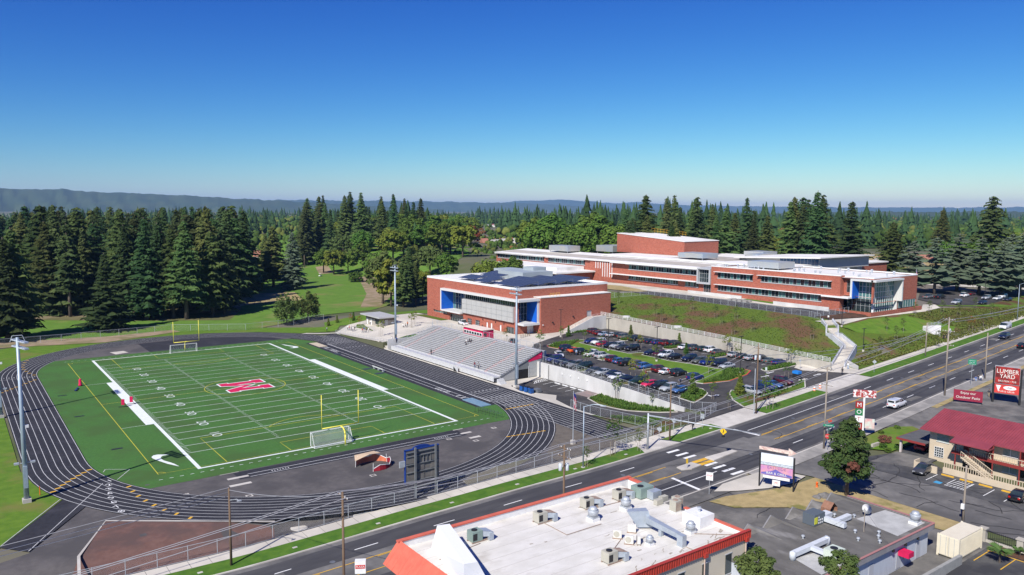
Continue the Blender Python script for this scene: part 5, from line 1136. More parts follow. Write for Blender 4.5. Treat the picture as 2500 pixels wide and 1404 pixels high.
    z = S['hood']-.42; t = MB(); t.box(-.10,.035,-.20,.20,-.08,.09); out['head'] = t.mesh('headlight', mat('lamp_glass', (.75,.77,.78), rough=.1, spec=.8))
    t = MB(); t.box(-.03,.10,-.14,.14,-.11,.12); out['tail'] = t.mesh('taillight', mat('tail_red', (.42,.012,.012), rough=.25))
    return out
CARM = {}
def paint(name, c): return mat('paint_'+name.replace(' ','_'), c, rough=.28, spec=.5, coat=.6, metal=.15)
PAINT = {'white':(.74,.75,.76),'silver':(.42,.44,.46),'grey':(.17,.175,.18),'dark grey':(.055,.057,.062),'black':(.012,.012,.014),'navy':(.010,.016,.045),'blue':(.035,.11,.30),'deep blue':(.010,.022,.15),
         'maroon':(.085,.010,.018),'red':(.34,.012,.03),'pinkish red':(.62,.03,.10),'orange':(.75,.11,.012),'dark green':(.012,.03,.022),'olive grey':(.11,.115,.095),'tan':(.33,.28,.20),'dark red':(.10,.008,.010),'brown grey':(.10,.09,.08),'pale blue':(.28,.36,.46),'grey green':(.10,.14,.12)}
CARS = []
def car(kind, colour, loc, head, label, group=None, name=None):
    if kind not in CARM: CARM[kind] = car_meshes(kind)
    K = CARM[kind]; t = thing(name or {'sedan':'parked_car','hatch':'parked_car','wagon':'parked_car','SUV':'parked_car','van':'van','pickup':'pickup_truck','canopy pickup':'pickup_truck'}[kind], label, {'van':'van','pickup':'truck','canopy pickup':'truck'}.get(kind,'car'), loc, head, group)
    pm_ = paint(colour, PAINT[colour])
    o = mkobj('body', K['body'], t); o.material_slots[0].link = 'OBJECT'; o.material_slots[0].material = pm_
    for nm, key in (('windscreen','windscreen'),('rear_window','rear_window'),('side_window','sr'),('side_window','sl')): mkobj(nm, K[key], t)
    for p in K['wheels']: y = mkobj('wheel', K['tyre'], t, loc=p); mkobj('rim', K['rim'], y)
    S = K['S']
    for s in (-1, 1):
        mkobj('headlight', K['head'], t, loc=(K['h']-.07, s*K['w']*.58, S['hood']-.44)); mkobj('taillight', K['tail'], t, loc=(-K['h']-.0, s*K['w']*.66, S['trunk']-.28))
    if kind == 'canopy pickup':
        m_ = MB(); m_.box(-2.75,-.85,-.8,.8,1.15,1.84); m_.build('canopy', pm_, t)
        for s in (-1, 1): MB().box(-2.5,-1.05,s*.81-.01,s*.81+.01,1.3,1.68).build('canopy_window', glassd, t)
        MB().box(-2.77,-2.74,-.6,.6,1.3,1.68).build('canopy_window', glassd, t)
    CARS.append(t); return t
za = lambda x, y: (1250+x/6.686, 780+y/6.686)
zb = lambda x, y: (1550+x/6.098, 800+y/6.098)
zc = lambda x, y: (1950+x/4.545, 680+y/4.545)
ROWS = [
 ('nosed to the hill wall', 0, [(za,1340,185,'SUV','maroon'),(za,1430,215,'sedan','dark red'),(za,1510,230,'sedan','pale blue'),(za,1625,240,'sedan','silver'),(za,1735,245,'SUV','black'),(za,1820,270,'SUV','olive grey')]),
 ('nosed to the hill wall', 0, [(za,2010,305,'SUV','black'),(za,2150,330,'sedan','brown grey'),(za,2270,345,'sedan','navy'),(zb,320,205,'hatch','deep blue'),(zb,435,215,'SUV','dark red'),(zb,570,225,'SUV','black')]),
 ('nosed to the hill wall', 0, [(zb,745,280,'sedan','white'),(zb,870,290,'SUV','dark grey'),(zb,985,300,'hatch','dark green'),(zb,1105,315,'SUV','white'),(zb,1240,350,'sedan','brown grey')]),
 ('nosed to the hill wall', 0, [(zb,1480,390,'sedan','silver'),(zb,1610,415,'sedan','dark green'),(zb,1720,435,'sedan','silver'),(zb,1870,450,'SUV','black'),(zb,2010,480,'sedan','grey green'),(zb,2150,490,'sedan','deep blue')]),
 ('facing the grass swale', 1, [(za,1280,345,'hatch','deep blue'),(za,1410,360,'SUV','white'),(za,1480,390,'sedan','red'),(za,1580,400,'sedan','navy'),(za,1700,418,'SUV','silver'),(za,1800,445,'sedan','dark grey'),(za,1960,460,'SUV','black')]),
 ('facing the grass swale', 1, [(zb,240,360,'sedan','navy'),(zb,340,368,'sedan','maroon'),(zb,460,395,'SUV','white'),(zb,590,420,'sedan','black'),(zb,810,450,'SUV','navy'),(zb,960,480,'wagon','olive grey'),(zb,1070,503,'SUV','deep blue'),(zb,1240,515,'SUV','navy'),(zb,1370,560,'sedan','silver')]),
 ('tail to the aisle', 0, [(za,900,460,'SUV','navy'),(za,1030,490,'sedan','orange'),(za,1130,520,'SUV','black'),(za,1330,552,'pickup','white'),(za,1475,582,'SUV','silver')]),
 ('tail to the aisle', 0, [(za,1660,640,'SUV','dark red'),(za,1755,668,'hatch','blue'),(za,1880,695,'pickup','black'),(za,2020,703,'wagon','brown grey'),(za,2150,740,'wagon','blue')]),
 ('tail to the aisle', 0, [(zb,370,610,'SUV','dark red'),(zb,480,640,'sedan','white'),(zb,650,662,'SUV','black'),(zb,900,730,'SUV','deep blue')]),
 ('along the lot fence', 1, [(za,580,610,'sedan','navy'),(za,690,640,'SUV','deep blue'),(za,810,680,'sedan','navy'),(za,920,710,'sedan','black'),(za,1010,728,'SUV','grey'),(za,1120,742,'SUV','dark green')]),
 ('along the lot fence', 1, [(za,1340,820,'sedan','dark grey'),(za,1460,840,'sedan','silver'),(za,1590,860,'sedan','navy'),(za,1710,920,'sedan','white'),(za,1850,955,'sedan','navy')]),
 ('along the lot fence', 1, [(zb,60,790,'pickup','dark green'),(zb,210,830,'hatch','pinkish red'),(zb,340,850,'SUV','black'),(zb,470,880,'SUV','silver'),(zb,650,910,'hatch','blue')]),
 ('by the roadside bed', 2, [(zb,1730,930,'wagon','silver'),(zb,1860,900,'sedan','navy'),(zb,1960,870,'SUV','deep blue'),(zb,2060,832,'sedan','blue'),(zb,2210,790,'SUV','maroon')]),
 ('in the far school lot', 0, [(zc,1440,200,'pickup','grey'),(zc,1550,200,'pickup','black'),(zc,1755,175,'SUV','white'),(zc,1850,160,'SUV','black'),(zc,1915,166,'sedan','dark red')]),
 ('in the far school lot', 1, [(zc,1750,260,'SUV','silver'),(zc,1930,235,'sedan','navy'),(zc,2080,210,'SUV','silver'),(zc,2150,205,'sedan','white'),(zc,2220,205,'sedan','navy'),(zc,2262,195,'SUV','white')]),
]
_rnd = random.Random(3)
for where, hd, cars in ROWS:
    pos = [list(hit(*f(x, y), .75)) for f, x, y, k, c in cars]
    for i, p in enumerate(pos):      # keep stall spacing
        if i and hd != 2 and abs(p[1]-pos[i-1][1]) < 2.35: p[1] = pos[i-1][1]-2.35
        if i and hd == 2 and p[0]-pos[i-1][0] < 2.6: p[0] = pos[i-1][0]+2.6
        p[0] = min(p[0], 114.6) if p[0] < 130 else p[0]
    for i, (f, x, y, k, c) in enumerate(cars):
        p = pos[i]
        ls = [f'{cars[j][4]} {cars[j][3]}' for j in (i-1, i+1) if 0 <= j < len(cars)]
        nb = f'between {ls[0]} and {ls[1]}' if len(ls) == 2 else f'next to {ls[0]} at the row end'
        nb = nb if len(f'{c} {k} {where}, {nb}'.split()) <= 16 else nb.replace('between ','by ').replace(' and ',', ').replace(' at the row end',', row end')
        h_ = {0: 0.0, 1: math.pi, 2: R(-93)}[hd]+_rnd.uniform(-.03,.03)
        if c == 'dark red' and k == 'SUV': h_ += 0
        car(k, c, (p[0], p[1], G(p[0],p[1])+.02), h_, f'{c} {k} {where}, {nb}', 'cars parked in the school lots')
p = hit(*za(770,562), .7); car('sedan', 'white', (p[0],p[1],G(*p[:2])+.02), R(-118), 'white sedan driving through the lot aisle beside three people')
car('pickup', 'white', (83.4,33.6,G(83.4,33.6)+.02), R(80), 'white pickup parked by the gymnasium entrance')
p = hit(1251,832,.7); car('sedan', 'black', (p[0],p[1],G(*p[:2])+.02), R(60), 'black sedan stopped on the drive behind the grandstand fence')
def roadcar(kind, colour, px, py, label, rev=False, nm='moving_car'):
    p = hit(px, py, .8); a = math.atan2(yc(p[0]+5)-yc(p[0]-5), 10)
    car(kind, colour, (p[0],p[1],G(*p[:2])+.03), a+(math.pi if rev else 0), label, name=nm)
roadcar('canopy pickup', 'white', 2190, 984, 'white pickup with a canopy driving past the motel', nm='pickup_truck')
roadcar('van', 'white', 2454, 797, 'white van driving down the road near the young verge trees', True, nm='van')
roadcar('SUV', 'navy', 2452, 820, 'navy SUV driving beside the white van', True)
roadcar('sedan', 'black', 2497, 842, 'black sedan on the near lanes at the far end of the road')

# ------------------------------------------------------------------ foreground: white-roofed building
def on_y(px, py, y):
    d = ray(px, py); t = (y-CAM[1])/d.y; return (CAM[0]+t*d.x, y, CAM[2]+t*d.z)
coral = mat('coral_tile', (.60,.14,.09), (.52,.115,.075), 1.2, rough=.7); coralrib = mat('red_corrugated', (.42,.045,.03), (.35,.04,.028), 1.2, rough=.5)
cream = mat('cream_stucco', (.56,.50,.39), (.52,.46,.36), .5, rough=.9, bump=.15, bscale=9)
fb = athing('commercial_building', 'cream building with white flat roof and red corrugated trim', 'building', (-3,-123,0))
BX0, BX1, BY0, BY1, BZ = -19.2, 13.6, -133.0, -113.3, 7.2
m = MB(); m.box(BX0,BX1,BY0+.02,BY1,-1.5,6.1); m.build('wall', cream, fb)
m = MB(); m.box(BX0+.02,BX1-.02,BY0+.04,BY1-.02,6.1,6.3); m.build('roof', oldroof, fb)
m = MB(); m.box(BX0,15.1,BY1-.02,BY1+.35,5.5,7.05); m.box(14.8,15.15,-117.5,BY1-.02,5.5,6.9); m.build('parapet', white, fb)
m = MB(); m.box(BX0-.1,15.25,BY1-.1,BY1+.42,7.05,7.2); m.box(14.72,15.28,-117.5,BY1-.1,6.9,7.08); m.build('parapet_coping', coral, fb)
m = MB(); m.box(13.4,13.75,-128.6,-124.2,5.5,6.75); m.box(13.4,13.75,BY0,-128.6,5.5,6.72); m.build('parapet', white, fb)
m = MB(); m.box(13.36,13.82,BY0-.05,-124.0,6.72,6.86); m.build('parapet_coping', coral, fb)
for i in range(9): MB().box(BX0+.3,BX1-.2,BY0+1.6+i*2.05,BY0+1.68+i*2.05,6.3,6.312).build('roof_seam', mat('seam_grey', (.52,.50,.46), rough=.9), fb)
# red mansard on the left end, red corrugated fascia on the near side
m = MB(); m.add([(BX0+.2,BY1+.4,7.2),(BX0+.2,-140,7.2),(BX0-1.7,-140,5.0),(BX0-1.7,BY1+.4,5.0),(BX0,BY1+.4,5.0),(BX0,-140,5.0)], [(0,3,2,1),(3,4,5,2),(0,4,3)])
for i in range(20): y = BY1-.2-i*1.3; m.tube((BX0+.22,y,7.22),(BX0-1.72,y,5.02),.05,n=4)
m.build('mansard_roof', coral, fb)
m = MB()
n = 92
for i in range(n):
    x0 = BX0+(BX1+.3-BX0)*i/n; w = (BX1+.3-BX0)/n
    m.add([(x0,BY0-.25,6.2),(x0+w*.5,BY0-.25,6.2),(x0+w*.5,BY0-.25,7.1),(x0,BY0-.25,7.1),(x0+w*.62,BY0-.15,6.2),(x0+w*.9,BY0-.15,6.2),(x0+w*.9,BY0-.15,7.1),(x0+w*.62,BY0-.15,7.1),(x0+w,BY0-.25,6.2),(x0+w,BY0-.25,7.1)], [(0,1,2,3),(1,4,7,2),(4,5,6,7),(5,8,9,6)])
m.box(BX0,BX1+.3,BY0-.3,BY0+.1,7.1,7.16); m.build('corrugated_fascia', coralrib, fb)
for x in (12.2,8.4,4.6,.9,-2.8): 
    w_ = MB(); w_.box(x-2.3,x-1.3,BY0-.03,BY0,3.0,5.2); o = w_.build('window', glassd, fb); w_ = MB(); w_.box(x-2.4,x-1.2,BY0-.05,BY0+.01,2.9,3.0); w_.box(x-2.4,x-1.2,BY0-.05,BY0+.01,5.2,5.3); w_.build('window_frame', framegrey, o)
for x in (13.2,6.3): w_ = MB(); w_.tube((x,BY0-.14,-1),(x,BY0-.14,5.6),.07,n=6); w_.tube((x,BY0-.14,5.6),(x,BY0-.2,6.3),.07,n=6); w_.build('downpipe', mat('pink_pipe', (.55,.42,.34), rough=.7), fb); w_ = MB(); w_.box(x-.25,x+.25,BY0-.42,BY0-.05,6.0,6.5); w_.build('rain_head', coralrib, fb)
m = MB(); m.add([(-14.9,-113.6,6.3),(-13.4,-114.2,6.3),(-14.9,-113.6,8.6) if False else (-15.6,-115.2,8.7),(-14.3,-115.6,8.7),(-18.2,-124.5,8.7),(-16.9,-124.9,8.7),(-18.2,-124.5,6.3),(-15.6,-124.9,6.3),(-16.2,-115.0,6.3),(-13.2,-115.6,6.3)], [(2,3,5,4),(8,2,4,6),(3,9,7,5),(4,5,7,6),(8,9,3,2)]); m.build('roof_wedge', mat('wedge_white', (.74,.75,.77), rough=.7), fb)
# rooftop machines: things of their own
acmat = mat('ac_beige', (.45,.43,.36), (.40,.385,.32), 1, rough=.6); acgreen = mat('ac_green', (.24,.32,.28), (.21,.28,.245), 1, rough=.6); rust = mat('rusty_top', (.26,.17,.13), (.36,.28,.22), 2.5, rough=.85)
zinc = mat('zinc_duct', (.48,.53,.58), (.40,.45,.50), 1.5, rough=.45, metal=.4)
def packaged(x, y, body, label, duct='R', z=6.3, s=1.0):
    t = athing('rooftop_unit', label, 'air conditioner', (x,y,z), 'rooftop machines')
    m = MB(); m.box(x-.75*s,x+.55*s,y-.55*s,y+.6*s,z+.15,z+1.25*s); m.build('cabinet', body, t)
    MB().lathe([(.33*s,0),(.33*s,.1),(.22*s,.12)], (x-.2*s,y,z+1.25*s), 14).build('fan_grille', darksteel, t)
    m = MB(); m.box(x-.70*s,x-.15*s,y-.56*s,y-.53*s,z+.3,z+1.05*s); m.build('coil', darksteel, t)
    m = MB(); m.add([(x+.55*s,y-.45,z+.5),(x+1.5*s,y-.95,z+.45),(x+1.5*s,y+.25,z+.45),(x+.55*s,y+.5,z+.5),(x+.55*s,y-.45,z+1.15),(x+1.5*s,y-.95,z+1.0),(x+1.5*s,y+.25,z+1.0),(x+.55*s,y+.5,z+1.15)], [(0,1,5,4),(1,2,6,5),(2,3,7,6),(3,0,4,7)]); m.box(x+1.2*s,x+1.75*s,y-.95,y-.1,z+.05,z+.9); m.build('supply_duct', zinc, t)
    m = MB(); m.add([(x+.5*s,y-.5,z+1.17),(x+1.55*s,y-1.0,z+1.02),(x+1.55*s,y+.3,z+1.02),(x+.5*s,y+.55,z+1.17)], [(0,1,2,3)]); m.build('duct_top', rust if body is acmat else zinc, t)
    for dy in (-.5,.5): MB().box(x-.8*s,x+1.7*s,y+dy*s-.06,y+dy*s+.06,z,z+.15).build('skid', rust, t)
packaged(-11.4,-116.3,acgreen,'green rooftop air conditioner beside the white roof wedge'); packaged(-2.4,-116.4,acmat,'beige rooftop unit with rusty duct farthest from the fans')
packaged(4.9,-116.3,acmat,'beige rooftop unit with rusty duct behind the tall exhaust fan'); packaged(10.0,-116.6,acmat,'beige rooftop unit with rusty duct beside the large green unit'); packaged(-3.0,-128.6,acmat,'beige rooftop unit with rusty duct near the red fascia')
t = athing('rooftop_unit', 'large green rooftop unit by the back parapet corner', 'air conditioner', (13,-117.6,6.3), 'rooftop machines')
MB().box(11.9,14.2,-118.4,-116.6,6.4,7.7).build('cabinet', acgreen, t); MB().lathe([(.4,0),(.4,.1),(.25,.12)], (12.6,-117.6,7.7), 14).build('fan_grille', darksteel, t); MB().box(12.9,14.4,-119.5,-118.45,6.4,7.4).build('supply_duct', zinc, t)
for i, (x, y) in enumerate(((12.7,-120.6),(14.0,-120.2))): MB().box(x-.55,x+.55,y-.3,y+.3,6.35,6.95).build('condenser', acmat, label='low beige condenser box near the large green unit', cat='air conditioner', group='low condenser pair')
for i, (x, y) in enumerate(((12.6,-123.4),(13.6,-122.8))):
    t = athing('condenser', 'tall louvred condenser on the right edge of the white roof', 'air conditioner', (x,y,6.3), 'tall condenser pair'); MB().box(x-.5,x+.5,y-.5,y+.5,6.45,7.75).build('cabinet', acmat, t); MB().box(x-.55,x+.55,y-.55,y+.55,6.3,6.45).build('plinth', white, t); MB().lathe([(.33,0),(.33,.06)], (x,y,7.75), 12).build('fan_grille', rust, t)
    for k in range(6): MB().box(x-.42+k*.15,x-.36+k*.15,y-.52,y-.5,6.6,7.6).build('louvre', rust, t)
t = athing('roof_hatch_house', 'white boxy roof housing with a small vent on top', 'roof housing', (12.3,-127.3,6.3)); MB().box(10.9,13.35,-128.6,-126.0,6.3,7.6).build('housing', white, t); MB().lathe([(.13,0),(.13,.35),(.25,.4),(.2,.55)], (12.4,-127.2,7.6), 10).build('vent', galv, t)
def fan(x, y, label, s=1.0, z=6.3):
    t = athing('exhaust_fan', label, 'exhaust fan', (x,y,z), 'roof exhaust fans')
    MB().box(x-.5*s,x+.5*s,y-.5*s,y+.5*s,z,z+.3*s).build('kerb', white, t); MB().box(x-.45*s,x+.45*s,y-.45*s,y+.45*s,z+.3*s,z+.5*s).build('base', galv, t)
    MB().lathe([(.3*s,.5*s),(.5*s,.55*s),(.58*s,1.05*s),(.56*s,1.1*s)], (x,y,z), 16).build('bowl', galv, t, True); MB().lathe([(.42*s,1.1*s),(.45*s,1.2*s),(.35*s,1.4*s),(.12*s,1.48*s)], (x,y,z), 16).build('cap', galv, t, True)
fan(2.8,-119.6,'round exhaust fan on the open middle of the white roof',1.15); fan(8.2,-119.5,'round exhaust fan in front of the rusty unit near the green one',1.1); fan(9.3,-128.6,'round exhaust fan with dirty kerb near the corrugated edge',.95); fan(3.3,-128.1,'small exhaust fan beside the mini split units',.75)
for x, y, a, lb in ((1.6,-124.9,-50,'white mini split standing apart from the others'),(4.0,-124.7,130,'mini split unit with its dark coil turned to the road'),(1.6,-126.7,-50,'white mini split in front of the narrow one'),(2.5,-127.2,-130,'narrow mini split beside the small fan')):
    t = thing('mini_split', lb, 'air conditioner', (x,y,6.3), R(a), 'mini split units'); MB().box(-.45,.45,-.17,.17,.12,.98).build('cabinet', mat('split_white', (.66,.64,.58), rough=.5), t)
    o = MB().tube((-.1,-.175,.55),(-.1,-.19,.55),.33,n=16).build('fan_grille', acmat if a == -50 else darksteel, t); MB().box(-.55,.55,-.2,-.14,0,.1).build('foot', rust, t); MB().box(-.55,.55,.14,.2,0,.1).build('foot', rust, t)
t = athing('roof_duct', 'long galvanised duct stepping down across the white roof', 'duct', (6,-127,6.3))
m = MB(); m.add([(5.2,-124.4,6.5),(6.6,-125.4,6.5),(6.9,-124.4,6.5),(4.3,-123.6,8.3),(6.4,-124.9,8.3),(6.9,-124.0,8.3),(5.0,-123.0,8.3)], [(0,1,4,3),(1,2,5,4),(3,4,5,6),(2,0,3,6,5)]); m.build('intake_hood', zinc, t)
m = MB(); m.add([(5.8,-125.0,7.1),(6.6,-124.7,7.1),(6.6,-124.7,7.8),(5.8,-125.0,7.8),(5.6,-129.9,7.1),(6.2,-129.9,7.1),(6.2,-129.9,7.6),(5.6,-129.9,7.6)], [(0,4,7,3),(3,7,6,2),(2,6,5,1),(1,5,4,0),(4,5,6,7)]); m.box(5.55,6.2,-130.7,-129.9,6.3,7.55); m.box(5.8,6.2,-127.4,-127.0,6.3,7.1); m.build('duct_run', zinc, t)
for pts in ([(-17,-118),(-11.4,-117.2)],[(-2.4,-117),(-2.4,-121),(2.8,-121)],[(4.9,-117),(10,-117.4)],[(1.6,-125.4),(-3,-128)],[(9.3,-129),(12.3,-131.5),(13.2,-132)],[(6,-130.8),(6,-132.5)]): MB().path([(x,y,6.36) for x, y in pts], .035, 5).build('conduit', rust, fb)
_q = random.Random(8)
for i in range(34):
    x, y = (_q.uniform(-4,13), BY0+.4+2.6*_q.random()**1.6) if i < 22 else (_q.uniform(-16,12), _q.uniform(-131,-115)); L = _q.uniform(.3,1.6); a = _q.uniform(-.4,.9); m = MB(); band(m, [(x+k_*L*.25*math.cos(a)+_q.uniform(-.08,.08), y+k_*L*.25*math.sin(a)+_q.uniform(-.08,.08)) for k_ in range(5)], _q.uniform(.05,.22), 6.316+i*.0004); m.build('roof_stain', mat('stain', (.42,.38,.32), (.30,.26,.21), 3, rough=.95), fb)
# ------------------------------------------------------------------ dark-roofed building
tb = athing('bar_building', 'low bar with patched tar roof, zigzag gables and pale siding', 'building', (27,-136,.8))
siding = mat('pale_siding', (.50,.53,.58), (.44,.47,.52), 1.0, rough=.7, stretch=(5,5,.4))
MB().box(11,38.2,-141.0,-130.6,.2,4.2).build('wall', siding, tb); MB().box(10.9,38.5,-141.3,-130.4,4.2,4.5).build('roof', tarroof, tb)
m = MB(); m.box(10.8,38.6,-141.5,-141.3,3.9,4.62); m.box(38.5,38.7,-141.5,-130.3,3.9,4.66); m.build('eave_trim', mat('grey_trim', (.22,.215,.22), (.27,.26,.265), 1, rough=.8), tb)
m = MB(); m.box(38.42,38.74,-141.5,-130.3,4.66,4.72); m.box(10.8,38.6,-141.55,-141.28,4.62,4.67); m.build('pink_edge', mat('pink_trim', (.36,.17,.16), rough=.8), tb)
for i, xg in enumerate((19.7,24.2,28.8,33.1,37.5)):
    m = MB(); m.add([(xg-2.3,-129.0,3.6),(xg,-128.6,4.75),(xg+2.2,-129.0,3.6),(xg-2.3,-130.6,4.2),(xg,-133.6,4.52),(xg+2.2,-130.6,4.2)], [(0,1,4,3),(1,2,5,4),(0,2,1)]); m.build('gable_canopy', tarroof, tb)
    m = MB(); m.tube((xg-2.35,-128.95,3.6),(xg,-128.55,4.77),.09,n=4); m.tube((xg,-128.55,4.77),(xg+2.25,-128.95,3.6),.09,n=4); m.build('gable_trim', MATS['grey_trim'], tb)
drape('roof_patch', [(31.6,-140.6),(38.2,-140.6),(38.2,-135.6),(32.5,-135.0)], mat('silver_patch', (.46,.46,.44), (.36,.36,.345), .8, rough=.8), 0, 4, parent=tb, gz=lambda x, y: 4.515)
drape('roof_patch', [(15.5,-140.9),(20.5,-140.9),(20,-137.5),(16.5,-137)], MATS['silver_patch'], 0, 4, parent=tb, gz=lambda x, y: 4.515)
for xa in (35.8,31.2,25.2): MB().box(xa-.5,xa+.5,-141.06,-141.02,.9,3.0).build('door', mat('grey_door', (.42,.43,.46), rough=.6), tb)
MB().box(32.4,34.8,-141.12,-141.02,1.6,3.5).build('boarded_panel', siding, tb); MB().box(31.0,32.2,-142.3,-141.05,2.5,3.1).build('red_awning', magenta, tb)
for x in (34.9,32.0,29.2): MB().box(x-.15,x+.15,-141.5,-141.3,3.5,3.8).build('wall_lamp', darksteel, tb)
def ductset(cx, cy, label, unit, ux):
    t = athing('roof_duct', label, 'duct', (cx,cy,4.5)); wd = mat('white_duct', (.60,.63,.66), (.52,.55,.58), 1.5, rough=.6)
    MB().box(cx-3.2,cx+3.4,cy-.3,cy+.3,4.85,5.35).build('duct_run', wd, t)
    for s in (-3.2,3.4): MB().lathe([(.36,4.5),(.36,5.1),(.32,5.35),(.1,5.45)], (cx+s,cy,0), 10).build('elbow', wd, t, True)
    MB().box(cx-.3,cx+.3,cy-2.0,cy-.3,4.9,5.3).build('duct_branch', wd, t)
    MB().box(cx+ux-.9,cx+ux+.9,cy-3.4,cy-1.9,4.55,5.75).build('unit', unit, t); MB().lathe([(.42,0),(.42,.08),(.2,.1)], (cx+ux,cy-2.6,5.75), 14).build('fan_grille', darksteel, t)
ductset(19.4,-137.0,'white T duct with a pale green unit on the tar roof',mat('pale_green', (.52,.58,.50), rough=.6),.5)
t = athing('roof_duct', 'white elbow duct with a dark painted unit on the tar roof', 'duct', (29,-135,4.5))
MB().box(26.0,28.2,-133.4,-131.8,4.55,5.9).build('unit', mat('dark_unit', (.10,.12,.14), rough=.6), t); MB().box(26.0,26.6,-133.44,-133.4,4.8,5.6).build('painted_face', mat('yellow_daub', (.6,.6,.05), rough=.7), t)
for k in range(7): MB().lathe([(.12,0),(.12,.02)], (0,0,0), 8).build('painted_spot', white, t, loc=(26.9+(k%3)*.35,-133.42,4.8+(k//3)*.35)).rotation_euler = (R(90),0,0)
for p in ((28.2,30.2,-133.2,-132.2),(28.0,28.6,-136.0,-133.2),(28.6,31.4,-135.0,-134.4)): MB().box(p[0],p[1],p[2],p[3],4.75,5.3).build('duct_run', MATS['white_duct'], t)
fan(36.9,-140.0,'silver exhaust fan on the corner of the tar roof',1.1,4.5)
for i in range(10): x, y = ((22,-134.5),(24,-136.2),(28.4,-137.2),(31,-133),(32.7,-134.6),(26.6,-138.6),(29.2,-139.6),(30.4,-139.0),(20.8,-139.4),(28,-140.4))[i]; MB().lathe([(.12,0),(.12,.25),(.22,.28),(.18,.42),(.05,.46)], (x,y,4.5), 8).build('roof_vent', galv, tb)
t = athing('satellite_dish', 'white satellite dish on the tar roof', 'satellite dish', (34.6,-135,4.5)); MB().tube((34.6,-135,4.5),(34.6,-135,5.2),.04).build('mast', galv, t); MB().lathe([(.02,0),(.35,.06),(.62,.2)], (0,0,0), 16).build('dish', white, t, True, loc=(34.5,-135.1,5.3)).rotation_euler = (R(60),0,R(-30))
t = athing('antenna_mast', 'thin antenna mast with guy wires on the tar roof', 'antenna', (29.6,-137.6,4.5)); MB().tube((29.6,-137.6,4.5),(29.6,-137.6,7.4),.05).build('mast', woodgrey, t)
for dx, dy in ((-4,3),(3,4),(-1,-3.5)): MB().tube((29.6,-137.6,7.2),(29.6+dx,-137.6+dy,4.55),.015,n=4).build('guy_wire', darksteel, t)
t = athing('cupola', 'small brown wooden roof shelter on the tar roof', 'roof shelter', (32,-131.6,4.5)); m = MB(); m.add([(31.2,-132.3,4.5),(32.8,-132.3,4.5),(32.8,-131.0,4.5),(31.2,-131.0,4.5),(31.2,-132.3,5.1),(32.8,-132.3,5.1),(32.8,-131,5.1),(31.2,-131,5.1),(32,-132.3,5.8),(32,-131,5.8)], [(4,8,9,7),(8,5,6,9),(0,3,7,4),(1,5,6,2),(2,6,9,7,3)]); m.build('roof', mat('brown_shingle', (.22,.11,.07), (.28,.15,.10), 2, rough=.9), t)
# block wall, container, iron fence, hotel yard
m = MB(); m.box(24,38.3,-145.0,-144.6,-.2,2.0); m.build('block_wall', mat('grey_blocks', (.33,.33,.31), (.27,.27,.255), 1.5, rough=.95, bump=.4, bscale=4), label='rough grey block wall behind the bar', cat='wall')
ct = athing('shipping_container', 'cream shipping container behind the bar', 'container', (41.8,-143.2,.9)); cz = mat('container_cream', (.70,.64,.50), (.65,.59,.46), .8, rough=.6)
m = MB(); m.box(38.7,44.8,-144.35,-142.0,1.05,3.55); m.build('body', cz, ct)
for i in range(20): MB().box(38.95+i*.295,39.10+i*.295,-144.41,-144.35,1.2,3.4).build('side_rib', cz, ct)
for ya in (-144.3,-143.15): MB().box(38.62,38.7,ya,ya+1.1,1.15,3.45).build('door', cz, ct)
for ya in (-143.9,-143.3,-142.95,-142.3): MB().tube((38.6,ya,1.1),(38.6,ya,3.5),.025,n=5).build('lock_rod', galv, ct)
for x in (38.7,44.8):
    for y in (-144.35,-142.0): MB().box(x-.1,x+.1,y-.1,y+.1,.9,3.6).build('corner_post', cz, ct)
ifn = athing('iron_fence', 'black iron fence with stone pillars behind the container', 'fence', (48,-146,1.1))
for k in range(5):
    y = -143.6-k*4.2; MB().box(46.9,47.6,y-.35,y+.35,.6,2.6).build('pillar', wallcon, ifn); MB().box(46.8,47.7,y-.45,y+.45,2.6,2.75).build('pillar_cap', wallcon, ifn)
    for j in range(14): MB().box(47.22,47.26,y-.6-j*.24,y-.57-j*.24,1.3,2.55).build('iron_bar', darksteel, ifn)
    MB().box(47.1,47.4,y-3.85,y-.35,.6,1.3).build('plinth', wallcon, ifn); MB().box(47.2,47.28,y-3.85,y-.35,2.35,2.42).build('top_rail', darksteel, ifn)
drape('planting_bed', [(44.9,-144.9),(46.8,-144.9),(46.8,-165),(44.9,-165)], barkmulch, .1, 3)
m = MB(); gline(m, (44.6,-145.2), (44.6,-166), .2, .06); 
for k in range(6): gline(m, (44.6,-145.4-k*2.9), (40.4,-145.4-k*2.9), .12, .06)
m.build('yellow_stall_lines', yellowpaint, road)
# ------------------------------------------------------------------ motel
mo = athing('motel', 'two storey beige motel with red metal roof and outside stair', 'building', (76,-138,1.8))
beige = mat('motel_stucco', (.56,.47,.35), (.52,.435,.32), .6, rough=.9); redroof = mat('red_metal_roof', (.28,.055,.068), (.23,.045,.056), .6, rough=.5, spec=.4); post = mat('rust_red_paint', (.24,.035,.03), rough=.6)
MY0, MY1 = -176.0, -124.6
MB().box(73.0,85.5,MY0,MY1,1.2,7.0).build('wall', beige, mo)
m = MB(); m.add([(71.4,MY0,6.9),(71.4,MY1+.9,6.9),(79.5,MY1+.9,9.0),(79.5,MY0,9.0),(88,MY1+.9,6.9),(88,MY0,6.9),(71.4,MY0,6.7),(71.4,MY1+.9,6.7),(79.5,MY1+.9,8.75),(88,MY1+.9,6.7)], [(0,3,2,1),(3,5,4,2),(0,1,7,6),(1,2,8,7),(2,4,9,8)])
for i in range(128): y = MY1+.85-i*.4; m.tube((71.4,y,6.93),(79.5,y,9.03),.025,n=3,caps=False)
m.build('roof', redroof, mo)
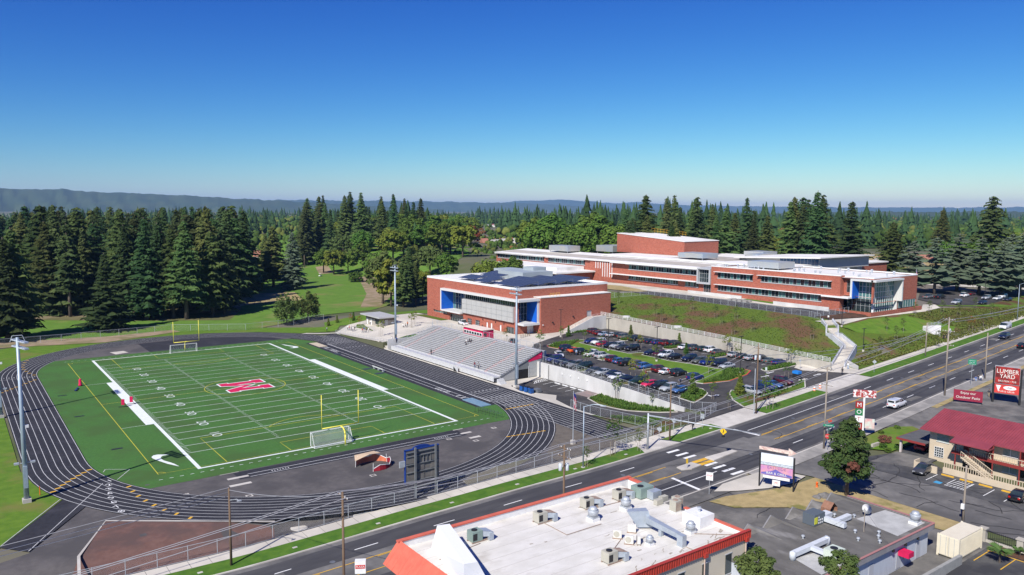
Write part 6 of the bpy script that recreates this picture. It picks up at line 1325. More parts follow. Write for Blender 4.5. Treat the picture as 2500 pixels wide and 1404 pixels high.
m = MB(); m.add([(69.3,-129.3,6.45),(69.3,-134.9,6.45),(71.6,-134.9,6.98),(71.6,-129.3,6.98),(69.3,-129.3,6.25),(69.3,-134.9,6.25)], [(3,2,1,0),(0,1,5,4)]); m.box(69.3,71.4,-134.95,-134.85,6.2,6.4); m.build('porch_roof', redroof, mo)
MB().box(71.4,73.0,MY0,-128.8,4.15,4.35).build('balcony_floor', beige, mo); MB().box(71.3,71.4,MY0,-128.8,4.0,4.5).build('balcony_edge', post, mo)
for y in (-129.4,-131.3,-134.8,-138.5,-142.5,-146.5): MB().box(71.32,71.47,y-.07,y+.07,1.6,6.7).build('porch_post', post, mo)
for i in range(60):
    y = -129.2-i*.33
    if not (-131.4 < y < -130.0): MB().box(71.32,71.38,y-.03,y+.03,4.45,5.35).build('baluster', beige, mo)
MB().box(71.3,71.42,-149,-131.4,5.33,5.42).build('balcony_rail', beige, mo); MB().box(71.3,71.42,-130,-128.8,5.33,5.42).build('balcony_rail', beige, mo)
for z0 in (1.9,4.5):
    for y in (-136.6,-140.3,-144.5): o = MB().box(72.92,72.98,y-1.0,y+1.0,z0+.7,z0+2.1).build('window', mat('curtained_glass', (.16,.24,.23), (.34,.38,.35), 1.2, rough=.2, spec=.6), mo); f = MB(); f.box(72.88,72.95,y-1.08,y+1.08,z0+.6,z0+.7); f.box(72.88,72.95,y-1.08,y+1.08,z0+2.1,z0+2.2); f.box(72.88,72.95,y-.04,y+.04,z0+.7,z0+2.1); f.build('window_frame', white, o)
    for y in (-130.4,-133.6,-138.4): MB().box(72.9,72.98,y-.5,y+.5,z0,z0+2.1).build('door', post if z0 > 3 else darksteel, mo)
o = MB().box(72.92,72.98,-127.6,-125.8,5.0,6.4).build('window', MATS['curtained_glass'], mo); f = MB(); f.box(72.88,72.95,-127.7,-125.7,4.9,5.0); f.box(72.88,72.95,-127.7,-125.7,6.4,6.5); f.build('window_frame', white, o)
o = MB().box(72.92,72.98,-126.9,-125.5,2.4,4.0).build('window', glassd, mo); f = MB()
for k in range(5): f.box(72.88,72.95,-126.9+k*.35-.03,-126.9+k*.35+.03,2.4,4.0); f.box(72.88,72.95,-126.9,-125.5,2.4+k*.4-.03,2.4+k*.4+.03)
f.build('window_frame', white, o)
for i in range(15): MB().box(69.7,71.1,-131.2-i*.27,-130.9-i*.27,4.2-.17*(i+1)-.1,4.2-.17*(i+1)).build('stair_tread', beige, mo)
for s in (69.7,71.1): m = MB(); m.tube((s,-130.9,5.1),(s,-135.2,2.7),.05,n=5); m.tube((s,-130.9,4.2),(s,-135.2,1.75),.09,n=5); [m.tube((s,-130.9-k*.3,4.2-k*.17),(s,-130.9-k*.3,5.1-k*.168),.03,n=4) for k in range(15)]; m.build('stair_rail', beige, mo)
lw = athing('motel_wall', 'low beige wall with picket rail in front of the motel rooms', 'wall', (68,-138,1.6))
MB().box(67.6,67.9,-176,-129.3,1.2,2.55).build('wall', beige, lw)
for i in range(44): MB().box(67.7,67.78,-129.5-i*.35,-129.42-i*.35,2.55,3.3).build('picket', beige, lw)
MB().box(67.68,67.8,-146,-129.3,3.3,3.38).build('top_rail', beige, lw); MB().box(66.4,68.0,-125.6,-125.4,1.2,2.9).build('wall', beige, lw); MB().box(66.3,66.5,-129.0,-125.5,1.2,2.7).build('wall', beige, lw)
cp = athing('carport', 'flat dark roofed carport attached to the motel', 'carport', (76,-122,1.8)); m = MB(); m.box(71.8,82,-124.5,-119.8,4.2,4.35); m.build('roof', mat('carport_roof', (.085,.088,.095), (.11,.11,.115), 1, rough=.9), cp); MB().box(71.75,82,-119.8,-119.7,4.0,4.35).build('fascia', post, cp); MB().box(71.7,71.8,-124.5,-119.75,4.0,4.35).build('fascia', post, cp); MB().box(72.2,72.6,-120.4,-120.1,1.6,4.2).build('post', mat('pale_post', (.52,.46,.44), rough=.8), cp); MB().box(81.4,81.8,-120.4,-120.1,1.6,4.2).build('post', MATS['pale_post'], cp)
car('sedan','red',(76.6,-122.0,G(76.6,-122)+.06),R(8),'red sedan parked in the shade of the carport')
car('sedan','dark grey',(67.2-1.8,-127.4,G(65,-127)+.05),R(185),'dark grey sedan parked beside the motel wall')
car('sedan','black',(65.2,-141.0,G(65,-141)+.05),R(3),'black sedan parked in the striped motel bays')
m = MB()
for y in (-129.2,-131.9,-134.5,-137.3,-140.0,-142.8): gline(m, (62.5,y), (66.2,y), .12, .06)
for k in range(5): gline(m, (62.6,-132.1-k*.5), (66.0,-132.6-k*.45), .1, .061)
gline(m, (62.6,-131.9),(62.6,-134.5),.1,.061); m.build('stall_lines', whitepaint, side_street)
for y in (-130.5,-133.2,-135.9,-139.0): MB().box(66.5,66.8,y-.9,y+.9,1.6,1.78).build('wheel_stop', yellowpaint, label='yellow concrete wheel stop in front of the low motel wall', cat='wheel stop', group='yellow wheel stops at the motel')
m = MB(); m.quad((62.4,-131.3,G(62,-131)+.062),(63.4,-131.3,G(63,-131)+.062),(63.4,-130.3,G(63,-130)+.062),(62.4,-130.3,G(62,-130)+.062)); m.build('accessible_symbol', mat('sign_blue', (.06,.30,.52), rough=.7), side_street)

# ------------------------------------------------------------------ poles, lamps, signals
def crossarm(m, x, y, z, L=1.2, a=90, mi=0):
    c, s = math.cos(R(a)), math.sin(R(a)); m.tube((x-c*L,y-s*L,z),(x+c*L,y+s*L,z),.06,n=4,m=mi)
    for k in (-.95,-.5,.5,.95): m.tube((x+c*L*k,y+s*L*k,z),(x+c*L*k,y+s*L*k,z+.2),.045,n=5,m=1)
def upole(x, y, h, label, arms=(0.4,), mt=wood, lamp=None, cans=0, r=.17):
    z = G(x,y); t = athing('utility_pole', label, 'utility pole', (x,y,z)); MB().tube((x,y,z-.5),(x,y,z+h),r,r*.65,10).build('pole', mt, t, True)
    for k in arms: m = MB(); crossarm(m, x, y, z+h-k); m.build('crossarm', [mt, white], t)
    for k in range(cans):
        a = k*2.2; cx, cy = x+.48*math.cos(a), y+.48*math.sin(a); MB().lathe([(.2,0),(.24,.05),(.24,.85),(.15,.95)], (cx,cy,z+h-3.4), 10).build('transformer', mat('can_grey', (.50,.54,.57), rough=.5), t, True)
    if lamp: dx, dy, lz = lamp; m = MB(); m.tube((x,y,z+lz),(x+dx*.8,y+dy*.8,z+lz+.5),.04,n=5); m.tube((x+dx*.8,y+dy*.8,z+lz+.5),(x+dx,y+dy,z+lz+.4),.04,n=5); m.box(x+dx-.2,x+dx+.3,y+dy-.12,y+dy+.12,z+lz+.3,z+lz+.42); m.build('lamp_arm', galv, t)
    return (x, y, z+h)
T1 = upole(-30.1,-90.4,9.9,'wooden utility pole with a street lamp beside the cinder sector',(),wood,(.6,-1.8,8.3))
q = on_y(836,1200,-112.6); T2 = upole(q[0],q[1],q[2]-G(*q[:2]),'bare wooden utility pole at the near kerb left of the white roof',(.5,),wood)
q = on_y(1378,1085,-112.7); T3 = upole(q[0],q[1],q[2]-G(*q[:2]),'wooden utility pole carrying two grey transformer cans',(.5,1.6),wood,None,2)
T4 = upole(63.9,-111.3,14.4,'weathered utility pole with street signs at the side street corner',(.4,3.2),woodgrey)
T5 = upole(115.0,-107.9,17.0,'tallest utility pole, near the Lumber Yard sign',(.5,3.0,6.0),woodgrey,None,1,.2)
T6 = upole(73.3,-90.6,14.3,'wooden utility pole with a white steel conduit beside the driveway',(1.0,),wood,None,2)
MB().tube((72.7,-90.5,1.8),(72.7,-90.5,11),.09).build('steel_conduit', galv, label='pale steel conduit post beside the driveway utility pole', cat='post')
T7 = upole(46.9,-91.6,10.3,'dark brown pole behind the crosswalk mast arm',(),wood)
T8 = upole(152.0,-86.0,9.0,'leaning grey wooden pole with lamp arm on the hill verge',(),woodgrey,(4.2,-1.0,8.4))
T9 = upole(137.0,-106.8,10.9,'plain grey pole behind the green street name sign',(),woodgrey)
T10 = upole(51.4,-139.4,7.6,'short grey pole with a meter box beside the container',(),woodgrey)
MB().box(50.9,51.2,-139.6,-139.2,2.9,3.6).build('meter_box', white, label='white meter box on the short pole by the container', cat='meter box')
def lamp_post(x, y, h, label, arm, mt=bluegalv, r=.12, group=None):
    z = G(x,y); t = athing('street_lamp', label, 'street lamp', (x,y,z), group); MB().tube((x,y,z),(x,y,z+h),r,r*.6,10).build('pole', mt, t, True)
    m = MB(); m.path([(x,y,z+h-.1),(x+arm[0]*.5,y+arm[1]*.5,z+h+.45),(x+arm[0],y+arm[1],z+h+.4)], .05, 6); m.build('arm', mt, t); L = math.hypot(*arm); MB().obox((x+arm[0],y+arm[1]), arm, .45, .16, z+h+.25, z+h+.42).build('lamp_head', galv, t)
    MB().lathe([(.35,0),(.35,.15)], (x,y,z), 10).build('base', concrete, t)
lamp_post(25.3,-92.6,10.2,'grey street lamp beside the stadium fence near the flagpole',(1.8,-2.6)); lamp_post(226.9,-79.5,12,'tall grey street lamp on the verge at the top of the road',(.5,-2.4))
LOTL = ['dark lot lamp beside the gymnasium path','dark lot lamp in the swale by the silver SUV','dark lot lamp in the swale by the white sedan','dark lot lamp at the red-kerbed tip of the swale','dark path lamp at the head of the zigzag stair','dark path lamp beside the zigzag stair','dark lamp in the small lot beyond the school']
for (x, y, h), lb in zip(((94.6,-4.1,8.4),(90.0,-30.0,9),(90.2,-47.8,9),(97.5,-68.3,9.2),(147.5,-64.6,6.0),(140.8,-75.0,6.2),(246,-61.5,8)), LOTL):
    z = G(x,y); t = athing('lot_lamp', lb, 'lamp', (x,y,z), 'dark lot lamps'); MB().tube((x,y,z),(x,y,z+h),.09,n=8).build('pole', darksteel, t); MB().box(x-.9,x+.9,y-.14,y+.14,z+h,z+h+.1).build('lamp_head', darksteel, t); MB().lathe([(.3,0),(.3,.5)], (x,y,z), 10).build('base', concrete, t)
def stadium_light(x, y, z, h, label, facing):
    t = athing('stadium_light', label, 'floodlight', (x,y,z), 'stadium floodlights'); MB().tube((x,y,z),(x,y,z+h),.36,.2,12).build('pole', bluegalv, t, True); MB().box(x-.55,x+.55,y-.55,y+.55,z-.2,z+.55).build('base', concrete, t)
    MB().tube((x-.3,y,z+5.2),(x+.3,y,z+5.2),.3).build('control_box', bluegalv, t) if False else MB().box(x-.25,x+.25,y-.55,y-.2,z+2.2,z+5.4).build('control_box', bluegalv, t)
    s = facing; fx, fy = s
    for k, zz in ((0,h-.6),(1,h-1.5)):
        m = MB(); m.tube((x-fy*2.0,y+fx*2.0,z+zz),(x+fy*2.0,y-fx*2.0,z+zz),.08,n=6); m.build('crossarm', galv, t)
        for j in range(5):
            o = -1.8+.9*j; c = (x-fy*o+fx*.3, y+fx*o+fy*.3); m = MB(); m.obox(c, (fx,fy), .28, .33, z+zz-.1, z+zz+.12); m.build('lamp', mat('flood_silver', (.55,.60,.64), rough=.35, metal=.4), t)
    m = MB(); m.path([(x-.9,y,z+h-.6),(x-.6,y,z+h+.25),(x+.6,y,z+h+.25),(x+.9,y,z+h-.6)], .05, 6); m.build('hoop', galv, t)
    for dx in (-1,1): m = MB(); m.box(x+dx*1.0-.3,x+dx*1.0+.3,y-.25,y+.25,z+5.7,z+5.95); m.tube((x,y,z+5.8),(x+dx*1.0,y,z+5.8),.06,n=6); m.build('low_lamp', galv, t)
    m = MB(); m.box(x+.3,x+.75,y-.2,y+.2,z+10.9,z+11.3); m.build('horn', white, t)
stadium_light(-48.7,-55.8,0,24.0,'grey floodlight mast at the near left corner of the track',(1,.3)); stadium_light(-48.9,.2,0,24.2,'grey floodlight mast beside the left straight of the track',(1,0))
stadium_light(52.3,-38.1,0,24.0,'grey floodlight mast at the right end of the grandstand',(-1,0)); stadium_light(53.9,26.0,2.0,23.2,'grey floodlight mast at the left end of the grandstand',(-1,0))
# mast arm signal with a crossing sign
t = athing('mast_arm_signal', 'galvanised mast arm carrying a yellow crossing sign over the road', 'traffic signal', (40.2,-92.6,.9)); e = P(1857,1062,5.6)
MB().tube((40.2,-92.6,.9),(40.2,-92.6,7.4),.19,.15,12).build('pole', galv, t, True); m = MB(); m.tube((40.2,-92.6,7.0),(e[0],e[1],5.7),.15,.07,10); m.build('arm', galv, t, True)
ydia = mat('sign_yellow', (.78,.50,.02), rough=.5)
def diamond(x, y, z, s, nrm, parent, mt=ydia, nm='sign_panel'):
    """square sign turned on its corner, facing direction nrm"""
    tx, ty = -nrm[1], nrm[0]; m = MB(); p = [(0,-s),(s,0),(0,s),(-s,0)]
    f = [(x+tx*a+nrm[0]*.02, y+ty*a+nrm[1]*.02, z+b) for a, b in p]; g = [(x+tx*a-nrm[0]*.02, y+ty*a-nrm[1]*.02, z+b) for a, b in p]
    m.add(f+g, [(0,1,2,3),(7,6,5,4)]+[(i,4+i,4+(i+1)%4,(i+1)%4) for i in range(4)]); o = m.build(nm, mt, parent)
    if mt is ydia: # walking figure
        q = MB(); F = lambda a, b: (x+tx*a*s+nrm[0]*.035, y+ty*a*s+nrm[1]*.035, z+b*s)
        q.add([F(-.08,.42),(F(.08,.42)),F(.1,.55),F(0,.62),F(-.1,.55)], [tuple(range(5))]); q.add([F(-.1,.36),F(.12,.36),F(.12,-.05),F(-.1,-.05)], [(0,1,2,3)]); q.add([F(-.1,-.05),F(.02,-.05),F(-.15,-.55),F(-.28,-.55)], [(0,1,2,3)]); q.add([F(0,-.05),F(.12,-.05),F(.28,-.5),F(.16,-.55)], [(0,1,2,3)]); q.add([F(.1,.3),F(.35,.05),F(.3,0),F(.1,.18)], [(0,1,2,3)])
        q.build('walking_symbol', darksteel, o)
ux, uy = e[0]-40.2, e[1]+92.6; k = .68
diamond(40.2+ux*k,-92.6+uy*k,5.55,.62,(-.97,-.25),t); MB().box(40.2+ux*k-.25,40.2+ux*k+.25,-92.75+uy*k,-92.45+uy*k,4.6,4.85).build('beacon', darksteel, t)
def sign(x, y, h, label, kind, nrm=(-.9,-.45), w=.35, hh=.45, mt=white, nm='road_sign', gz=None):
    z = G(x,y) if gz is None else gz; t = athing(nm, label, 'sign', (x,y,z)); MB().tube((x,y,z),(x,y,z+h),.04,n=6).build('post', galv, t)
    L = math.hypot(*nrm); nrm = (nrm[0]/L, nrm[1]/L)
    if kind == 'diamond': diamond(x+nrm[0]*.06,y+nrm[1]*.06,z+h-.35,.5,nrm,t,mt)
    else: m = MB(); m.obox((x+nrm[0]*.06,y+nrm[1]*.06), (-nrm[1],nrm[0]), w, .02, z+h-hh*2, z+h); m.build('sign_panel', mt, t)
    return t, z, nrm
sign(50.2,-89.6,3.0,'back of a diamond sign beside the driveway fence','diamond',(.9,.3),mt=galv); sign(45.2,-90.6,2.6,'grey diamond sign back near the mast arm pole','diamond',(.9,.3),mt=galv)
sign(57.0,yc(57)+11,2.9,'grey backed rectangular sign beside the first driveway','rect',(.9,.3),mt=galv); sign(124.5,yc(124)+10.5,3.0,'back of a diamond sign on the verge below the stair','diamond',(.9,.3),mt=galv)
sign(98.6,-74.8,2.8,'small pale sign on a post at the lot entrance','rect',(-.9,-.4),.22,.35,mat('pale_sign', (.45,.52,.52), rough=.6)); sign(113.5,-74,2.6,'small sign post beside the entrance bed','rect',(-.9,-.4),.2,.3,galv)
t_, z_, n_ = sign(32.2,-112.6,3.4,'white do not enter style sign at the near kerb','rect',(-.85,-.5),.5,.6); put_text('STOP', .34, redpaint, t_, (32.2+n_[0]*.1,-112.6+n_[1]*.1,z_+2.9), (R(90),0,math.atan2(n_[0],-n_[1])))
t_, z_, n_ = sign(43.6,-115.2,4.2,'yellow pedestrian crossing sign with arrow plate beside the pylon sign','diamond',(-.85,-.5),mt=ydia); m = MB(); m.obox((43.6+n_[0]*.06,-115.2+n_[1]*.06), (-n_[1],n_[0]), .38, .02, z_+2.3, z_+2.95); m.build('arrow_plate', ydia, t_); m = MB(); m.obox((43.6+n_[0]*.09,-115.2+n_[1]*.09), (-n_[1],n_[0]), .2, .01, z_+2.58, z_+2.68); m.build('arrow_symbol', darksteel, t_)
t_, z_, n_ = sign(63.4,-112.2,3.9,'red stop sign under green street name plates at the side street','rect',(-.75,-.65),.02,.02); m = MB(); m.tube((63.4-.05,-112.24,z_+2.6),(63.4-.09,-112.28,z_+2.6),.45,n=8); m.build('stop_panel', redpaint, t_); put_text('STOP', .3, white, t_, (63.4+n_[0]*.16,-112.2+n_[1]*.16,z_+2.6), (R(90),0,math.atan2(n_[0],-n_[1])))
grn = mat('sign_green', (.01,.22,.12), rough=.5); m = MB(); m.obox((63.4,-112.3), (-n_[1],n_[0]), .85, .02, z_+4.3, z_+4.7); m.build('street_name_plate', grn, t_); put_text('Thompson', .28, white, t_, (63.4+n_[0]*.06,-112.3+n_[1]*.06,z_+4.5), (R(90),0,math.atan2(n_[0],-n_[1]))); m = MB(); m.obox((63.4,-112.3), n_, .6, .02, z_+3.7, z_+4.05); m.build('street_name_plate', grn, t_)
for dx in (-.3,.25): m = MB(); m.add([(63.4+dx,-112.4,z_+5.5),(63.9+dx,-112.5,z_+5.2),(63.5+dx,-112.45,z_+5.0)], [(0,1,2)]); m.add([(63.4+dx,-112.36,z_+5.5),(63.9+dx,-112.46,z_+5.2),(63.5+dx,-112.41,z_+5.0)], [(2,1,0)]); m.build('orange_flag', mat('flag_orange', (.75,.07,.03), rough=.7), t_)
t_, z_, n_ = sign(128.5,-107.4,6.0,'green three line guide sign by the bus stop','rect',(-.95,-.3),.8,.62,grn,'guide_sign')
for k, s_ in enumerate(('Multnomah','Rose City','Golf Course')): put_text(s_, .26, white, t_, (128.5+n_[0]*.1,-107.4+n_[1]*.1,z_+5.65-.36*k), (R(90),0,math.atan2(n_[0],-n_[1])))
t_, z_, n_ = sign(38.2,-103.2,1.7,'small yellow chevron marker on the refuge island','rect',(-.95,-.3),.16,.4,ydia,'island_marker'); m = MB()
for k in range(4): m.obox((38.2+n_[0]*.085,-103.2+n_[1]*.085), (-n_[1],n_[0]), .14, .008, z_+.98+k*.19, z_+1.05+k*.19)
m.build('chevron_stripe', darksteel, t_)
# pylon signs
def pylon_text(t, x, y, z, nrm, s, size, mt, sx=1.0): put_text(s, size, mt, t, (x+nrm[0]*.14, y+nrm[1]*.14, z), (R(90),0,math.atan2(nrm[0],-nrm[1])), sx=sx)
es = athing('pylon_sign', 'two post pylon sign with a mountain sunset panel and white arrow on top', 'sign', (41.7,-117.3,.9)); n1 = Vector((-.92,-.40)); c = (41.7,-117.3); tv = (-n1.y,n1.x)
for s in (-2.45,2.45): MB().tube((c[0]+tv[0]*s*-1,c[1]+tv[1]*s*-1,.5),(c[0]+tv[0]*s*-1,c[1]+tv[1]*s*-1,6.1),.12).build('post', darksteel, es)
def panel(t, z0, z1, w, mt, nm): m = MB(); m.obox(c, tv, w, .12, z0, z1); return m.build(nm, mt, t)
panel(es,4.9,6.2,2.3,mat('pale_panel', (.72,.76,.80), (.60,.64,.68), 2, rough=.4),'reader_board'); panel(es,4.5,4.85,2.3,mat('reader_strip', (.30,.36,.42), (.6,.64,.68), 6, rough=.5),'reader_strip')
sunset = mat('sunset_panel', (.70,.36,.33), (.50,.24,.45), .9, rough=.4); panel(es,3.0,4.4,2.3,sunset,'picture_panel'); panel(es,2.5,2.9,1.9,white,'lower_strip'); panel(es,1.5,2.3,.55,white,'small_panel')
mtn = MB(); F = lambda a, b: (c[0]-tv[0]*a+n1.x*.13, c[1]-tv[1]*a+n1.y*.13, b); mtn.add([F(-2.2,3.05),F(2.2,3.05),F(2.2,3.3),F(.9,3.6),F(.1,4.0),F(-.7,3.6),F(-2.2,3.35)], [tuple(range(7))]); mtn.build('mountain_picture', mat('mountain_blue', (.10,.10,.36), (.18,.16,.45), 1.5, rough=.5), es)
pylon_text(es,c[0],c[1],4.13,n1,'EASTSIDE',.52,mat('sign_purple', (.22,.10,.30), rough=.5),1.25); pylon_text(es,c[0],c[1],3.32,n1,'BAR & GRILL',.48,mat('sign_cream', (.75,.72,.62), rough=.5),1.1); pylon_text(es,c[0],c[1],1.9,n1,'M',.6,redpaint)
m = MB(); F = lambda a, b: (c[0]-tv[0]*a, c[1]-tv[1]*a, b); A = [(2.6,6.75),(-1.6,6.6),(-1.6,6.3),(-2.7,6.85),(-1.6,7.45),(-1.6,7.1),(2.6,7.2)][::-1]
m.add([(F(a,b)[0]+n1.x*.12,F(a,b)[1]+n1.y*.12,b) for a, b in A]+[(F(a,b)[0]-n1.x*.12,F(a,b)[1]-n1.y*.12,b) for a, b in A], [tuple(range(7)),tuple(range(13,6,-1))]+[(i,7+i,7+(i+1)%7,(i+1)%7) for i in range(7)]); m.build('arrow_board', mat('arrow_cream', (.72,.62,.54), (.5,.32,.28), 3, rough=.6), es)
ls = athing('pylon_sign', 'red and grey LUMBER YARD pylon sign on two black posts', 'sign', (118,-118.6,3.1)); n1 = Vector((-.97,-.24)); c = (118.0,-118.6); tv = (-n1.y,n1.x)
for s in (-2.35,2.35): MB().tube((c[0]+tv[0]*s,c[1]+tv[1]*s,2.9),(c[0]+tv[0]*s,c[1]+tv[1]*s,10.4),.22).build('post', darksteel, ls)
def panel2(t, z0, z1, w, mt, nm, d=.2): m = MB(); m.obox(c, tv, w, d, z0, z1); return m.build(nm, mt, t)
panel2(ls,7.2,10.7,2.15,mat('lumber_red', (.45,.035,.03), (.12,.02,.02), .9, rough=.5),'top_panel'); panel2(ls,7.1,10.85,2.25,mat('sign_rim', (.45,.46,.47), rough=.4, metal=.4),'rim',.15); panel2(ls,5.2,7.0,2.15,redpaint,'lower_panel')
for k, (s_, z_, sz, sx) in enumerate((('LUMBER',9.75,1.25,.86),('YARD',8.75,1.2,.86),('BIKE PARK • PUB',7.75,.5,.86),('PUB & GRUB',5.6,.5,1.0))): pylon_text(ls,c[0]+n1.x*.08,c[1]+n1.y*.08,z_,n1,s_,sz,mat('sign_bone', (.72,.70,.63), rough=.6),sx)
m = MB(); F = lambda a, b: (c[0]-tv[0]*a+n1.x*.22, c[1]-tv[1]*a+n1.y*.22, b); m.add([F(-.55+1.15*math.cos(2*math.pi*i/18),6.4+.42*math.sin(2*math.pi*i/18)) for i in range(18)], [tuple(range(18))]); m.build('oval_badge', white, ls); m = MB(); m.add([F(1.0,6.8),F(1.9,6.8),F(1.45,5.5)], [(2,1,0)]); m.build('shield_badge', white, ls); put_text('Can', .5, darksteel, ls, (F(-.55,6.4)[0]+n1.x*.03,F(-.55,6.4)[1]+n1.y*.03,6.4), (R(90),0,math.atan2(n1.x,-n1.y)))
eb = athing('banner_sign', 'maroon banner sign about the outdoor patio on the bar fence', 'sign', (112.5,-113.6,3)); n2 = Vector((-.93,-.37)); c = (112.5,-113.6); tv = (-n2.y,n2.x); m = MB(); m.obox(c, tv, 2.6, .06, 3.4, 5.6); m.build('banner', mat('banner_maroon', (.25,.02,.045), rough=.7), eb)
for s in (-2.5,2.5): MB().tube((c[0]+tv[0]*s,c[1]+tv[1]*s,3),(c[0]+tv[0]*s,c[1]+tv[1]*s,5.7),.06).build('post', darksteel, eb)
pylon_text(eb,c[0],c[1],5.05,n2,'Enjoy our',.7,MATS['sign_bone']); pylon_text(eb,c[0],c[1],4.1,n2,'Outdoor Patio',.72,MATS['sign_bone'])
ms = athing('motel_sign', 'tall stacked motel sign with red and green letter boxes', 'sign', (76.1,-111.4,1.8)); n3 = Vector((-.80,-.60)); c = (76.1,-111.4); tv = (-n3.y,n3.x)
MB().tube((c[0],c[1],1.5),(c[0],c[1],9.2),.2).build('post', white, ms)
lx, ly = c[0]+tv[0]*-.85, c[1]+tv[1]*-.85
lx, ly = c[0]-.62, c[1]+.55
for k, (mt, ch) in enumerate(((mat('box_red', (.30,.03,.025), rough=.5),'M'),(mat('box_green', (.02,.17,.06), rough=.5),'O'),(white,'T'),(MATS['box_red'],'M'))): m = MB(); m.obox((lx,ly), tv, .62, .15, 6.9-k*1.3, 8.1-k*1.3); m.build('letter_box', mt, ms); put_text(ch, 1.05, white if ch != 'T' else MATS['box_red'], ms, (lx+n3.x*.17,ly+n3.y*.17,7.5-k*1.3), (R(90),0,math.atan2(n3.x,-n3.y)))
m = MB(); m.obox((c[0],c[1]), tv, 1.9, .2, 8.9, 10.2); m.build('top_board', mat('board_speckle', (.72,.70,.68), (.38,.06,.06), 2.4, rough=.6, lo=.45, hi=.52), ms); put_text('PLAZA', 1.0, MATS['box_red'], ms, (c[0]+n3.x*.22,c[1]+n3.y*.22,9.55), (R(90),0,math.atan2(n3.x,-n3.y)))
m = MB(); m.obox((c[0]+.9,c[1]-.7), tv, .8, .2, 3.2, 4.9); m.build('lower_box', mat('box_pale', (.55,.62,.55), (.62,.30,.30), 1.2, rough=.5), ms)
q = on_y(880,1375,-113.0)
ps = athing('motel_sign', 'small white motel sign with a red band at the near kerb', 'sign', (q[0],q[1],-1)); n4 = Vector((-.5,-.86)); tv = (-n4.y,n4.x); m = MB(); m.obox(q[:2], tv, .55, .3, q[2]-1.0, q[2]+.35); m.build('sign_box', white, ps); m = MB(); m.obox((q[0]+n4.x*.01,q[1]+n4.y*.01), tv, .5, .31, q[2]-.45, q[2]-.05); m.build('red_band', redpaint, ps); put_text('PLAZA', .3, white, ps, (q[0]+n4.x*.34,q[1]+n4.y*.34,q[2]-.25), (R(90),0,math.atan2(n4.x,-n4.y))); MB().tube((q[0],q[1],-1.4),(q[0],q[1],q[2]-1),.1).build('post', galv, ps)
# wires
def wires(a, b, label, offs_=((0,-1.1,-.3),(0,0,0),(0,1.1,-.3)), sag=.9, parent=None):
    t = athing('power_line', label, 'power line', a)
    for o in offs_:
        pts = []
        for i in range(13): u = i/12; pts.append((lerp(a[0],b[0],u)+o[0], lerp(a[1],b[1],u)+o[1], lerp(a[2],b[2],u)+o[2]-sag*4*u*(1-u)))
        MB().path(pts, .04, 4).build('wire', mat('wire', (.38,.38,.39), rough=.5, metal=.4), t)
wires(T2, T3, 'power lines between the bare pole and the transformer pole'); wires(T3, T4, 'power lines between the transformer pole and the side street pole'); wires(T4, T5, 'power lines from the side street pole to the tallest pole'); wires((T5[0],T5[1],T5[2]-.5), (200,-103.5,20), 'power lines running from the tallest pole up the road')
wires(T6, T8, 'power lines between the driveway pole and the hill verge pole', ((0,0,-2.5),(0,.3,-3.4),(0,.6,-4.2)), 1.2); wires(T1, (-95,-96,8), 'thin lines leaving the lamp pole past the cinder sector', ((0,0,0),(0,.2,-.6),(0,.4,-1.2)), .4); wires(T1, T2, 'thin lines between the lamp pole and the bare pole', ((0,0,-.3),), .5); wires(T7, T6, 'thin lines between the brown pole and the driveway pole', ((0,0,-.3),(0,0,-1.2)), .6)
wires(T2, (-90,-111,9.5), 'power lines leaving the bare pole past the white roof')
# hydrant, drums, rocks, bins, flags
hy = athing('fire_hydrant', 'orange fire hydrant on a concrete pad by the pine', 'hydrant', (47.1,-120.6,1.1)); orange = mat('hydrant_orange', (.72,.13,.02), rough=.5)
MB().lathe([(.2,0),(.2,.08),(.14,.1),(.14,.6),(.18,.62),(.16,.75),(.05,.86)], (47.1,-120.6,1.1), 12).build('barrel', orange, hy, True); MB().tube((46.85,-120.6,1.6),(47.35,-120.6,1.6),.07,n=8).build('nozzle', orange, hy); MB().box(46.4,47.8,-121.3,-119.9,1.0,1.12).build('pad', concrete, hy)
for i, p in enumerate(((1988,955),(2002,948))):
    x, y, z = hit(*p); t = athing('traffic_drum', ['orange striped traffic drum by the driveway edge','orange striped traffic drum nearest the verge'][i], 'traffic drum', (x,y,z)); 
    for k in range(4): MB().lathe([(.3-.02*k,.25*k),(.29-.02*k,.25*k+.25)], (x,y,z), 12).build('drum_band', orange if k % 2 == 0 else white, t)
for i, (x, y, s) in enumerate(((43.4,-123.0,.6),(44.6,-123.4,.95))):
    bm = bmesh.new(); bmesh.ops.create_icosphere(bm, subdivisions=2, radius=s)
    for v in bm.verts: v.co *= 1+.25*math.sin(v.co.x*4+i)*math.cos(v.co.y*5); v.co.z *= .55
    me = bpy.data.meshes.new('boulder'); bm.to_mesh(me); bm.free(); me.materials.append(mat('rock', (.20,.19,.18), (.13,.125,.12), 2, rough=.95)); mkobj('boulder', me, None, ['small grey boulder on the dry grass','large grey boulder on the dry grass'][i], 'boulder', loc=(x,y,G(x,y)+.15))
for i, p in enumerate(((1275,955),(1286,958),(1296,961))):
    x, y, z = P(*p); t = athing('waste_bin', 'blue wheeled waste bin at the end of the grandstand', 'bin', (x,y,0), 'blue waste bins'); bl = mat('bin_blue', (.012,.10,.42), (.02,.06,.12), 1.5, rough=.5); MB().box(x-.45,x+.45,y-.5,y+.5,.12,1.35).build('body', bl, t); MB().box(x-.5,x+.5,y-.55,y+.55,1.35,1.45).build('lid', darksteel, t)
x, y, z = P(1312,958); t = athing('steel_skip', 'grey steel skip beside the blue bins', 'bin', (x,y,0)); MB().box(x-.6,x+.6,y-.8,y+.8,.1,.9).build('body', midsteel, t)
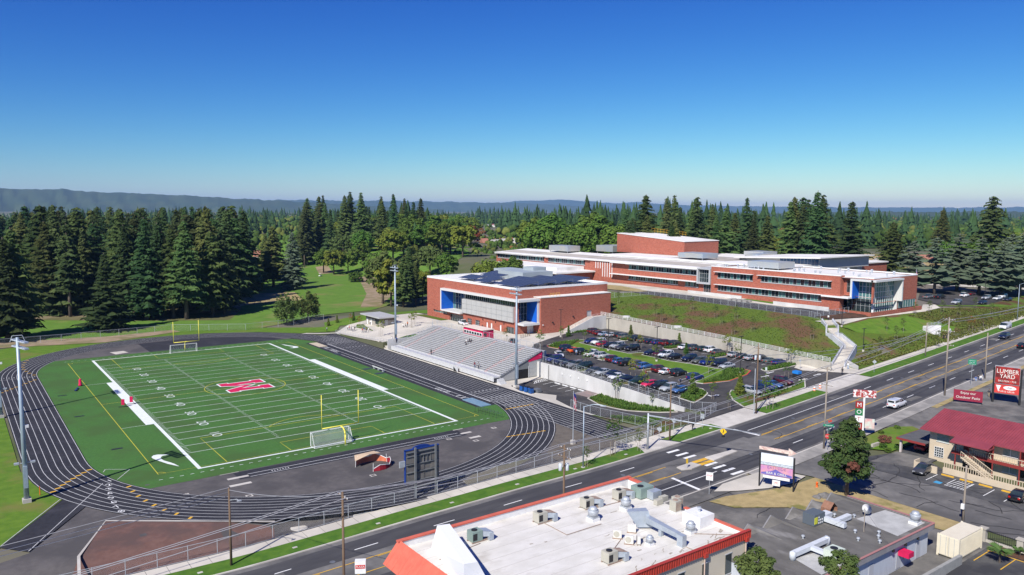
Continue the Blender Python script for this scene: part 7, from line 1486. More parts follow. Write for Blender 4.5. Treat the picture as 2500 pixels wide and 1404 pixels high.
def flag(x, y, h, label, s=1.0):
    z = G(x,y); t = athing('flagpole', label, 'flagpole', (x,y,z)); MB().tube((x,y,z),(x,y,z+h),.09,.05,8).build('pole', galv, t); MB().box(x-.35,x+.35,y-.35,y+.35,z,z+.8).build('base', concrete, t)
    fl = athing('flag', label.replace('flagpole','flag').replace('silver ','limp red, white and blue '), 'flag', (x,y,z+h)) if False else t
    zt = z+h-.15
    for k in range(9):
        m = MB()
        for j in range(4): a0, a1 = .02+k*.07*s, .02+(k+1)*.07*s; m.quad((x+a0,y-.06*math.sin(k*1.4),zt-j*.7*s-k*.10*s),(x+a1,y-.06*math.sin((k+1)*1.4),zt-j*.7*s-(k+1)*.10*s),(x+a1,y-.06*math.sin((k+1)*1.4),zt-(j+1)*.7*s-(k+1)*.10*s),(x+a0,y-.06*math.sin(k*1.4),zt-(j+1)*.7*s-k*.10*s), 0 if (j < 1) else (1 if (k+j)%2 else 2))
        m.build('flag_fold', [mat('flag_blue', (.02,.04,.22), rough=.8), mat('flag_red', (.5,.03,.05), rough=.8), white], t)
flag(33.6,-80.5,9.9,'silver flagpole with a limp flag beside the track bend'); flag(214.5,-52.0,11.5,'silver flagpole with a limp flag beside the school entrance',.9)

# ------------------------------------------------------------------ trees
LEAF = {
 'fir': mat('fir_needles', (.042,.076,.022), (.078,.110,.030), .35, rough=.9, spec=.15, objvar=.38, translucent=.12),
 'darkfir': mat('dark_fir_needles', (.031,.060,.021), (.055,.086,.027), .35, rough=.9, spec=.15, objvar=.36, translucent=.1),
 'cedar': mat('grey_cedar_needles', (.075,.108,.068), (.105,.135,.085), .5, rough=.9, spec=.15, objvar=.15, translucent=.12),
 'maple': mat('maple_leaves', (.065,.135,.020), (.115,.185,.030), .5, rough=.85, spec=.2, objvar=.2, translucent=.22),
 'yellow': mat('yellowing_leaves', (.115,.165,.022), (.19,.205,.03), .6, rough=.85, spec=.2, objvar=.12, translucent=.22),
 'autumn': mat('autumn_leaves', (.24,.085,.025), (.17,.12,.03), .6, rough=.85, spec=.2, objvar=.3, translucent=.2),
 'olive': mat('olive_leaves', (.075,.115,.03), (.115,.15,.042), .6, rough=.85, spec=.2, objvar=.1, translucent=.2),
 'pine': mat('pine_needles', (.032,.065,.018), (.07,.10,.03), .8, rough=.9, spec=.15, translucent=.12),
 'hedge': mat('hedge_leaves', (.05,.10,.018), (.09,.14,.025), 1.0, rough=.9, spec=.15, objvar=.3, translucent=.15),
 'rust': mat('rust_leaves', (.16,.07,.035), (.11,.055,.03), 1.0, rough=.9, objvar=.2),
}
def conifer(h, r, seed, levels=36, nb=8, z0=.10, power=.85, droop=.28, gap=.12):
    rg = random.Random(seed); c = MB(); V, F = [], []
    for i in range(levels):
        t = (i+rg.random()*.6)/levels; z = h*(z0+(1-z0)*t**.93); Rr = r*max(.02,(1-t))**power*(1.0 if t > .08 else .75)
        if rg.random() < gap*.5: Rr *= .6
        n = max(4, int(nb*(1-.4*t))); a0 = rg.random()*6.28
        for k in range(n):
            if rg.random() < gap: continue
            a = a0+6.283*k/n+rg.uniform(-.3,.3); L = Rr*rg.choice((rg.uniform(.5,.8),rg.uniform(.8,1.2),rg.uniform(.8,1.1))); dx, dy = math.cos(a), math.sin(a); sx, sy = -dy, dx
            zz = z+rg.uniform(-.012,.012)*h; d = droop*rg.uniform(.7,1.3); seg = 4; o = len(V); wmax = max(.35, L*.36)
            for s in range(seg+1):
                u = s/seg; rad = L*u; zc = zz-L*d*u*(1.25-.45*u); w = wmax*(.35+1.5*u*(1-u)) if s < seg else .0
                wl, wr = w*rg.uniform(.6,1.3), w*rg.uniform(.6,1.3)
                V += [(dx*rad+sx*wl, dy*rad+sy*wl, zc-wl*.42-rg.uniform(0,.12)), (dx*rad, dy*rad, zc+.10*w), (dx*rad-sx*wr, dy*rad-sy*wr, zc-wr*.42-rg.uniform(0,.12))]
            for s in range(seg):
                b = o+3*s; F += [(b,b+1,b+4),(b,b+4,b+3),(b+1,b+2,b+5),(b+1,b+5,b+4)] if rg.random() < .86 else [(b,b+1,b+4),(b+1,b+5,b+4)]
            for q_ in range(7):
                u = rg.uniform(.3,1.05); side = rg.uniform(-1,1)*wmax*.9; bx_, by_, bz_ = dx*L*u+sx*side, dy*L*u+sy*side, zz-L*d*u*(1.25-.45*u)-abs(side)*.4+rg.uniform(-.05,.08); g = rg.uniform(.10,.24); aa = a+rg.uniform(-1,1); V += [(bx_,by_,bz_+.05),(bx_+g*math.cos(aa),by_+g*math.sin(aa),bz_-g*.9),(bx_-g*.6*math.sin(aa),by_+g*.6*math.cos(aa),bz_-g*.3)]; F.append((len(V)-3,len(V)-2,len(V)-1))
            e = o+3*seg; V += [(dx*L*1.1, dy*L*1.1, zz-L*d*.8-.3)]; F += [(e-2,e+1,len(V)-1)]
    c.add(V, F); return c
def leafcloud(rx, rz, zc, clumps, per, size, seed, fill=.55, lump=.32, droop=0.0):
    rg = random.Random(seed); c = MB(); V, F = [], []
    for i in range(clumps):
        th = rg.random()*6.283; u = rg.uniform(-.75,1); rr = (fill+(1-fill)*rg.random()**.6); q = math.sqrt(max(0,1-u*u))
        cx, cy, cz = rx*rr*q*math.cos(th), rx*rr*q*math.sin(th), zc+rz*rr*u; cr = rx*lump*rg.uniform(.6,1.25)
        for j in range(per):
            t2 = rg.random()*6.283; u2 = rg.uniform(-.7,1); q2 = math.sqrt(max(0,1-u2*u2)); k = cr*rg.uniform(.6,1.0)
            px, py, pz = cx+k*q2*math.cos(t2), cy+k*q2*math.sin(t2), cz+k*.75*u2-droop*rg.random()*rz
            s = size*rg.uniform(.6,1.3); n = Vector((px-cx+rg.uniform(-.4,.4)*cr, py-cy+rg.uniform(-.4,.4)*cr, pz-cz+cr*.5+rg.uniform(-.3,.3)*cr)).normalized()
            a = n.orthogonal().normalized(); b = n.cross(a); ro = rg.random()*3.14; a, b = a*math.cos(ro)+b*math.sin(ro), b*math.cos(ro)-a*math.sin(ro); o = len(V); p = Vector((px,py,pz))
            V += [tuple(p-a*s), tuple(p-b*s*.6), tuple(p+a*s), tuple(p+b*s*.6)]; F.append((o,o+1,o+2,o+3))
    c.add(V, F); return c
def trunk_mesh(h, r, limbs, seed, spread=.5, z0=.3):
    rg = random.Random(seed); m = MB(); m.tube((0,0,-.6),(0,0,h*.45),r,r*.7,8); m.tube((0,0,h*.45),(0,0,h),r*.7,r*.12,7)
    for i in range(limbs):
        z = h*rg.uniform(z0,.8); a = rg.random()*6.283; L = h*spread*rg.uniform(.5,1)*(1.1-z/h); m.tube((0,0,z),(L*math.cos(a),L*math.sin(a),z+L*.45),r*.32,r*.08,5)
    return m
LIB = {}
def reg(key, crown, trunk, leaf): LIB[key] = (crown.mesh('crown', LEAF[leaf]), trunk.mesh('trunk', bark, True))
for i in range(6):   # mesh height 10, scaled per tree
    reg(f'fir{i}', conifer(10, 2.25+.3*(i%3), 100+i, 38, 9, (.10,.16,.07,.22,.12,.18)[i], (.85,.62,1.0,.78,.5,.9)[i], (.26,.34,.22,.3,.38,.28)[i], .10+.03*(i%3)), trunk_mesh(10, .21, 0, i), 'fir' if i % 2 else 'darkfir')
reg('fir6', conifer(10, 1.7, 140, 30, 8, .28, .55, .34, .28), trunk_mesh(10, .17, 8, 6, .1), 'darkfir')
reg('cedar0', conifer(10, 2.6, 150, 34, 10, .04, .62, .34, .06), trunk_mesh(10, .3, 0, 7), 'cedar')
reg('cedar1', conifer(10, 4.6, 151, 22, 8, .12, .55, .10, .16), trunk_mesh(10, .3, 8, 8, .35), 'cedar')
reg('cedar2', conifer(10, 4.2, 152, 20, 8, .16, .60, .08, .18), trunk_mesh(10, .28, 8, 8, .35), 'cedar')
for i in range(5):
    lf = ('maple','maple','yellow','olive','autumn')[i]
    reg(f'broad{i}', leafcloud(3.9+.3*(i%2), 3.6, 6.0, 70, 34, .42, 200+i, .5, .30), trunk_mesh(7, .3, 7, i), lf)
    reg(f'tall{i}', leafcloud(2.9, 4.3, 5.6, 64, 32, .40, 230+i, .5, .30), trunk_mesh(7.5, .26, 7, i), lf)
reg('birch', leafcloud(3.2, 4.0, 5.2, 60, 30, .34, 260, .45, .26, .55), trunk_mesh(8, .16, 9, 3, .4), 'olive')
reg('bush', leafcloud(4.6, 3.4, 3.2, 60, 30, .55, 270, .5, .30), trunk_mesh(3, .25, 5, 3), 'hedge')
reg('bushrust', leafcloud(4.6, 3.4, 3.0, 50, 34, .45, 271, .7, .25), trunk_mesh(3, .25, 5, 3), 'rust')
reg('column', leafcloud(1.5, 4.6, 5.4, 50, 30, .30, 272, .45, .45), trunk_mesh(8, .14, 4, 3, .1), 'maple')
TREES = []
def tree(key, x, y, h, label, cat='tree', group=None, z=None, name=None, sx=1.0):
    s = h/10.0; t = thing(name or ('conifer_tree' if key[:3] in ('fir','ced') else 'broadleaf_tree'), label, cat, (x,y,(G(x,y) if z is None else z)-.05), random.uniform(0,6.28), group)
    t.scale = (s*sx, s*sx, s); mkobj('crown', LIB[key][0], t); mkobj('trunk', LIB[key][1], t); TREES.append((x,y,h)); return t
random.seed(21)
def inpoly(x, y, P_):
    c = False
    for i in range(len(P_)):
        (x0,y0),(x1,y1) = P_[i-1], P_[i]
        if (y0 > y) != (y1 > y) and x < (x1-x0)*(y-y0)/(y1-y0)+x0: c = not c
    return c
def scatter(poly, n, dmin, rg, tries=40):
    xs = [p[0] for p in poly]; ys = [p[1] for p in poly]; out = []
    for _ in range(n*tries):
        x, y = rg.uniform(min(xs),max(xs)), rg.uniform(min(ys),max(ys))
        if not inpoly(x, y, poly): continue
        if all((x-a)**2+(y-b)**2 > dmin*dmin for a, b in out): out.append((x,y))
        if len(out) >= n: break
    return out
rg = random.Random(77)
# golf course ground
golf_poly = [P2(-200,838),P2(100,832),P2(420,812),P2(640,800),P2(800,770),P2(905,760),P2(1050,720),P2(1150,660),P2(1100,610),P2(760,605),P2(560,620),P2(-300,640)]
drape('golf_course', golf_poly, golf, .04, 5)
drape('forest_floor', [P2(-250,800),P2(110,782),P2(300,784),P2(560,782),P2(585,760),P2(600,735),P2(560,700),P2(560,650),P2(-300,650)], forestfl, .09, 10)
drape('cart_path', [P2(-100,842),P2(260,822),P2(420,806),P2(440,810),P2(260,836),P2(-100,856)], dirt, .08, 5)
drape('rough_patch', [P2(860,682),P2(880,690),P2(895,720),P2(880,752),P2(930,750),P2(960,720),P2(940,690),P2(900,676)], dirt, .09, 5)
drape('rough_patch', [P2(560,735),P2(640,718),P2(720,716),P2(740,735),P2(650,742),P2(575,750)], drygrass, .13, 5)
drape('bunker', [P2(770,655),P2(800,655),P2(815,668),P2(780,672)], dirt, .10, 5)
fence('golf_fence', 'long chain-link fence between the stadium lawn and the golf course', [P2(-120,856),P2(150,833),P2(420,808),P2(600,806),P2(790,786)], 2.2, 6.0, r=.05)
# the conifer wood on the left
FG = 'firs of the dense wood behind the stadium'
front = [(40,826,36,'fir1'),(118,770,37,'fir3'),(172,774,38,'fir6'),(310,778,36,'fir2'),(360,781,39,'fir0'),(424,776,36,'fir5'),(456,780,38,'fir3'),(520,772,34,'fir1'),(548,768,30,'fir4')]
for px, py, h, k in front:
    x, y = P2(px, py); tree(k, x, y, h, 'tall dark fir in the front row of the wood facing the track', group=FG, sx=1.05)
x, y = P2(262,808); tree('fir2', x, y, 27, 'lone spreading fir standing on the grass in front of the wood', sx=1.25)
x, y = P2(20,832); tree('fir0', x, y, 33, 'broad dark fir at the lawn edge beside the golf fence', sx=1.35)
fwood = [P2(-120,786),P2(100,768),P2(300,772),P2(560,766),P2(598,720),P2(580,668),P2(420,655),P2(-200,650)]
for x, y in scatter(fwood, 165, 7.5, rg): tree(f'fir{rg.randrange(7)}', x, y, rg.uniform(31,44), 'tall dark fir inside the dense wood behind the stadium', group=FG, sx=rg.uniform(.8,1.4))
# middle ground
def at(key, px, py, h, label, group=None, sx=1.0, **k): x, y = P2(px, py); return tree(key, x, y, h, label, group=group, sx=sx, **k)
at('cedar0', 716, 708, 30, 'grey green cedar standing on the golf course'); at('fir1', 668, 702, 33, 'dark fir beside the grey green cedar', sx=1.2); at('fir3', 650, 690, 28, 'thin dark fir behind the grey green cedar')
at('birch', 700, 792, 13, 'weeping birch with brownish leaves by the golf fence'); at('birch', 752, 784, 12.5, 'second weeping birch nearer the path by the golf fence', sx=1.15); at('bush', 630, 712, 7, 'wide pale bush on the golf course rough', cat='bush', name='bush')
MG = 'firs of the belt beyond the golf course'
for i in range(34):
    px = rg.uniform(735,1030); at(f'fir{rg.randrange(7)}', px, rg.uniform(612,655), rg.uniform(28,45), 'tall fir in the belt beyond the golf green', MG, rg.uniform(.8,1.05))
BG_ = 'broadleaf trees between the golf course and the gymnasium'
for px, py, h, k in ((790,668,16,'broad0'),(815,672,17,'broad2'),(850,670,15,'broad1'),(885,668,19,'tall0'),(838,655,20,'broad3'),(910,690,17,'tall3'),(925,705,19,'broad0'),(960,668,24,'broad2'),(1010,655,26,'broad0'),(1060,650,26,'tall1'),(1100,662,24,'broad1'),(1050,690,19,'broad3'),(1090,700,16,'broad0'),(1000,700,20,'tall3'),(870,690,9,'bush'),(905,676,8,'bush'),(1130,672,22,'broad2'),(1000,625,28,'broad1'),(1075,610,27,'broad2'),(1120,600,24,'broad0'),(1030,605,30,'broad1'),(980,640,27,'tall1'),(1150,640,18,'broad4'),(780,640,17,'broad0'),(870,640,21,'broad1'),(830,630,20,'broad2')):
    at(k, px, py, h, {'broad0':'green maple','broad1':'bright green maple','broad2':'yellowing maple','broad3':'olive broadleaf tree','broad4':'reddening autumn tree','tall0':'tall green maple','tall1':'tall bright green maple','tall3':'tall olive tree','bush':'low green thicket'}[k]+' in the belt between the golf course and the gymnasium', BG_)
for i in range(44):
    k = rg.choice(('broad0','broad1','broad1','broad0','tall1','tall0','broad2')); at(k, rg.uniform(880,1165), rg.uniform(585,668), rg.uniform(15,25), 'leafy maple in the thick green belt behind the gymnasium', 'leafy maples of the belt behind the gymnasium')
for px, py, h, k, lb in ((955,750,21,'tall2','yellow green tree left of the gymnasium corner'),(935,744,24,'tall3','tall olive tree beside the yellow green one'),(985,752,22,'fir1','dark fir left of the gymnasium corner'),(1015,748,19,'fir3','dark fir nearest the gymnasium corner'),(1032,742,15,'tall2','small yellow tree touching the gymnasium wall'),(1000,735,25,'fir5','taller fir behind the gymnasium corner')): at(k, px, py, h, lb)
for x, y, h, k, lb in ((132,92,17,'broad2','bright yellow green maple behind the gymnasium roof'),(140,84,15,'broad0','green maple beside the yellow green maple behind the gymnasium'),(150,112,19,'broad1','big green maple at the end of the far school wing')): tree(k, x, y, h, lb)
# behind the school
SG = 'firs in the row behind the school'
for px in [rg.uniform(1475,2010) for _ in range(38)]:
    d = rg.uniform(372,480); r_ = ray(px, 560); k_ = d/math.hypot(r_.x, r_.y); x, y = CAM[0]+r_.x*k_, CAM[1]+r_.y*k_
    tree(f'fir{rg.choice((0,1,2,3,4,5,6))}', x, y, (rg.uniform(24,41) if px > 1560 else rg.uniform(22,32)), 'tall fir in the row behind the school roofs', group=SG, z=12, sx=rg.uniform(.85,1.15))
for px in range(1300,1520,24):
    d = rg.uniform(395,500); r_ = ray(px, 560); k_ = d/math.hypot(r_.x, r_.y); x, y = CAM[0]+r_.x*k_, CAM[1]+r_.y*k_
    tree(rg.choice(('broad0','broad1','tall1','broad0')), x, y, rg.uniform(21,29), 'large green maple in the grove behind the fly tower', group='maples behind the school', z=12)
def far(key, px, d, h, label, group=None, sx=1.0, z=11):
    r_ = ray(px, 560); k_ = d/math.hypot(r_.x, r_.y); return tree(key, CAM[0]+r_.x*k_, CAM[1]+r_.y*k_, h, label, group=group, sx=sx, z=z)
far('fir2',2078,380,36,'big dark fir standing alone on the park lawn behind the school',sx=1.35); far('fir3',2182,372,27,'rounder dark fir on the park lawn near the cedars',sx=1.5); far('fir4',2420,430,39,'tall open fir rising above the grey cedars',sx=1.2); far('fir3',2300,520,33,'dark fir behind the grey cedars',sx=1.1); far('fir1',2010,520,33,'dark fir left of the lone park fir')
for px, d, h, k in ((2235,352,20,'cedar1'),(2290,345,22,'cedar2'),(2345,362,23,'cedar1'),(2400,352,22,'cedar2'),(2455,348,21,'cedar1'),(2500,356,24,'cedar2'),(2475,372,23,'cedar1')): far(k, px, d, h, 'wide grey green cedar shading the park path beyond the lot', 'grey cedars beside the park path')
for px, d, h, k in ((2490,395,20,'broad0'),(2380,410,19,'broad1'),(1900,480,18,'broad2'),(2330,440,18,'broad1'),(2470,450,22,'tall1')): far(k, px, d, h, 'leafy green tree among the park conifers', 'leafy trees in the park')
# the pine by the pylon sign, palms and shrubs near the camera
x, y = 47.5, -125.1; t = thing('pine_tree', 'dense green pine by the side street with a brown dead patch', 'tree', (x,y,G(x,y)), 0)
c = leafcloud(2.5, 3.4, 7.4, 46, 95, .24, 301, .3, .36); d_ = leafcloud(3.6, 2.0, 4.6, 46, 85, .24, 303, .45, .27); c.add(d_.v, d_.f); d_ = leafcloud(1.1, 1.6, 10.2, 16, 60, .2, 304, .2, .5); c.add(d_.v, d_.f); mkobj('crown', c.mesh('crown', LEAF['pine']), t); mkobj('trunk', trunk_mesh(9, .3, 12, 2, .3).mesh('trunk', bark, True), t); c = leafcloud(.9, .8, 0, 10, 30, .22, 302, .5, .4); mkobj('dead_patch', c.mesh('dead_patch', LEAF['rust']), t, loc=(-2.2,-2.0,5.2))
for px, py, h, lb in ((2055,1404,5.2,'olive pine crown in front of the bar siding'),(1850,1404,4.2,'small olive tree between the cream building and the bar')):
    q = on_y(px, py-40, -146.5); t = thing('small_pine', lb, 'tree', (q[0],q[1],.5), 0); c = leafcloud(1.75, 1.25, q[2]-1.1 if q[2] > 1.5 else 2.4, 46, 80, .13, int(px), .4, .3); mkobj('crown', c.mesh('crown', LEAF['olive']), t); mkobj('trunk', trunk_mesh(3.2, .14, 6, 4).mesh('trunk', bark, True), t)
def palm(x, y, h, label, n=16, L=1.5):
    z = G(x,y); t = thing('palm', label, 'palm', (x,y,z), 0); MB().tube((0,0,0),(0,0,h),.12,.10,8).build('trunk', bark, t); m = MB(); rr = random.Random(int(x*10))
    for i in range(n):
        a = 6.283*i/n+rr.uniform(-.2,.2); e = rr.uniform(-.2,1.0); c_, s_ = math.cos(a), math.sin(a)
        for k in range(7):
            b = a+(k-3)*.13; m.add([(0,0,h),(c_*L*.45+.06*s_,s_*L*.45-.06*c_,h+e*.5),(math.cos(b)*L,math.sin(b)*L,h+e*.55-.25*abs(k-3)/3)], [(0,1,2)])
    m.build('fronds', mat('palm_green', (.06,.13,.03), (.10,.17,.04), 2, rough=.7, translucent=.15), t)
q = on_y(2300,1395,-148.5); palm(42.2,-147.5,1.6,'fan palm at the edge of the container yard'); palm(45.9,-148.2,.7,'small yellow green palm in the mulch bed',10,.8); palm(45.8,-152.5,.6,'small palm farther along the mulch bed',10,.8)
for x, y, h, k, lb in ((75.0,-116.2,2.3,'bushrust','round rust coloured shrub on the motel lawn'),(79.5,-113.0,1.1,'bush','small shrub behind the motel sign'),(84.5,-113.4,1.2,'bush','small shrub at the far corner of the motel lawn'),(72.0,-117.4,1.4,'bush','ragged shrub beside the stone planter on the motel lawn'),(73.6,-119.2,1.3,'bush','shrub on the motel lawn beside the carport post'),(70.8,-118.9,1.2,'bush','low shrub on the kerb of the motel lawn')): tree(k, x, y, h, lb, cat='shrub', name='shrub')
t = athing('stone_planter', 'grey stone block planter on the motel lawn', 'planter', (71.6,-115.6,2)); [MB().box(70.6+i*.55,71.1+i*.55,-116.4,-116.0,1.8,2.4).build('stone', wallcon, t) for i in range(4)]
# young staked trees
YM = {}
for nm, lf in (('g','maple'),('y','yellow'),('a','autumn'),('d','hedge'),('s','olive')):
    c = leafcloud(.95, 1.5, 3.0, 22, 12, .13, hash(nm)%97 if False else ord(nm), .35, .4); YM[nm] = c.mesh('crown', LEAF[lf])
ytr = MB().tube((0,0,0),(0,0,3.6),.04,.02,6).mesh('trunk', bark); ystk = MB().tube((0,0,0),(0,0,1.7),.035,n=5).mesh('stake', woodgrey)
ycon = conifer(3.6, 1.0, 400, 16, 8, .08, .8, .2, .05).mesh('crown', LEAF['hedge'])
def young(px, py, k, label, s=1.0, stakes=True, xy=None, group=None):
    x, y = hit(px, py)[:2] if xy is None else xy; t = thing('young_tree', label, 'tree', (x,y,G(x,y)), random.uniform(0,6), group); t.scale = (s,s,s)
    mkobj('crown', ycon if k == 'c' else YM[k], t); mkobj('trunk', ytr, t)
    if stakes:
        for d in (-.45,.45): mkobj('stake', ystk, t, loc=(d,0,0))
HG = 'staked saplings on the planted hill'
for px, py in ((1510,742),(1600,772),(1645,780),(1747,778),(1761,794),(1797,779),(1790,818),(1837,810),(1982,830),(1615,786),(1690,758)): young(px, py, 's', 'bare sapling between stakes on the planted hill above the wall', .95, group=HG)
for px, py in ((2165,808),(2205,812),(2187,832),(2150,858),(2268,766),(2300,765),(2235,770),(2340,772),(2380,756),(2420,770)): young(px, py, 's', 'thin sapling between stakes on the bank beside the road', .95, group='staked saplings on the road bank')
for px, py, k, lb, s in ((1496,1112,'d','columnar green street tree on the verge by the stadium fence',1.5),(1560,1103,'s','small staked street tree beside the mast arm pole',.9),(1432,1141,'s','thin staked sapling on the verge near the lamp',.8),(1879,1000,'g','green street tree on the verge beside the driveway pole',1.35),(2370,808,'a','reddish street tree on the upper verge',1.1),(2400,800,'s','thin street tree on the upper verge beside the van',1.0),(2290,850,'s','thin street tree on the verge near the two walkers',1.1),
    (1372,827,'g','green lot tree at the drive corner below the gymnasium',.95),(1388,822,'c','young lot conifer at the tip of the swale',1.0),(1427,832,'g','young green tree beside the deep blue hatch',.8),(1467,855,'s','thin tree by the first swale lamp',.9),(1536,855,'s','yellowing sapling by the island in the wall row',1.0),(1563,852,'y','yellow sapling in the swale island',1.0),(1540,820,'c','young conifer on the first island of the wall row',1.0),(1658,842,'c','young conifer on the second island of the wall row',1.0),(1675,865,'c','young conifer at the swale island',.9),
    (1775,862,'y','yellow sapling on the third island of the wall row',1.25),(1600,880,'y','yellow green sapling beside the second swale lamp',1.0),(1730,913,'y','bright yellow sapling in the swale opposite the silver sedan',1.1),(1800,878,'g','green sapling near the dark lamp at the swale tip',1.0),(1432,895,'g','green tree at the fence between two car groups',1.15),(1545,930,'y','yellow green tree at the fence beside the pickup',1.2),(1690,965,'c','young conifer on the island at the fence end',1.4),(1806,965,'c','young conifer in the roadside bed',1.4),(1870,965,'g','slim tree in the roadside bed beside the utility pole',1.2),(1920,925,'g','round green sapling in the roadside bed by the maroon SUV',1.0),(1930,890,'y','yellow sapling on the entrance bed',1.3),
    (1506,975,'g','green tree on the lower island under the retaining wall',1.3),(1571,985,'y','yellow staked sapling on the lower island',1.25),(1592,995,'s','tiny bare sapling on the lower island',.7),(1320,850,'g','leafy tree behind the red grandstand fascia',1.3),(1236,838,'s','thin sapling behind the grandstand fence',1.0),(1418,792,'s','sparse sapling beside the gymnasium stair',1.0),
    (930,822,'y','golden young tree on the plaza bed beside the grandstand',1.3),(1005,800,'y','golden young tree on the plaza near the gymnasium',1.2),(1012,792,'y','second golden young tree on the plaza',1.1),(856,790,'a','red leaved sapling on the plaza bed',.8),(878,796,'a','orange sapling on the plaza bed beside the concession stand',.8),(802,796,'c','small conifer on the lawn by the plaza corner',.8),(823,788,'c','small conifer on the lawn behind the plaza ramp',.8),(863,783,'c','small conifer beside the concession stand',.9),
    (1780,1000,'s','sapling at the first driveway corner',.8),(1740,975,'d','leafy sapling at the gate corner',.9),(1950,890,'s','thin sapling on the entrance strip',.8)): young(px, py, k, lb, s, stakes=k not in 'c')
# ------------------------------------------------------------------ ground cover: low plants as one mass each
def cover(name, label, polys, n, mt, size, rg, h=.25):
    V, F = [], []
    tot = sum(abs(area2(p)) for p in polys)
    for poly in polys:
        k = int(n*abs(area2(poly))/tot)
        for x, y in scatter(poly, k, 0, rg, 3):
            z = G(x,y)+.12; o = len(V); s = size*rg.uniform(.6,1.4); a = rg.random()*6.28
            for q in range(3):
                b = a+q*2.09; dx, dy = math.cos(b)*s, math.sin(b)*s; V += [(x-dy*.5,y+dx*.5,z),(x+dy*.5,y-dx*.5,z),(x+dx*.6,y+dy*.6,z+h*rg.uniform(.6,1.5))]; F.append((o+3*q,o+3*q+1,o+3*q+2))
    m = MB(); m.add(V, F); m.build(name, mt, kind='stuff', label=label, cat='plants')
cover('hill_ground_cover', 'low green ground cover plants on the hill', [[(119,3),(119,-78),(126,-76),(135,-76),(148,-56),(149,10),(135,20),(125,3)]], 3400, mat('cover_green', (.11,.155,.024), (.08,.12,.02), 2, rough=.9, objvar=0), .26, rg, .1)
cover('bank_ground_cover', 'leafy ground cover on the bank by the road', [[(186,-64),(212,-63),(254,-71),(254,-74),(215,-78),(196,-75)],[(127,-80),(150,-72),(190,-76),(240,-74),(240,-78),(190,-81),(130,-82)]], 3600, mat('cover_olive', (.11,.14,.028), (.15,.15,.035), 2, rough=.9), .5, rg, .3)
cover('bed_plants', 'low shrubs planted in the parking lot beds', [[(58.8,-57),(63,-56),(63.4,-76),(62.6,-78.5),(58,-69)],[(80.7,-15.9),(84.8,-12.8),(95,-12),(91,-15),(84,-19.6)],[(98,-63),(101.8,-66),(97.8,-69.2),(90,-70.6),(83,-69),(93,-66.5)],[(79,-82.4),(83,-77.4),(83.6,-84),(100,-83),(104,-81),(88,-85.6)],[(69.2,-78),(69.2,-74.2),(77.8,-70.6),(77,-75)],[(105.8,-20.6),(113,-20.6),(113,-18.6),(105.8,-18.6)],[(105.8,-37.9),(113,-37.9),(113,-36),(105.8,-36)],[(105.8,-53),(113,-53),(113,-51),(105.8,-51)],[(105.8,-70.6),(117,-70.6),(117,-68.6),(105.8,-68.6)],[(102,-.9),(112,-.8),(116,1),(116,3),(111,2)],[(51,-72),(57,-81),(51,-84)]], 3800, LEAF['hedge'], .5, rg, .45)
# ------------------------------------------------------------------ the far wooded city
far_m = bpy.data.materials.new('far_foliage'); far_m.use_nodes = True; _n = far_m.node_tree.nodes; _a = _n.new('ShaderNodeVertexColor'); _a.layer_name = 'tint'; far_m.node_tree.links.new(_a.outputs[0], _n['Principled BSDF'].inputs['Base Color']); _n['Principled BSDF'].inputs['Roughness'].default_value = .95; _n['Principled BSDF'].inputs['Specular IOR Level'].default_value = .1
def lowtree(kind, rg):
    V, F = [], []
    if kind == 0:
        for lv in range(12):
            t = lv/12; z1 = .08+.92*(t+.22*(1-t*.3)); z0 = .06+.92*t; r = .22*(1-t)**.8*rg.uniform(.5,1.15); o = len(V); n = 10; ph = rg.random()*6
            for i in range(n): rr = r*(rg.uniform(.95,1.3) if i % 2 else rg.uniform(.4,.7)); V.append((rr*math.cos(6.283*i/n+ph), rr*math.sin(6.283*i/n+ph), z0-rg.uniform(0,.05)))
            V.append((rg.uniform(-.01,.01),rg.uniform(-.01,.01),min(1.0,z1))); F += [(o+i,o+(i+1)%n,o+n) for i in range(n)]
    else:
        for k in range(9):
            th = rg.random()*6.28; cx, cy, cz, s = .26*math.cos(th)*rg.random()**.5, .26*math.sin(th)*rg.random()**.5, rg.uniform(.38,.8), rg.uniform(.14,.24); o = len(V); n = 6
            for j, (zz, rr) in enumerate(((-.8,.5),(.1,1.0),(.75,.6))):
                for i in range(n): q = rr*s*rg.uniform(.75,1.2); V.append((cx+q*math.cos(6.283*(i+.5*j)/n), cy+q*math.sin(6.283*(i+.5*j)/n), cz+zz*s))
            V.append((cx,cy,cz+s)); F += [(o+j*n+i,o+j*n+(i+1)%n,o+(j+1)*n+(i+1)%n) for j in range(2) for i in range(n)]+[(o+j*n+i,o+(j+1)*n+(i+1)%n,o+(j+1)*n+i) for j in range(2) for i in range(n)]+[(o+2*n+i,o+2*n+(i+1)%n,o+3*n) for i in range(n)]
    return np.array(V), np.array(F)
PRO = [lowtree(k, random.Random(50+i)) for k in (0,1) for i in range(5)]
def bigz(x, y): return 0.0 if x < 60 else min(12.0, (x-60)*.06)
VV, FF, CC = [], [], []; nv = 0
KEEP = []
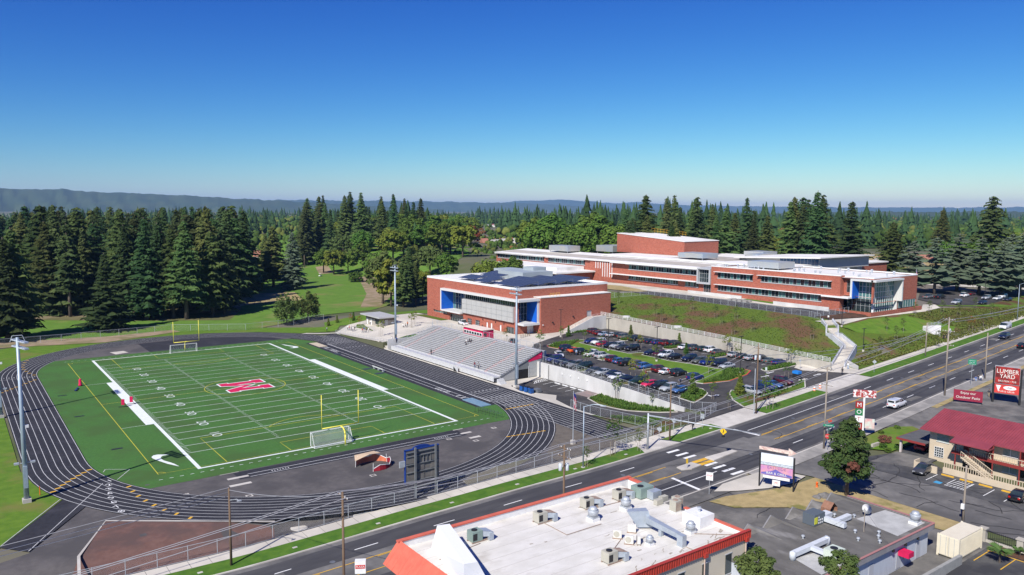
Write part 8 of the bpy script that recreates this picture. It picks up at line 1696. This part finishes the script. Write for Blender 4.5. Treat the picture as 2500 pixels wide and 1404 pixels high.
for i in range(10500):
    d = 430*math.exp(rg.random()**1.15*2.35); a = YAW+R(rg.uniform(-40,42)); x, y = CAM[0]+d*math.sin(a), CAM[1]+d*math.cos(a)
    pxx = FPX*math.tan(a-YAW)+1250
    if d < 560 and pxx < 620: continue
    if d < 700 and 560 < pxx < 1000: continue
    if d < 520 and pxx < 1900 and not 1170 < pxx < 1300: continue
    if d < 455: continue
    if 215 < x < 560 and -110 < y < 190: continue
    if yc(min(x,690))-25 < y < yc(min(x,690))+25 and x < 700: continue
    low = (1170 < pxx < 1365 and d < 740) or (1080 < pxx < 1220 and d < 1450)
    clump = math.sin(x*.011+1.3)*math.cos(y*.013)+.5*math.sin(x*.03+y*.021)
    if clump < -.55 and d < 1800 and rg.random() < .75: continue
    con = rg.random() < (.32+.2*math.sin(x*.006-y*.004))
    if low: con = False
    p = PRO[rg.randrange(5) if con else 5+rg.randrange(5)]; h = (rg.uniform(12,24)+20*rg.random()**2 if con else (rg.uniform(5,8.5) if low else rg.uniform(8,18))); w = h*rg.uniform(.85,1.2)*(1.0 if con else 1.15)
    VV.append(p[0]*np.array([w,w,h])+np.array([x,y,max(0,min(12,(x-100)*.05))-.3])); FF.append(p[1]+nv); nv += len(p[0])
    if con: c_ = np.array([.030,.060,.022])*rg.uniform(.7,1.5)
    else:
        q = rg.random(); c_ = np.array([.055,.095,.020] if q < .72 else ([.11,.13,.03] if q < .965 else [.15,.075,.03]))*rg.uniform(.7,1.35)
    CC.append(np.tile(np.append(c_,1.0), (len(p[0]),1)))
VV = np.concatenate(VV); FF = np.concatenate(FF); CC = np.concatenate(CC)
me = bpy.data.meshes.new('far_wood'); me.vertices.add(len(VV)); me.vertices.foreach_set('co', VV.ravel()); me.loops.add(FF.size); me.loops.foreach_set('vertex_index', FF.ravel().astype(np.int32)); me.polygons.add(len(FF)); me.polygons.foreach_set('loop_start', np.arange(0,FF.size,3,dtype=np.int32)); me.polygons.foreach_set('loop_total', np.full(len(FF),3,dtype=np.int32)); me.update(calc_edges=True); me.validate()
ca = me.color_attributes.new('tint','FLOAT_COLOR','POINT'); ca.data.foreach_set('color', CC.astype(np.float32).ravel()); me.materials.append(far_m)
mkobj('far_wood', me, kind='stuff', label='wooded city stretching to the far hills', cat='woods')
# houses and sheds among the far trees
def house(px, d, w, l, h, wallc, roofc, label, z=8, a=0.3, panels=False, flat=False):
    r_ = ray(px, 560); k_ = d/math.hypot(r_.x, r_.y); x, y = CAM[0]+r_.x*k_, CAM[1]+r_.y*k_; t = thing('house' if not flat else 'large_building', label, 'house' if not flat else 'building', (x,y,z), a)
    MB().box(-l/2,l/2,-w/2,w/2,-8,h).build('wall', wallc, t)
    if flat: MB().box(-l/2-.3,l/2+.3,-w/2-.3,w/2+.3,h,h+.6).build('roof', roofc, t); [MB().box(-l/2+4+i*(l-8)/3,-l/2+8+i*(l-8)/3,-2,2,h+.6,h+2.2).build('roof_unit', redroof, t) for i in range(4)]
    else:
        m = MB(); e = .6; m.add([(-l/2-e,-w/2-e,h-.3),(l/2+e,-w/2-e,h-.3),(l/2+e,w/2+e,h-.3),(-l/2-e,w/2+e,h-.3),(-l/2-e,0,h+w*.42),(l/2+e,0,h+w*.42)], [(0,1,5,4),(2,3,4,5),(1,2,5),(3,0,4)]); rf_ = m.build('roof', roofc, t); MB().box(l*.2,l*.2+.8,-.4,.4,h,h+w*.42+1).build('chimney', brick, rf_)
        for sx in (-.25,.25): MB().box(l*sx-.6,l*sx+.6,-w/2-.06,-w/2-.01,1.2,2.6).build('window', glassd, t)
        if panels: [MB().add([(-l/4+i*2.4,-w/2*.75,h+w*.42*.28),(-l/4+2.1+i*2.4,-w/2*.75,h+w*.42*.28),(-l/4+2.1+i*2.4,-w/2*.3,h+w*.42*.73),(-l/4+i*2.4,-w/2*.3,h+w*.42*.73)], [(0,1,2,3)]).build('solar_panel', MATS['solar_cell'], rf_) for i in range(2)]
wst = mat('house_white', (.66,.64,.58), rough=.8); gry = mat('house_grey', (.32,.33,.34), rough=.85); shg = mat('shingle_grey', (.22,.22,.22), (.28,.27,.26), 1, rough=.9); shr = mat('shingle_red', (.30,.13,.09), (.36,.17,.12), 1, rough=.9); shw = mat('shingle_pale', (.5,.47,.43), (.44,.41,.38), 1, rough=.9)
house(1150,1400,30,84,13,wst,roofwhite,'long white building with red roof units among the trees',2,-.4,flat=True)
for px, d, w, l, wc, rc, lb, pn in ((1318,650,9,14,wst,shr,'white house with red roof and two solar panels beyond the school',True),(1290,668,9,13,wst,shg,'white house with grey roof beside the solar house',False),(1345,690,9,12,wst,shw,'small white house with pale roof behind the solar house',False),(1215,680,10,15,wst,shw,'pale roofed house left of the solar house',False),(1243,700,10,14,gry,shw,'grey house with pale roof left of the solar house',False),(1192,715,9,13,wst,shr,'white house with reddish roof at the grove edge',False),(640,640,9,13,wst,shr,'white house glimpsed through the firs left of the golf green',False),(745,720,9,14,wst,shr,'red roofed house above the golf green',False),(760,690,9,12,gry,shg,'grey house behind the belt of firs',False),(2195,520,9,14,gry,shg,'grey house behind the park with a dark roof',False),(2240,500,9,16,wst,shg,'white house with grey roof behind the cedars',False),(2268,540,9,13,wst,shr,'white house with reddish roof behind the cedars',False),(2150,505,8,20,wst,shw,'long low white house at the park edge',False),(1990,560,9,13,wst,shr,'white house with red roof behind the row of firs',False),(700,900,10,16,wst,shw,'distant pale house above the cedar',False),(830,860,10,14,wst,shr,'distant white house over the belt of firs',False),(960,900,10,14,gry,shw,'distant grey house right of the fir belt',False)):
    house(px, d, w, l, 4.5, wc, rc, lb, 8 if px > 1100 else 1, rg.uniform(-.5,.8), pn)
# ------------------------------------------------------------------ hills on the horizon
def ridge(label, pts, dist, depth, seed):
    rr = random.Random(seed); V, F = [], []; n = 160
    for i in range(n+1):
        px = lerp(pts[0][0], pts[-1][0], i/n); py = interp(px, [p[0] for p in pts], [p[1] for p in pts]); r_ = ray(px, py); k_ = dist/math.hypot(r_.x, r_.y); x, y, z = CAM[0]+r_.x*k_, CAM[1]+r_.y*k_, CAM[2]+r_.z*k_
        ux_, uy_ = r_.x/math.hypot(r_.x,r_.y), r_.y/math.hypot(r_.x,r_.y); z += rr.uniform(-1,1)*dist*.00045+dist*.0004*math.sin(i*.7+seed)
        for s, f in ((-1,0),(-.72,.30),(-.45,.55),(-.25,.78),(-.1,.95),(0,1),(.4,.7),(1,0)): o_ = s*depth*(1+.15*math.sin(i*.9+s*5)); V.append((x+ux_*o_, y+uy_*o_, -6+(z+6)*f*(1 if f in (0,1) else rr.uniform(.9,1.08))))
    for i in range(n):
        for k in range(7): a = i*8+k; F.append((a,a+8,a+9,a+1))
    m = MB(); m.add(V, F); m.build('hills', mat('hill_forest', (.035,.06,.03), (.055,.075,.035), .004, rough=.95), kind='structure', smooth=True)
ridge('', [(-300,456),(0,459),(60,462),(160,462),(210,468),(330,472),(480,479),(560,484),(700,491),(900,503),(1080,512)], 8500, 1500, 3)
ridge('', [(560,494),(700,488),(850,490),(1000,491),(1150,494),(1280,496),(1400,503),(1480,506),(1620,512)], 13500, 1800, 8)
ridge('', [(1040,501),(1200,496),(1300,489),(1400,488),(1480,496),(1560,494),(1640,500),(1800,503),(2000,506),(2300,507),(2700,505)], 18500, 1800, 5)
ridge('', [(1850,522),(2000,518),(2130,516),(2300,518),(2420,516),(2560,518),(2750,515)], 5200, 900, 12)

# ------------------------------------------------------------------ the air between here and the hills
m = MB(); m.box(-23500,23500,-23500,23500,-12,345); hz = m.build('haze', None if False else bpy.data.materials.new('haze_air'), kind='stuff', label='thin blue haze filling the valley air', cat='haze')
hm_ = MATS['haze_air'] = bpy.data.materials['haze_air']; hm_.use_nodes = True; hm_.node_tree.nodes.clear(); ho = hm_.node_tree.nodes.new('ShaderNodeOutputMaterial'); hv = hm_.node_tree.nodes.new('ShaderNodeVolumePrincipled'); hv.inputs['Color'].default_value = (.34,.60,1.0,1); hv.inputs['Density'].default_value = HAZE; hm_.node_tree.links.new(hv.outputs[0], ho.inputs['Volume'])

# ------------------------------------------------------------------ people
random.seed(9)
def pers(px, py, pose, shirt, trou, label, ang=None, skin=0, bag=False, z=None, group=None):
    q = hit(px, py) if z is None else P(px, py, z); person(q[0], q[1], (G(*q[:2]) if z is None else z)+.03, random.uniform(0,6.28) if ang is None else R(ang), pose, shirt, trou, label, skin, bag, group)
A = pers
for px, py, sh, tr, lb in ((849,806,'white','dark','person in white shirt at the head of the group on the plaza ramp'),(853,807,'red','denim','person in red shirt second on the plaza ramp'),(858,808,'grey','dark','person in grey shirt on the plaza ramp beside the red shirt'),(862,810,'white','denim','person in white shirt walking down the plaza ramp with jeans'),(866,808,'black','dark','person in black on the plaza ramp'),(885,813,'red','denim','person in red top and jeans by the ramp fence'),(889,811,'blue','dark','person in blue top by the ramp fence'),(894,813,'black','dark','person in black beside the blue top by the ramp fence'),(900,812,'white','grey','person in white walking past the ramp fence')): pers(px, py, 'walk', sh, tr, lb, 180)
for px, py, sh, tr, lb in ((904,793,'white','dark','person in white before the concession stand'),(908,791,'grey','denim','person in grey and jeans before the concession stand'),(914,793,'blue','dark','person in blue at the concession window')): pers(px, py, 'stand', sh, tr, lb)
pers(798,810,'walk','grey','dark','lone person in grey walking on the path beside the lawn'); pers(984,800,'sit','white','dark','seated person in white on the plaza near the young trees'); pers(990,800,'sit','black','denim','seated person in black on the plaza near the young trees'); pers(995,797,'stand','orange','dark','standing person in orange on the plaza near the young trees')
pers(957,835,'stand','white','dark','person in white beside the left floodlight mast',z=2.0); pers(968,836,'stand','blue','dark','person in blue leaning at the left floodlight mast',z=2.0)
for i, (px, py, sh) in enumerate(((1136,834,'white'),(1141,836,'grey'),(1146,834,'black'),(1151,835,'dark'))):
    q = P(px, py, 5.2); r_ = min(16, max(0, int((q[0]-52.6)/.74))); person(52.6+r_*.74+.5, q[1], 1.45+r_*.29+.0, R(180), 'sit', sh, 'dark', f'person in {sh} sitting below the press box', i % 3)
for px, py, z, sh, tr, lb, po in ((1038,862,2.2,'dark','dark','person in dark clothes alone on the lower grandstand rows','stand'),(1151,889,2.6,'maroon','denim','person in maroon walking down the grandstand','walk'),(1158,894,2.4,'grey','dark','person with a backpack following on the grandstand','walk')):
    q = P(px, py, z); r_ = max(0, int((q[0]-52.6)/.74)); person(52.8+r_*.74, q[1], 1.46+r_*.29, R(200), po, sh, tr, lb, 1, 'backpack' in lb)
pers(1178,806,'walk','black','dark','person in black behind the press box'); pers(1184,808,'walk','dark','denim','person in jeans behind the press box'); pers(1203,812,'walk','black','dark','person striding along the gymnasium wall')
pers(1384,866,'stand','maroon','dark','person in maroon standing behind the navy SUV',skin=1); pers(1391,868,'stand','orange','dark','person in orange behind the orange sedan',skin=1); pers(1407,868,'stand','pale blue','denim','person in pale blue standing in the lot aisle')
pers(1576,922,'walk','maroon','denim','person with a backpack walking by the blue wagon',bag=True); pers(1631,915,'stand','red','dark','person in red beside the white sedan',skin=2); pers(1661,941,'walk','blue','dark','person in blue crossing the lot drive',bag=True); pers(1786,862,'stand','black','dark','person in black beside the silver sedan at the hill wall')
pers(1691,1052,'walk','black','dark','person in black on the pavement by the street fence',170,2,True); pers(2056,915,'walk','black','dark','person in black at the foot of the zigzag stair',200,1); pers(2070,902,'stand','white','pale blue','person in white beside the stair cheek wall',200)
pers(2304,830,'walk','black','dark','left walker in black on the hill pavement',190); pers(2311,830,'walk','dark','dark','right walker in dark clothes on the hill pavement',190); pers(2022,783,'stand','white','dark','person in white at the top of the zigzag stair')
for px, py, sh, tr, lb in ((2382,931,'blue','pale blue','seated person in pale trousers at the bus stop'),(2388,929,'dark','denim','seated person in dark top at the bus stop'),(2394,930,'white','denim','seated person in white top at the bus stop')): pers(px, py, 'sit', sh, tr, lb, 215)
pers(2414,970,'stand','dark','tan','person in dark jacket beside the patio banner')
for px, py, sh, lb in ((2258,697,'white','person in white on the park path'),(2312,700,'pale blue','person in pale blue under the cedars'),(2318,701,'white','person in white under the cedars'),(2093,651,'white','person in white on the park lawn'),(2100,650,'pale blue','person in pale blue on the park lawn')): pers(px, py, 'walk', sh, 'dark', lb)
# ------------------------------------------------------------------ goals and field equipment
yg = mat('goal_yellow', (.80,.70,.10), rough=.4)
for s, lb in ((-1,'yellow football goalpost at the end near the scoreboard'),(1,'yellow football goalpost at the end near the golf course')):
    t = athing('football_goalpost', lb, 'goalpost', (.8*0,s*57.4,0)); y0 = s*54.9; yb = s*56.9
    m = MB(); m.path([(0,yb,0),(0,yb,1.9),(0,yb-s*.25,2.5),(0,yb-s*.8,2.9),(0,y0,3.05)], .13, 10); m.build('gooseneck', yg, t, True); MB().tube((-3.56,y0,3.05),(3.56,y0,3.05),.09,n=10).build('crossbar', yg, t, True)
    for q in (-3.56,3.56): MB().tube((q,y0,3.05),(q,y0,9.2),.08,.07,8).build('upright', yg, t, True)
    t = athing('soccer_goal', lb.replace('yellow football goalpost','white framed soccer goal with net'), 'goal', (0,s*54,0)); g0 = s*54.1; g1 = s*56.0; x0, x1 = -5.4 if s < 0 else -4.6, 1.9 if s < 0 else 2.7
    for q in (x0,x1): MB().tube((q,g0,0),(q,g0,2.44),.06,n=8).build('goal_post', white, t); MB().path([(q,g0,2.44),(q,g0+s*.7,2.4),(q,g1,.05),(q,g0,.05)], .04, 6).build('side_frame', white, t)
    MB().tube((x0,g0,2.44),(x1,g0,2.44),.06,n=8).build('crossbar', white, t); MB().tube((x0,g1,.05),(x1,g1,.05),.04,n=6).build('ground_bar', white, t)
    m = MB(); m.quad((x0,g0+s*.7,2.4),(x1,g0+s*.7,2.4),(x1,g1,.05),(x0,g1,.05)); m.quad((x0,g0,2.44),(x1,g0,2.44),(x1,g0+s*.7,2.4),(x0,g0+s*.7,2.4))
    for q in (x0,x1): m.add([(q,g0,0),(q,g0,2.44),(q,g0+s*.7,2.4),(q,g1,.05)], [(0,1,2,3)])
    m.build('net', netmat, t)
sb = athing('scoreboard', 'scoreboard seen from behind on two steel posts with blue trim', 'scoreboard', (-.8,-87,0)); bluetrim = mat('trim_blue', (.012,.04,.20), rough=.5); gb = mat('board_back', (.13,.12,.115), (.17,.16,.15), 1.0, rough=.7)
for x in (-2.5,.95): MB().box(x-.13,x+.13,-87.2,-86.9,-.3,7.6).build('post', midsteel, sb)
MB().box(-3.9,1.7,-86.7,-86.45,2.3,7.2).build('board', gb, sb); MB().box(-3.98,-3.9,-86.75,-86.3,2.2,7.3).build('edge_trim', bluetrim, sb); MB().box(-3.98,1.75,-86.75,-86.3,7.2,7.32).build('edge_trim', bluetrim, sb)
for z in (2.6,3.9,5.1,6.3,6.9): MB().box(-3.85,1.65,-86.9,-86.7,z-.05,z+.05).build('brace', midsteel, sb)
for x in (-1.6,-1.0,-.4,.2): MB().box(x-.03,x+.03,-86.85,-86.72,5.1,6.3).build('brace', midsteel, sb)
for i, (xa, za_) in enumerate(((-3.8,2.4),(-3.8,5.2),(-2.2,2.4),(-2.2,3.95),(.3,2.4),(.3,4.0),(.3,5.2))): MB().box(xa,xa+1.35,-86.78,-86.7,za_+.05,za_+1.1).build('back_panel', gb, sb)
m = MB(); n = 12; m.add([(-1.2+1.5*math.cos(math.pi*i/n),-86.6,7.32+.42*math.sin(math.pi*i/n)) for i in range(n+1)]+[(-1.2+1.5*math.cos(math.pi*i/n),-86.4,7.32+.42*math.sin(math.pi*i/n)) for i in range(n+1)], [tuple(range(n+1)),tuple(range(2*n+1,n,-1))]+[(i,n+1+i,n+2+i,i+1) for i in range(n)]); m.build('arched_top', bluetrim, sb); MB().box(-4.9,-4.0,-86.7,-86.5,4.9,5.8).build('speaker_bracket', galv, sb)
# collapsed banner tunnel
tn = athing('team_tunnel', 'collapsed red and orange team tunnel frame on the asphalt', 'tunnel', (1,-71,0)); redt = mat('tunnel_red', (.30,.015,.03), (.2,.01,.02), 1.5, rough=.8); ort = mat('tunnel_orange', (.55,.14,.07), (.62,.22,.12), 1.2, rough=.8); tant = mat('tunnel_tan', (.60,.45,.30), (.54,.40,.27), 1, rough=.8)
arc = [(-1.2+3.0*math.cos(a), -70.6+2.6*math.sin(a)) for a in [R(150-22*i) for i in range(13)]]
for k, (a, b) in enumerate(zip(arc[:-1], arc[1:])):
    h0, h1 = 1.25+.3*math.sin(k*1.9)-.05*k, 1.25+.3*math.sin((k+1)*1.9)-.05*(k+1); m = MB(); m.add([(*a,.05),(*b,.05),(b[0]*.97,b[1]+.1,h1),(a[0]*.97,a[1]+.1,h0),(a[0]*.97,a[1]+.12,h0),(b[0]*.97,b[1]+.12,h1),(*b,.05),(*a,.05)], [(0,1,2,3),(4,5,6,7)]); m.build('fabric_panel', ort if k < 6 else redt, tn); MB().tube((a[0]*.97,a[1]+.1,h0),(b[0]*.97,b[1]+.1,h1),.05,n=6).build('hoop_tube', white, tn)
m = MB(); m.add([(-4.2,-70.0,1.3),(-3.2,-67.6,1.5),(.4,-67.5,1.55),(.9,-69.0,1.5),(-1.2,-69.2,1.7)], [(0,4,1),(1,4,2),(4,3,2)]); m.build('canvas_top', tant, tn)
for p in (arc[0],arc[6],arc[12]): MB().tube((*p,0),(p[0]*.97,p[1]+.1,1.4),.04,n=6).build('frame_leg', white, tn)
# smaller field things
t = athing('tackle_dummy', 'tall red tackling dummy on the turf', 'dummy', (-31.9,22.6,0)); MB().lathe([(.45,0),(.45,.3),(.33,.5),(.30,1.5),(.16,1.75)], (-31.9,22.6,.03), 12).build('pad', magenta, t, True); MB().lathe([(.48,0),(.48,.12)], (-31.9,22.6,.03), 12).build('base', darksteel, t)
t = athing('field_bench', 'blue low agility bench lying on the turf', 'bench', (-33.3,18,0)); MB().obox((-33.2,18.2), (.3,1), 1.6, .12, .25, .35).build('beam', bluetrim, t); [MB().obox((-33.2+.3*s,18.2+s), (1,-.3), .3, .05, .03, .25).build('leg', darksteel, t) for s in (-1,1)]
for (x, y), lb in (((-27.4,-5.0),'red blocking sled pad on the open turf'),((-25.5,-3.4),'red blocking sled pad at the edge of the white box')):
    t = thing('blocking_sled', lb, 'sled', (x,y,.03), R(-20)); MB().box(-.3,.3,-.15,.15,.5,1.7).build('pad', magenta, t); MB().box(-.9,.9,-.06,.06,.05,.15).build('skid', darksteel, t); MB().tube((.7,0,.1),(0,0,.9),.05).build('strut', darksteel, t)
hm = MB(); hm.path([(0,-.6,0),(0,-.6,1.0),(0,.6,1.0),(0,.6,0)], .03, 5); hm.path([(0,-.6,.02),(.7,-.6,.02)], .03, 5); hm.path([(0,.6,.02),(.7,.6,.02)], .03, 5); hfr = hm.mesh('frame', darksteel); hbd = MB().box(-.02,.02,-.6,.6,.92,1.05).mesh('bar', mat('hurdle_bar', (.10,.16,.12), rough=.5))
for i in range(7): t = thing('hurdle', 'dark metal hurdle in the row beside the covered jump pit', 'hurdle', (32.2+(.15*i),-51.6-i*1.1,.03), R(80), 'hurdles beside the jump pit'); mkobj('frame', hfr, t); mkobj('bar', hbd, t)
t = athing('players_bench', 'aluminium players bench on the jump runway edge', 'bench', (34.6,-1,0)); MB().box(34.4,34.7,-4.5,1.5,.45,.5).build('seat', alu, t); MB().box(34.0,34.05,-4.5,1.5,.6,.9).build('backrest', alu, t); [MB().box(34.1,34.7,y-.05,y+.05,0,.45).build('leg', alu, t) for y in (-4,-1.5,1)]
for (x, y, a, b), lb in (((32.5,1.5,1.1,.7),'dark mat beside the players bench toward the golf end'),((32.6,-5.4,1.1,.7),'dark mat beside the players bench toward the street end'),((34.8,26,.9,.9),'dark mat at the edge of the jump runway')): MB().box(x-a,x+a,y-b,y+b,.035,.12).build('ground_mat', mat('mat_dark', (.04,.055,.07), rough=.8), label=lb, cat='mat')
for x, y in ((-36.6,14),(-33.7,-36),(-36,-8)): MB().box(x-.9,x+.9,y-.35,y+.35,.04,.05).build('drain_cover', darksteel, field)
x, y = P2(93*1,1200); t = athing('marker_post', 'orange marker post beside the near floodlight mast', 'marker post', (-46.6,-55.3,0)); MB().tube((-46.9,-53.7,0),(-46.9,-53.7,1.3),.06,n=6).build('post', orange, t)
q = hit(1945,925); t = athing('bus_shelter', 'small dark shelter with bright blue top at the lot exit', 'shelter', (q[0],q[1],q[2])); MB().box(q[0]-.7,q[0]+.7,q[1]-.8,q[1]+.8,q[2]+1.3,q[2]+1.9).build('blue_top', mat('bright_blue', (.02,.20,.60), rough=.5), t); MB().box(q[0]-.65,q[0]+.65,q[1]-.75,q[1]+.75,q[2]+.05,q[2]+1.3).build('body', darksteel, t)
q = hit(1297,818); 
for i in range(5): x, y = P2(1272+i*5, 826-i*1.5, 3.6); t = athing('bollard', 'brown bollard in the row at the plaza edge', 'bollard', (x,y,3.6), 'bollards at the plaza edge'); MB().tube((x,y,3.5),(x,y,4.7),.1,n=8).build('shaft', wood, t); MB().lathe([(.11,0),(.09,.06),(.02,.08)], (x,y,4.7), 8).build('cap', wood, t)
gc = hit(782,675); t = thing('golf_cart', 'white golf cart on the path beyond the green', 'golf cart', (gc[0],gc[1],gc[2]+.02), .6); MB().box(-1.1,1.1,-.55,.55,.3,.75).build('body', white, t); MB().box(-.9,.8,-.6,.6,1.85,1.93).build('roof', white, t); [MB().tube((x_,y_,.7),(x_,y_,1.85),.03,n=4).build('roof_post', darksteel, t) for x_ in (-.8,.7) for y_ in (-.5,.5)]; [MB().tube((x_,y_-.08,.25),(x_,y_+.08,.25),.25,n=10).build('wheel', rubber, t) for x_ in (-.7,.75) for y_ in (-.5,.5)]
for i, (px, py) in enumerate(((1023,788),(1030,790))): pass
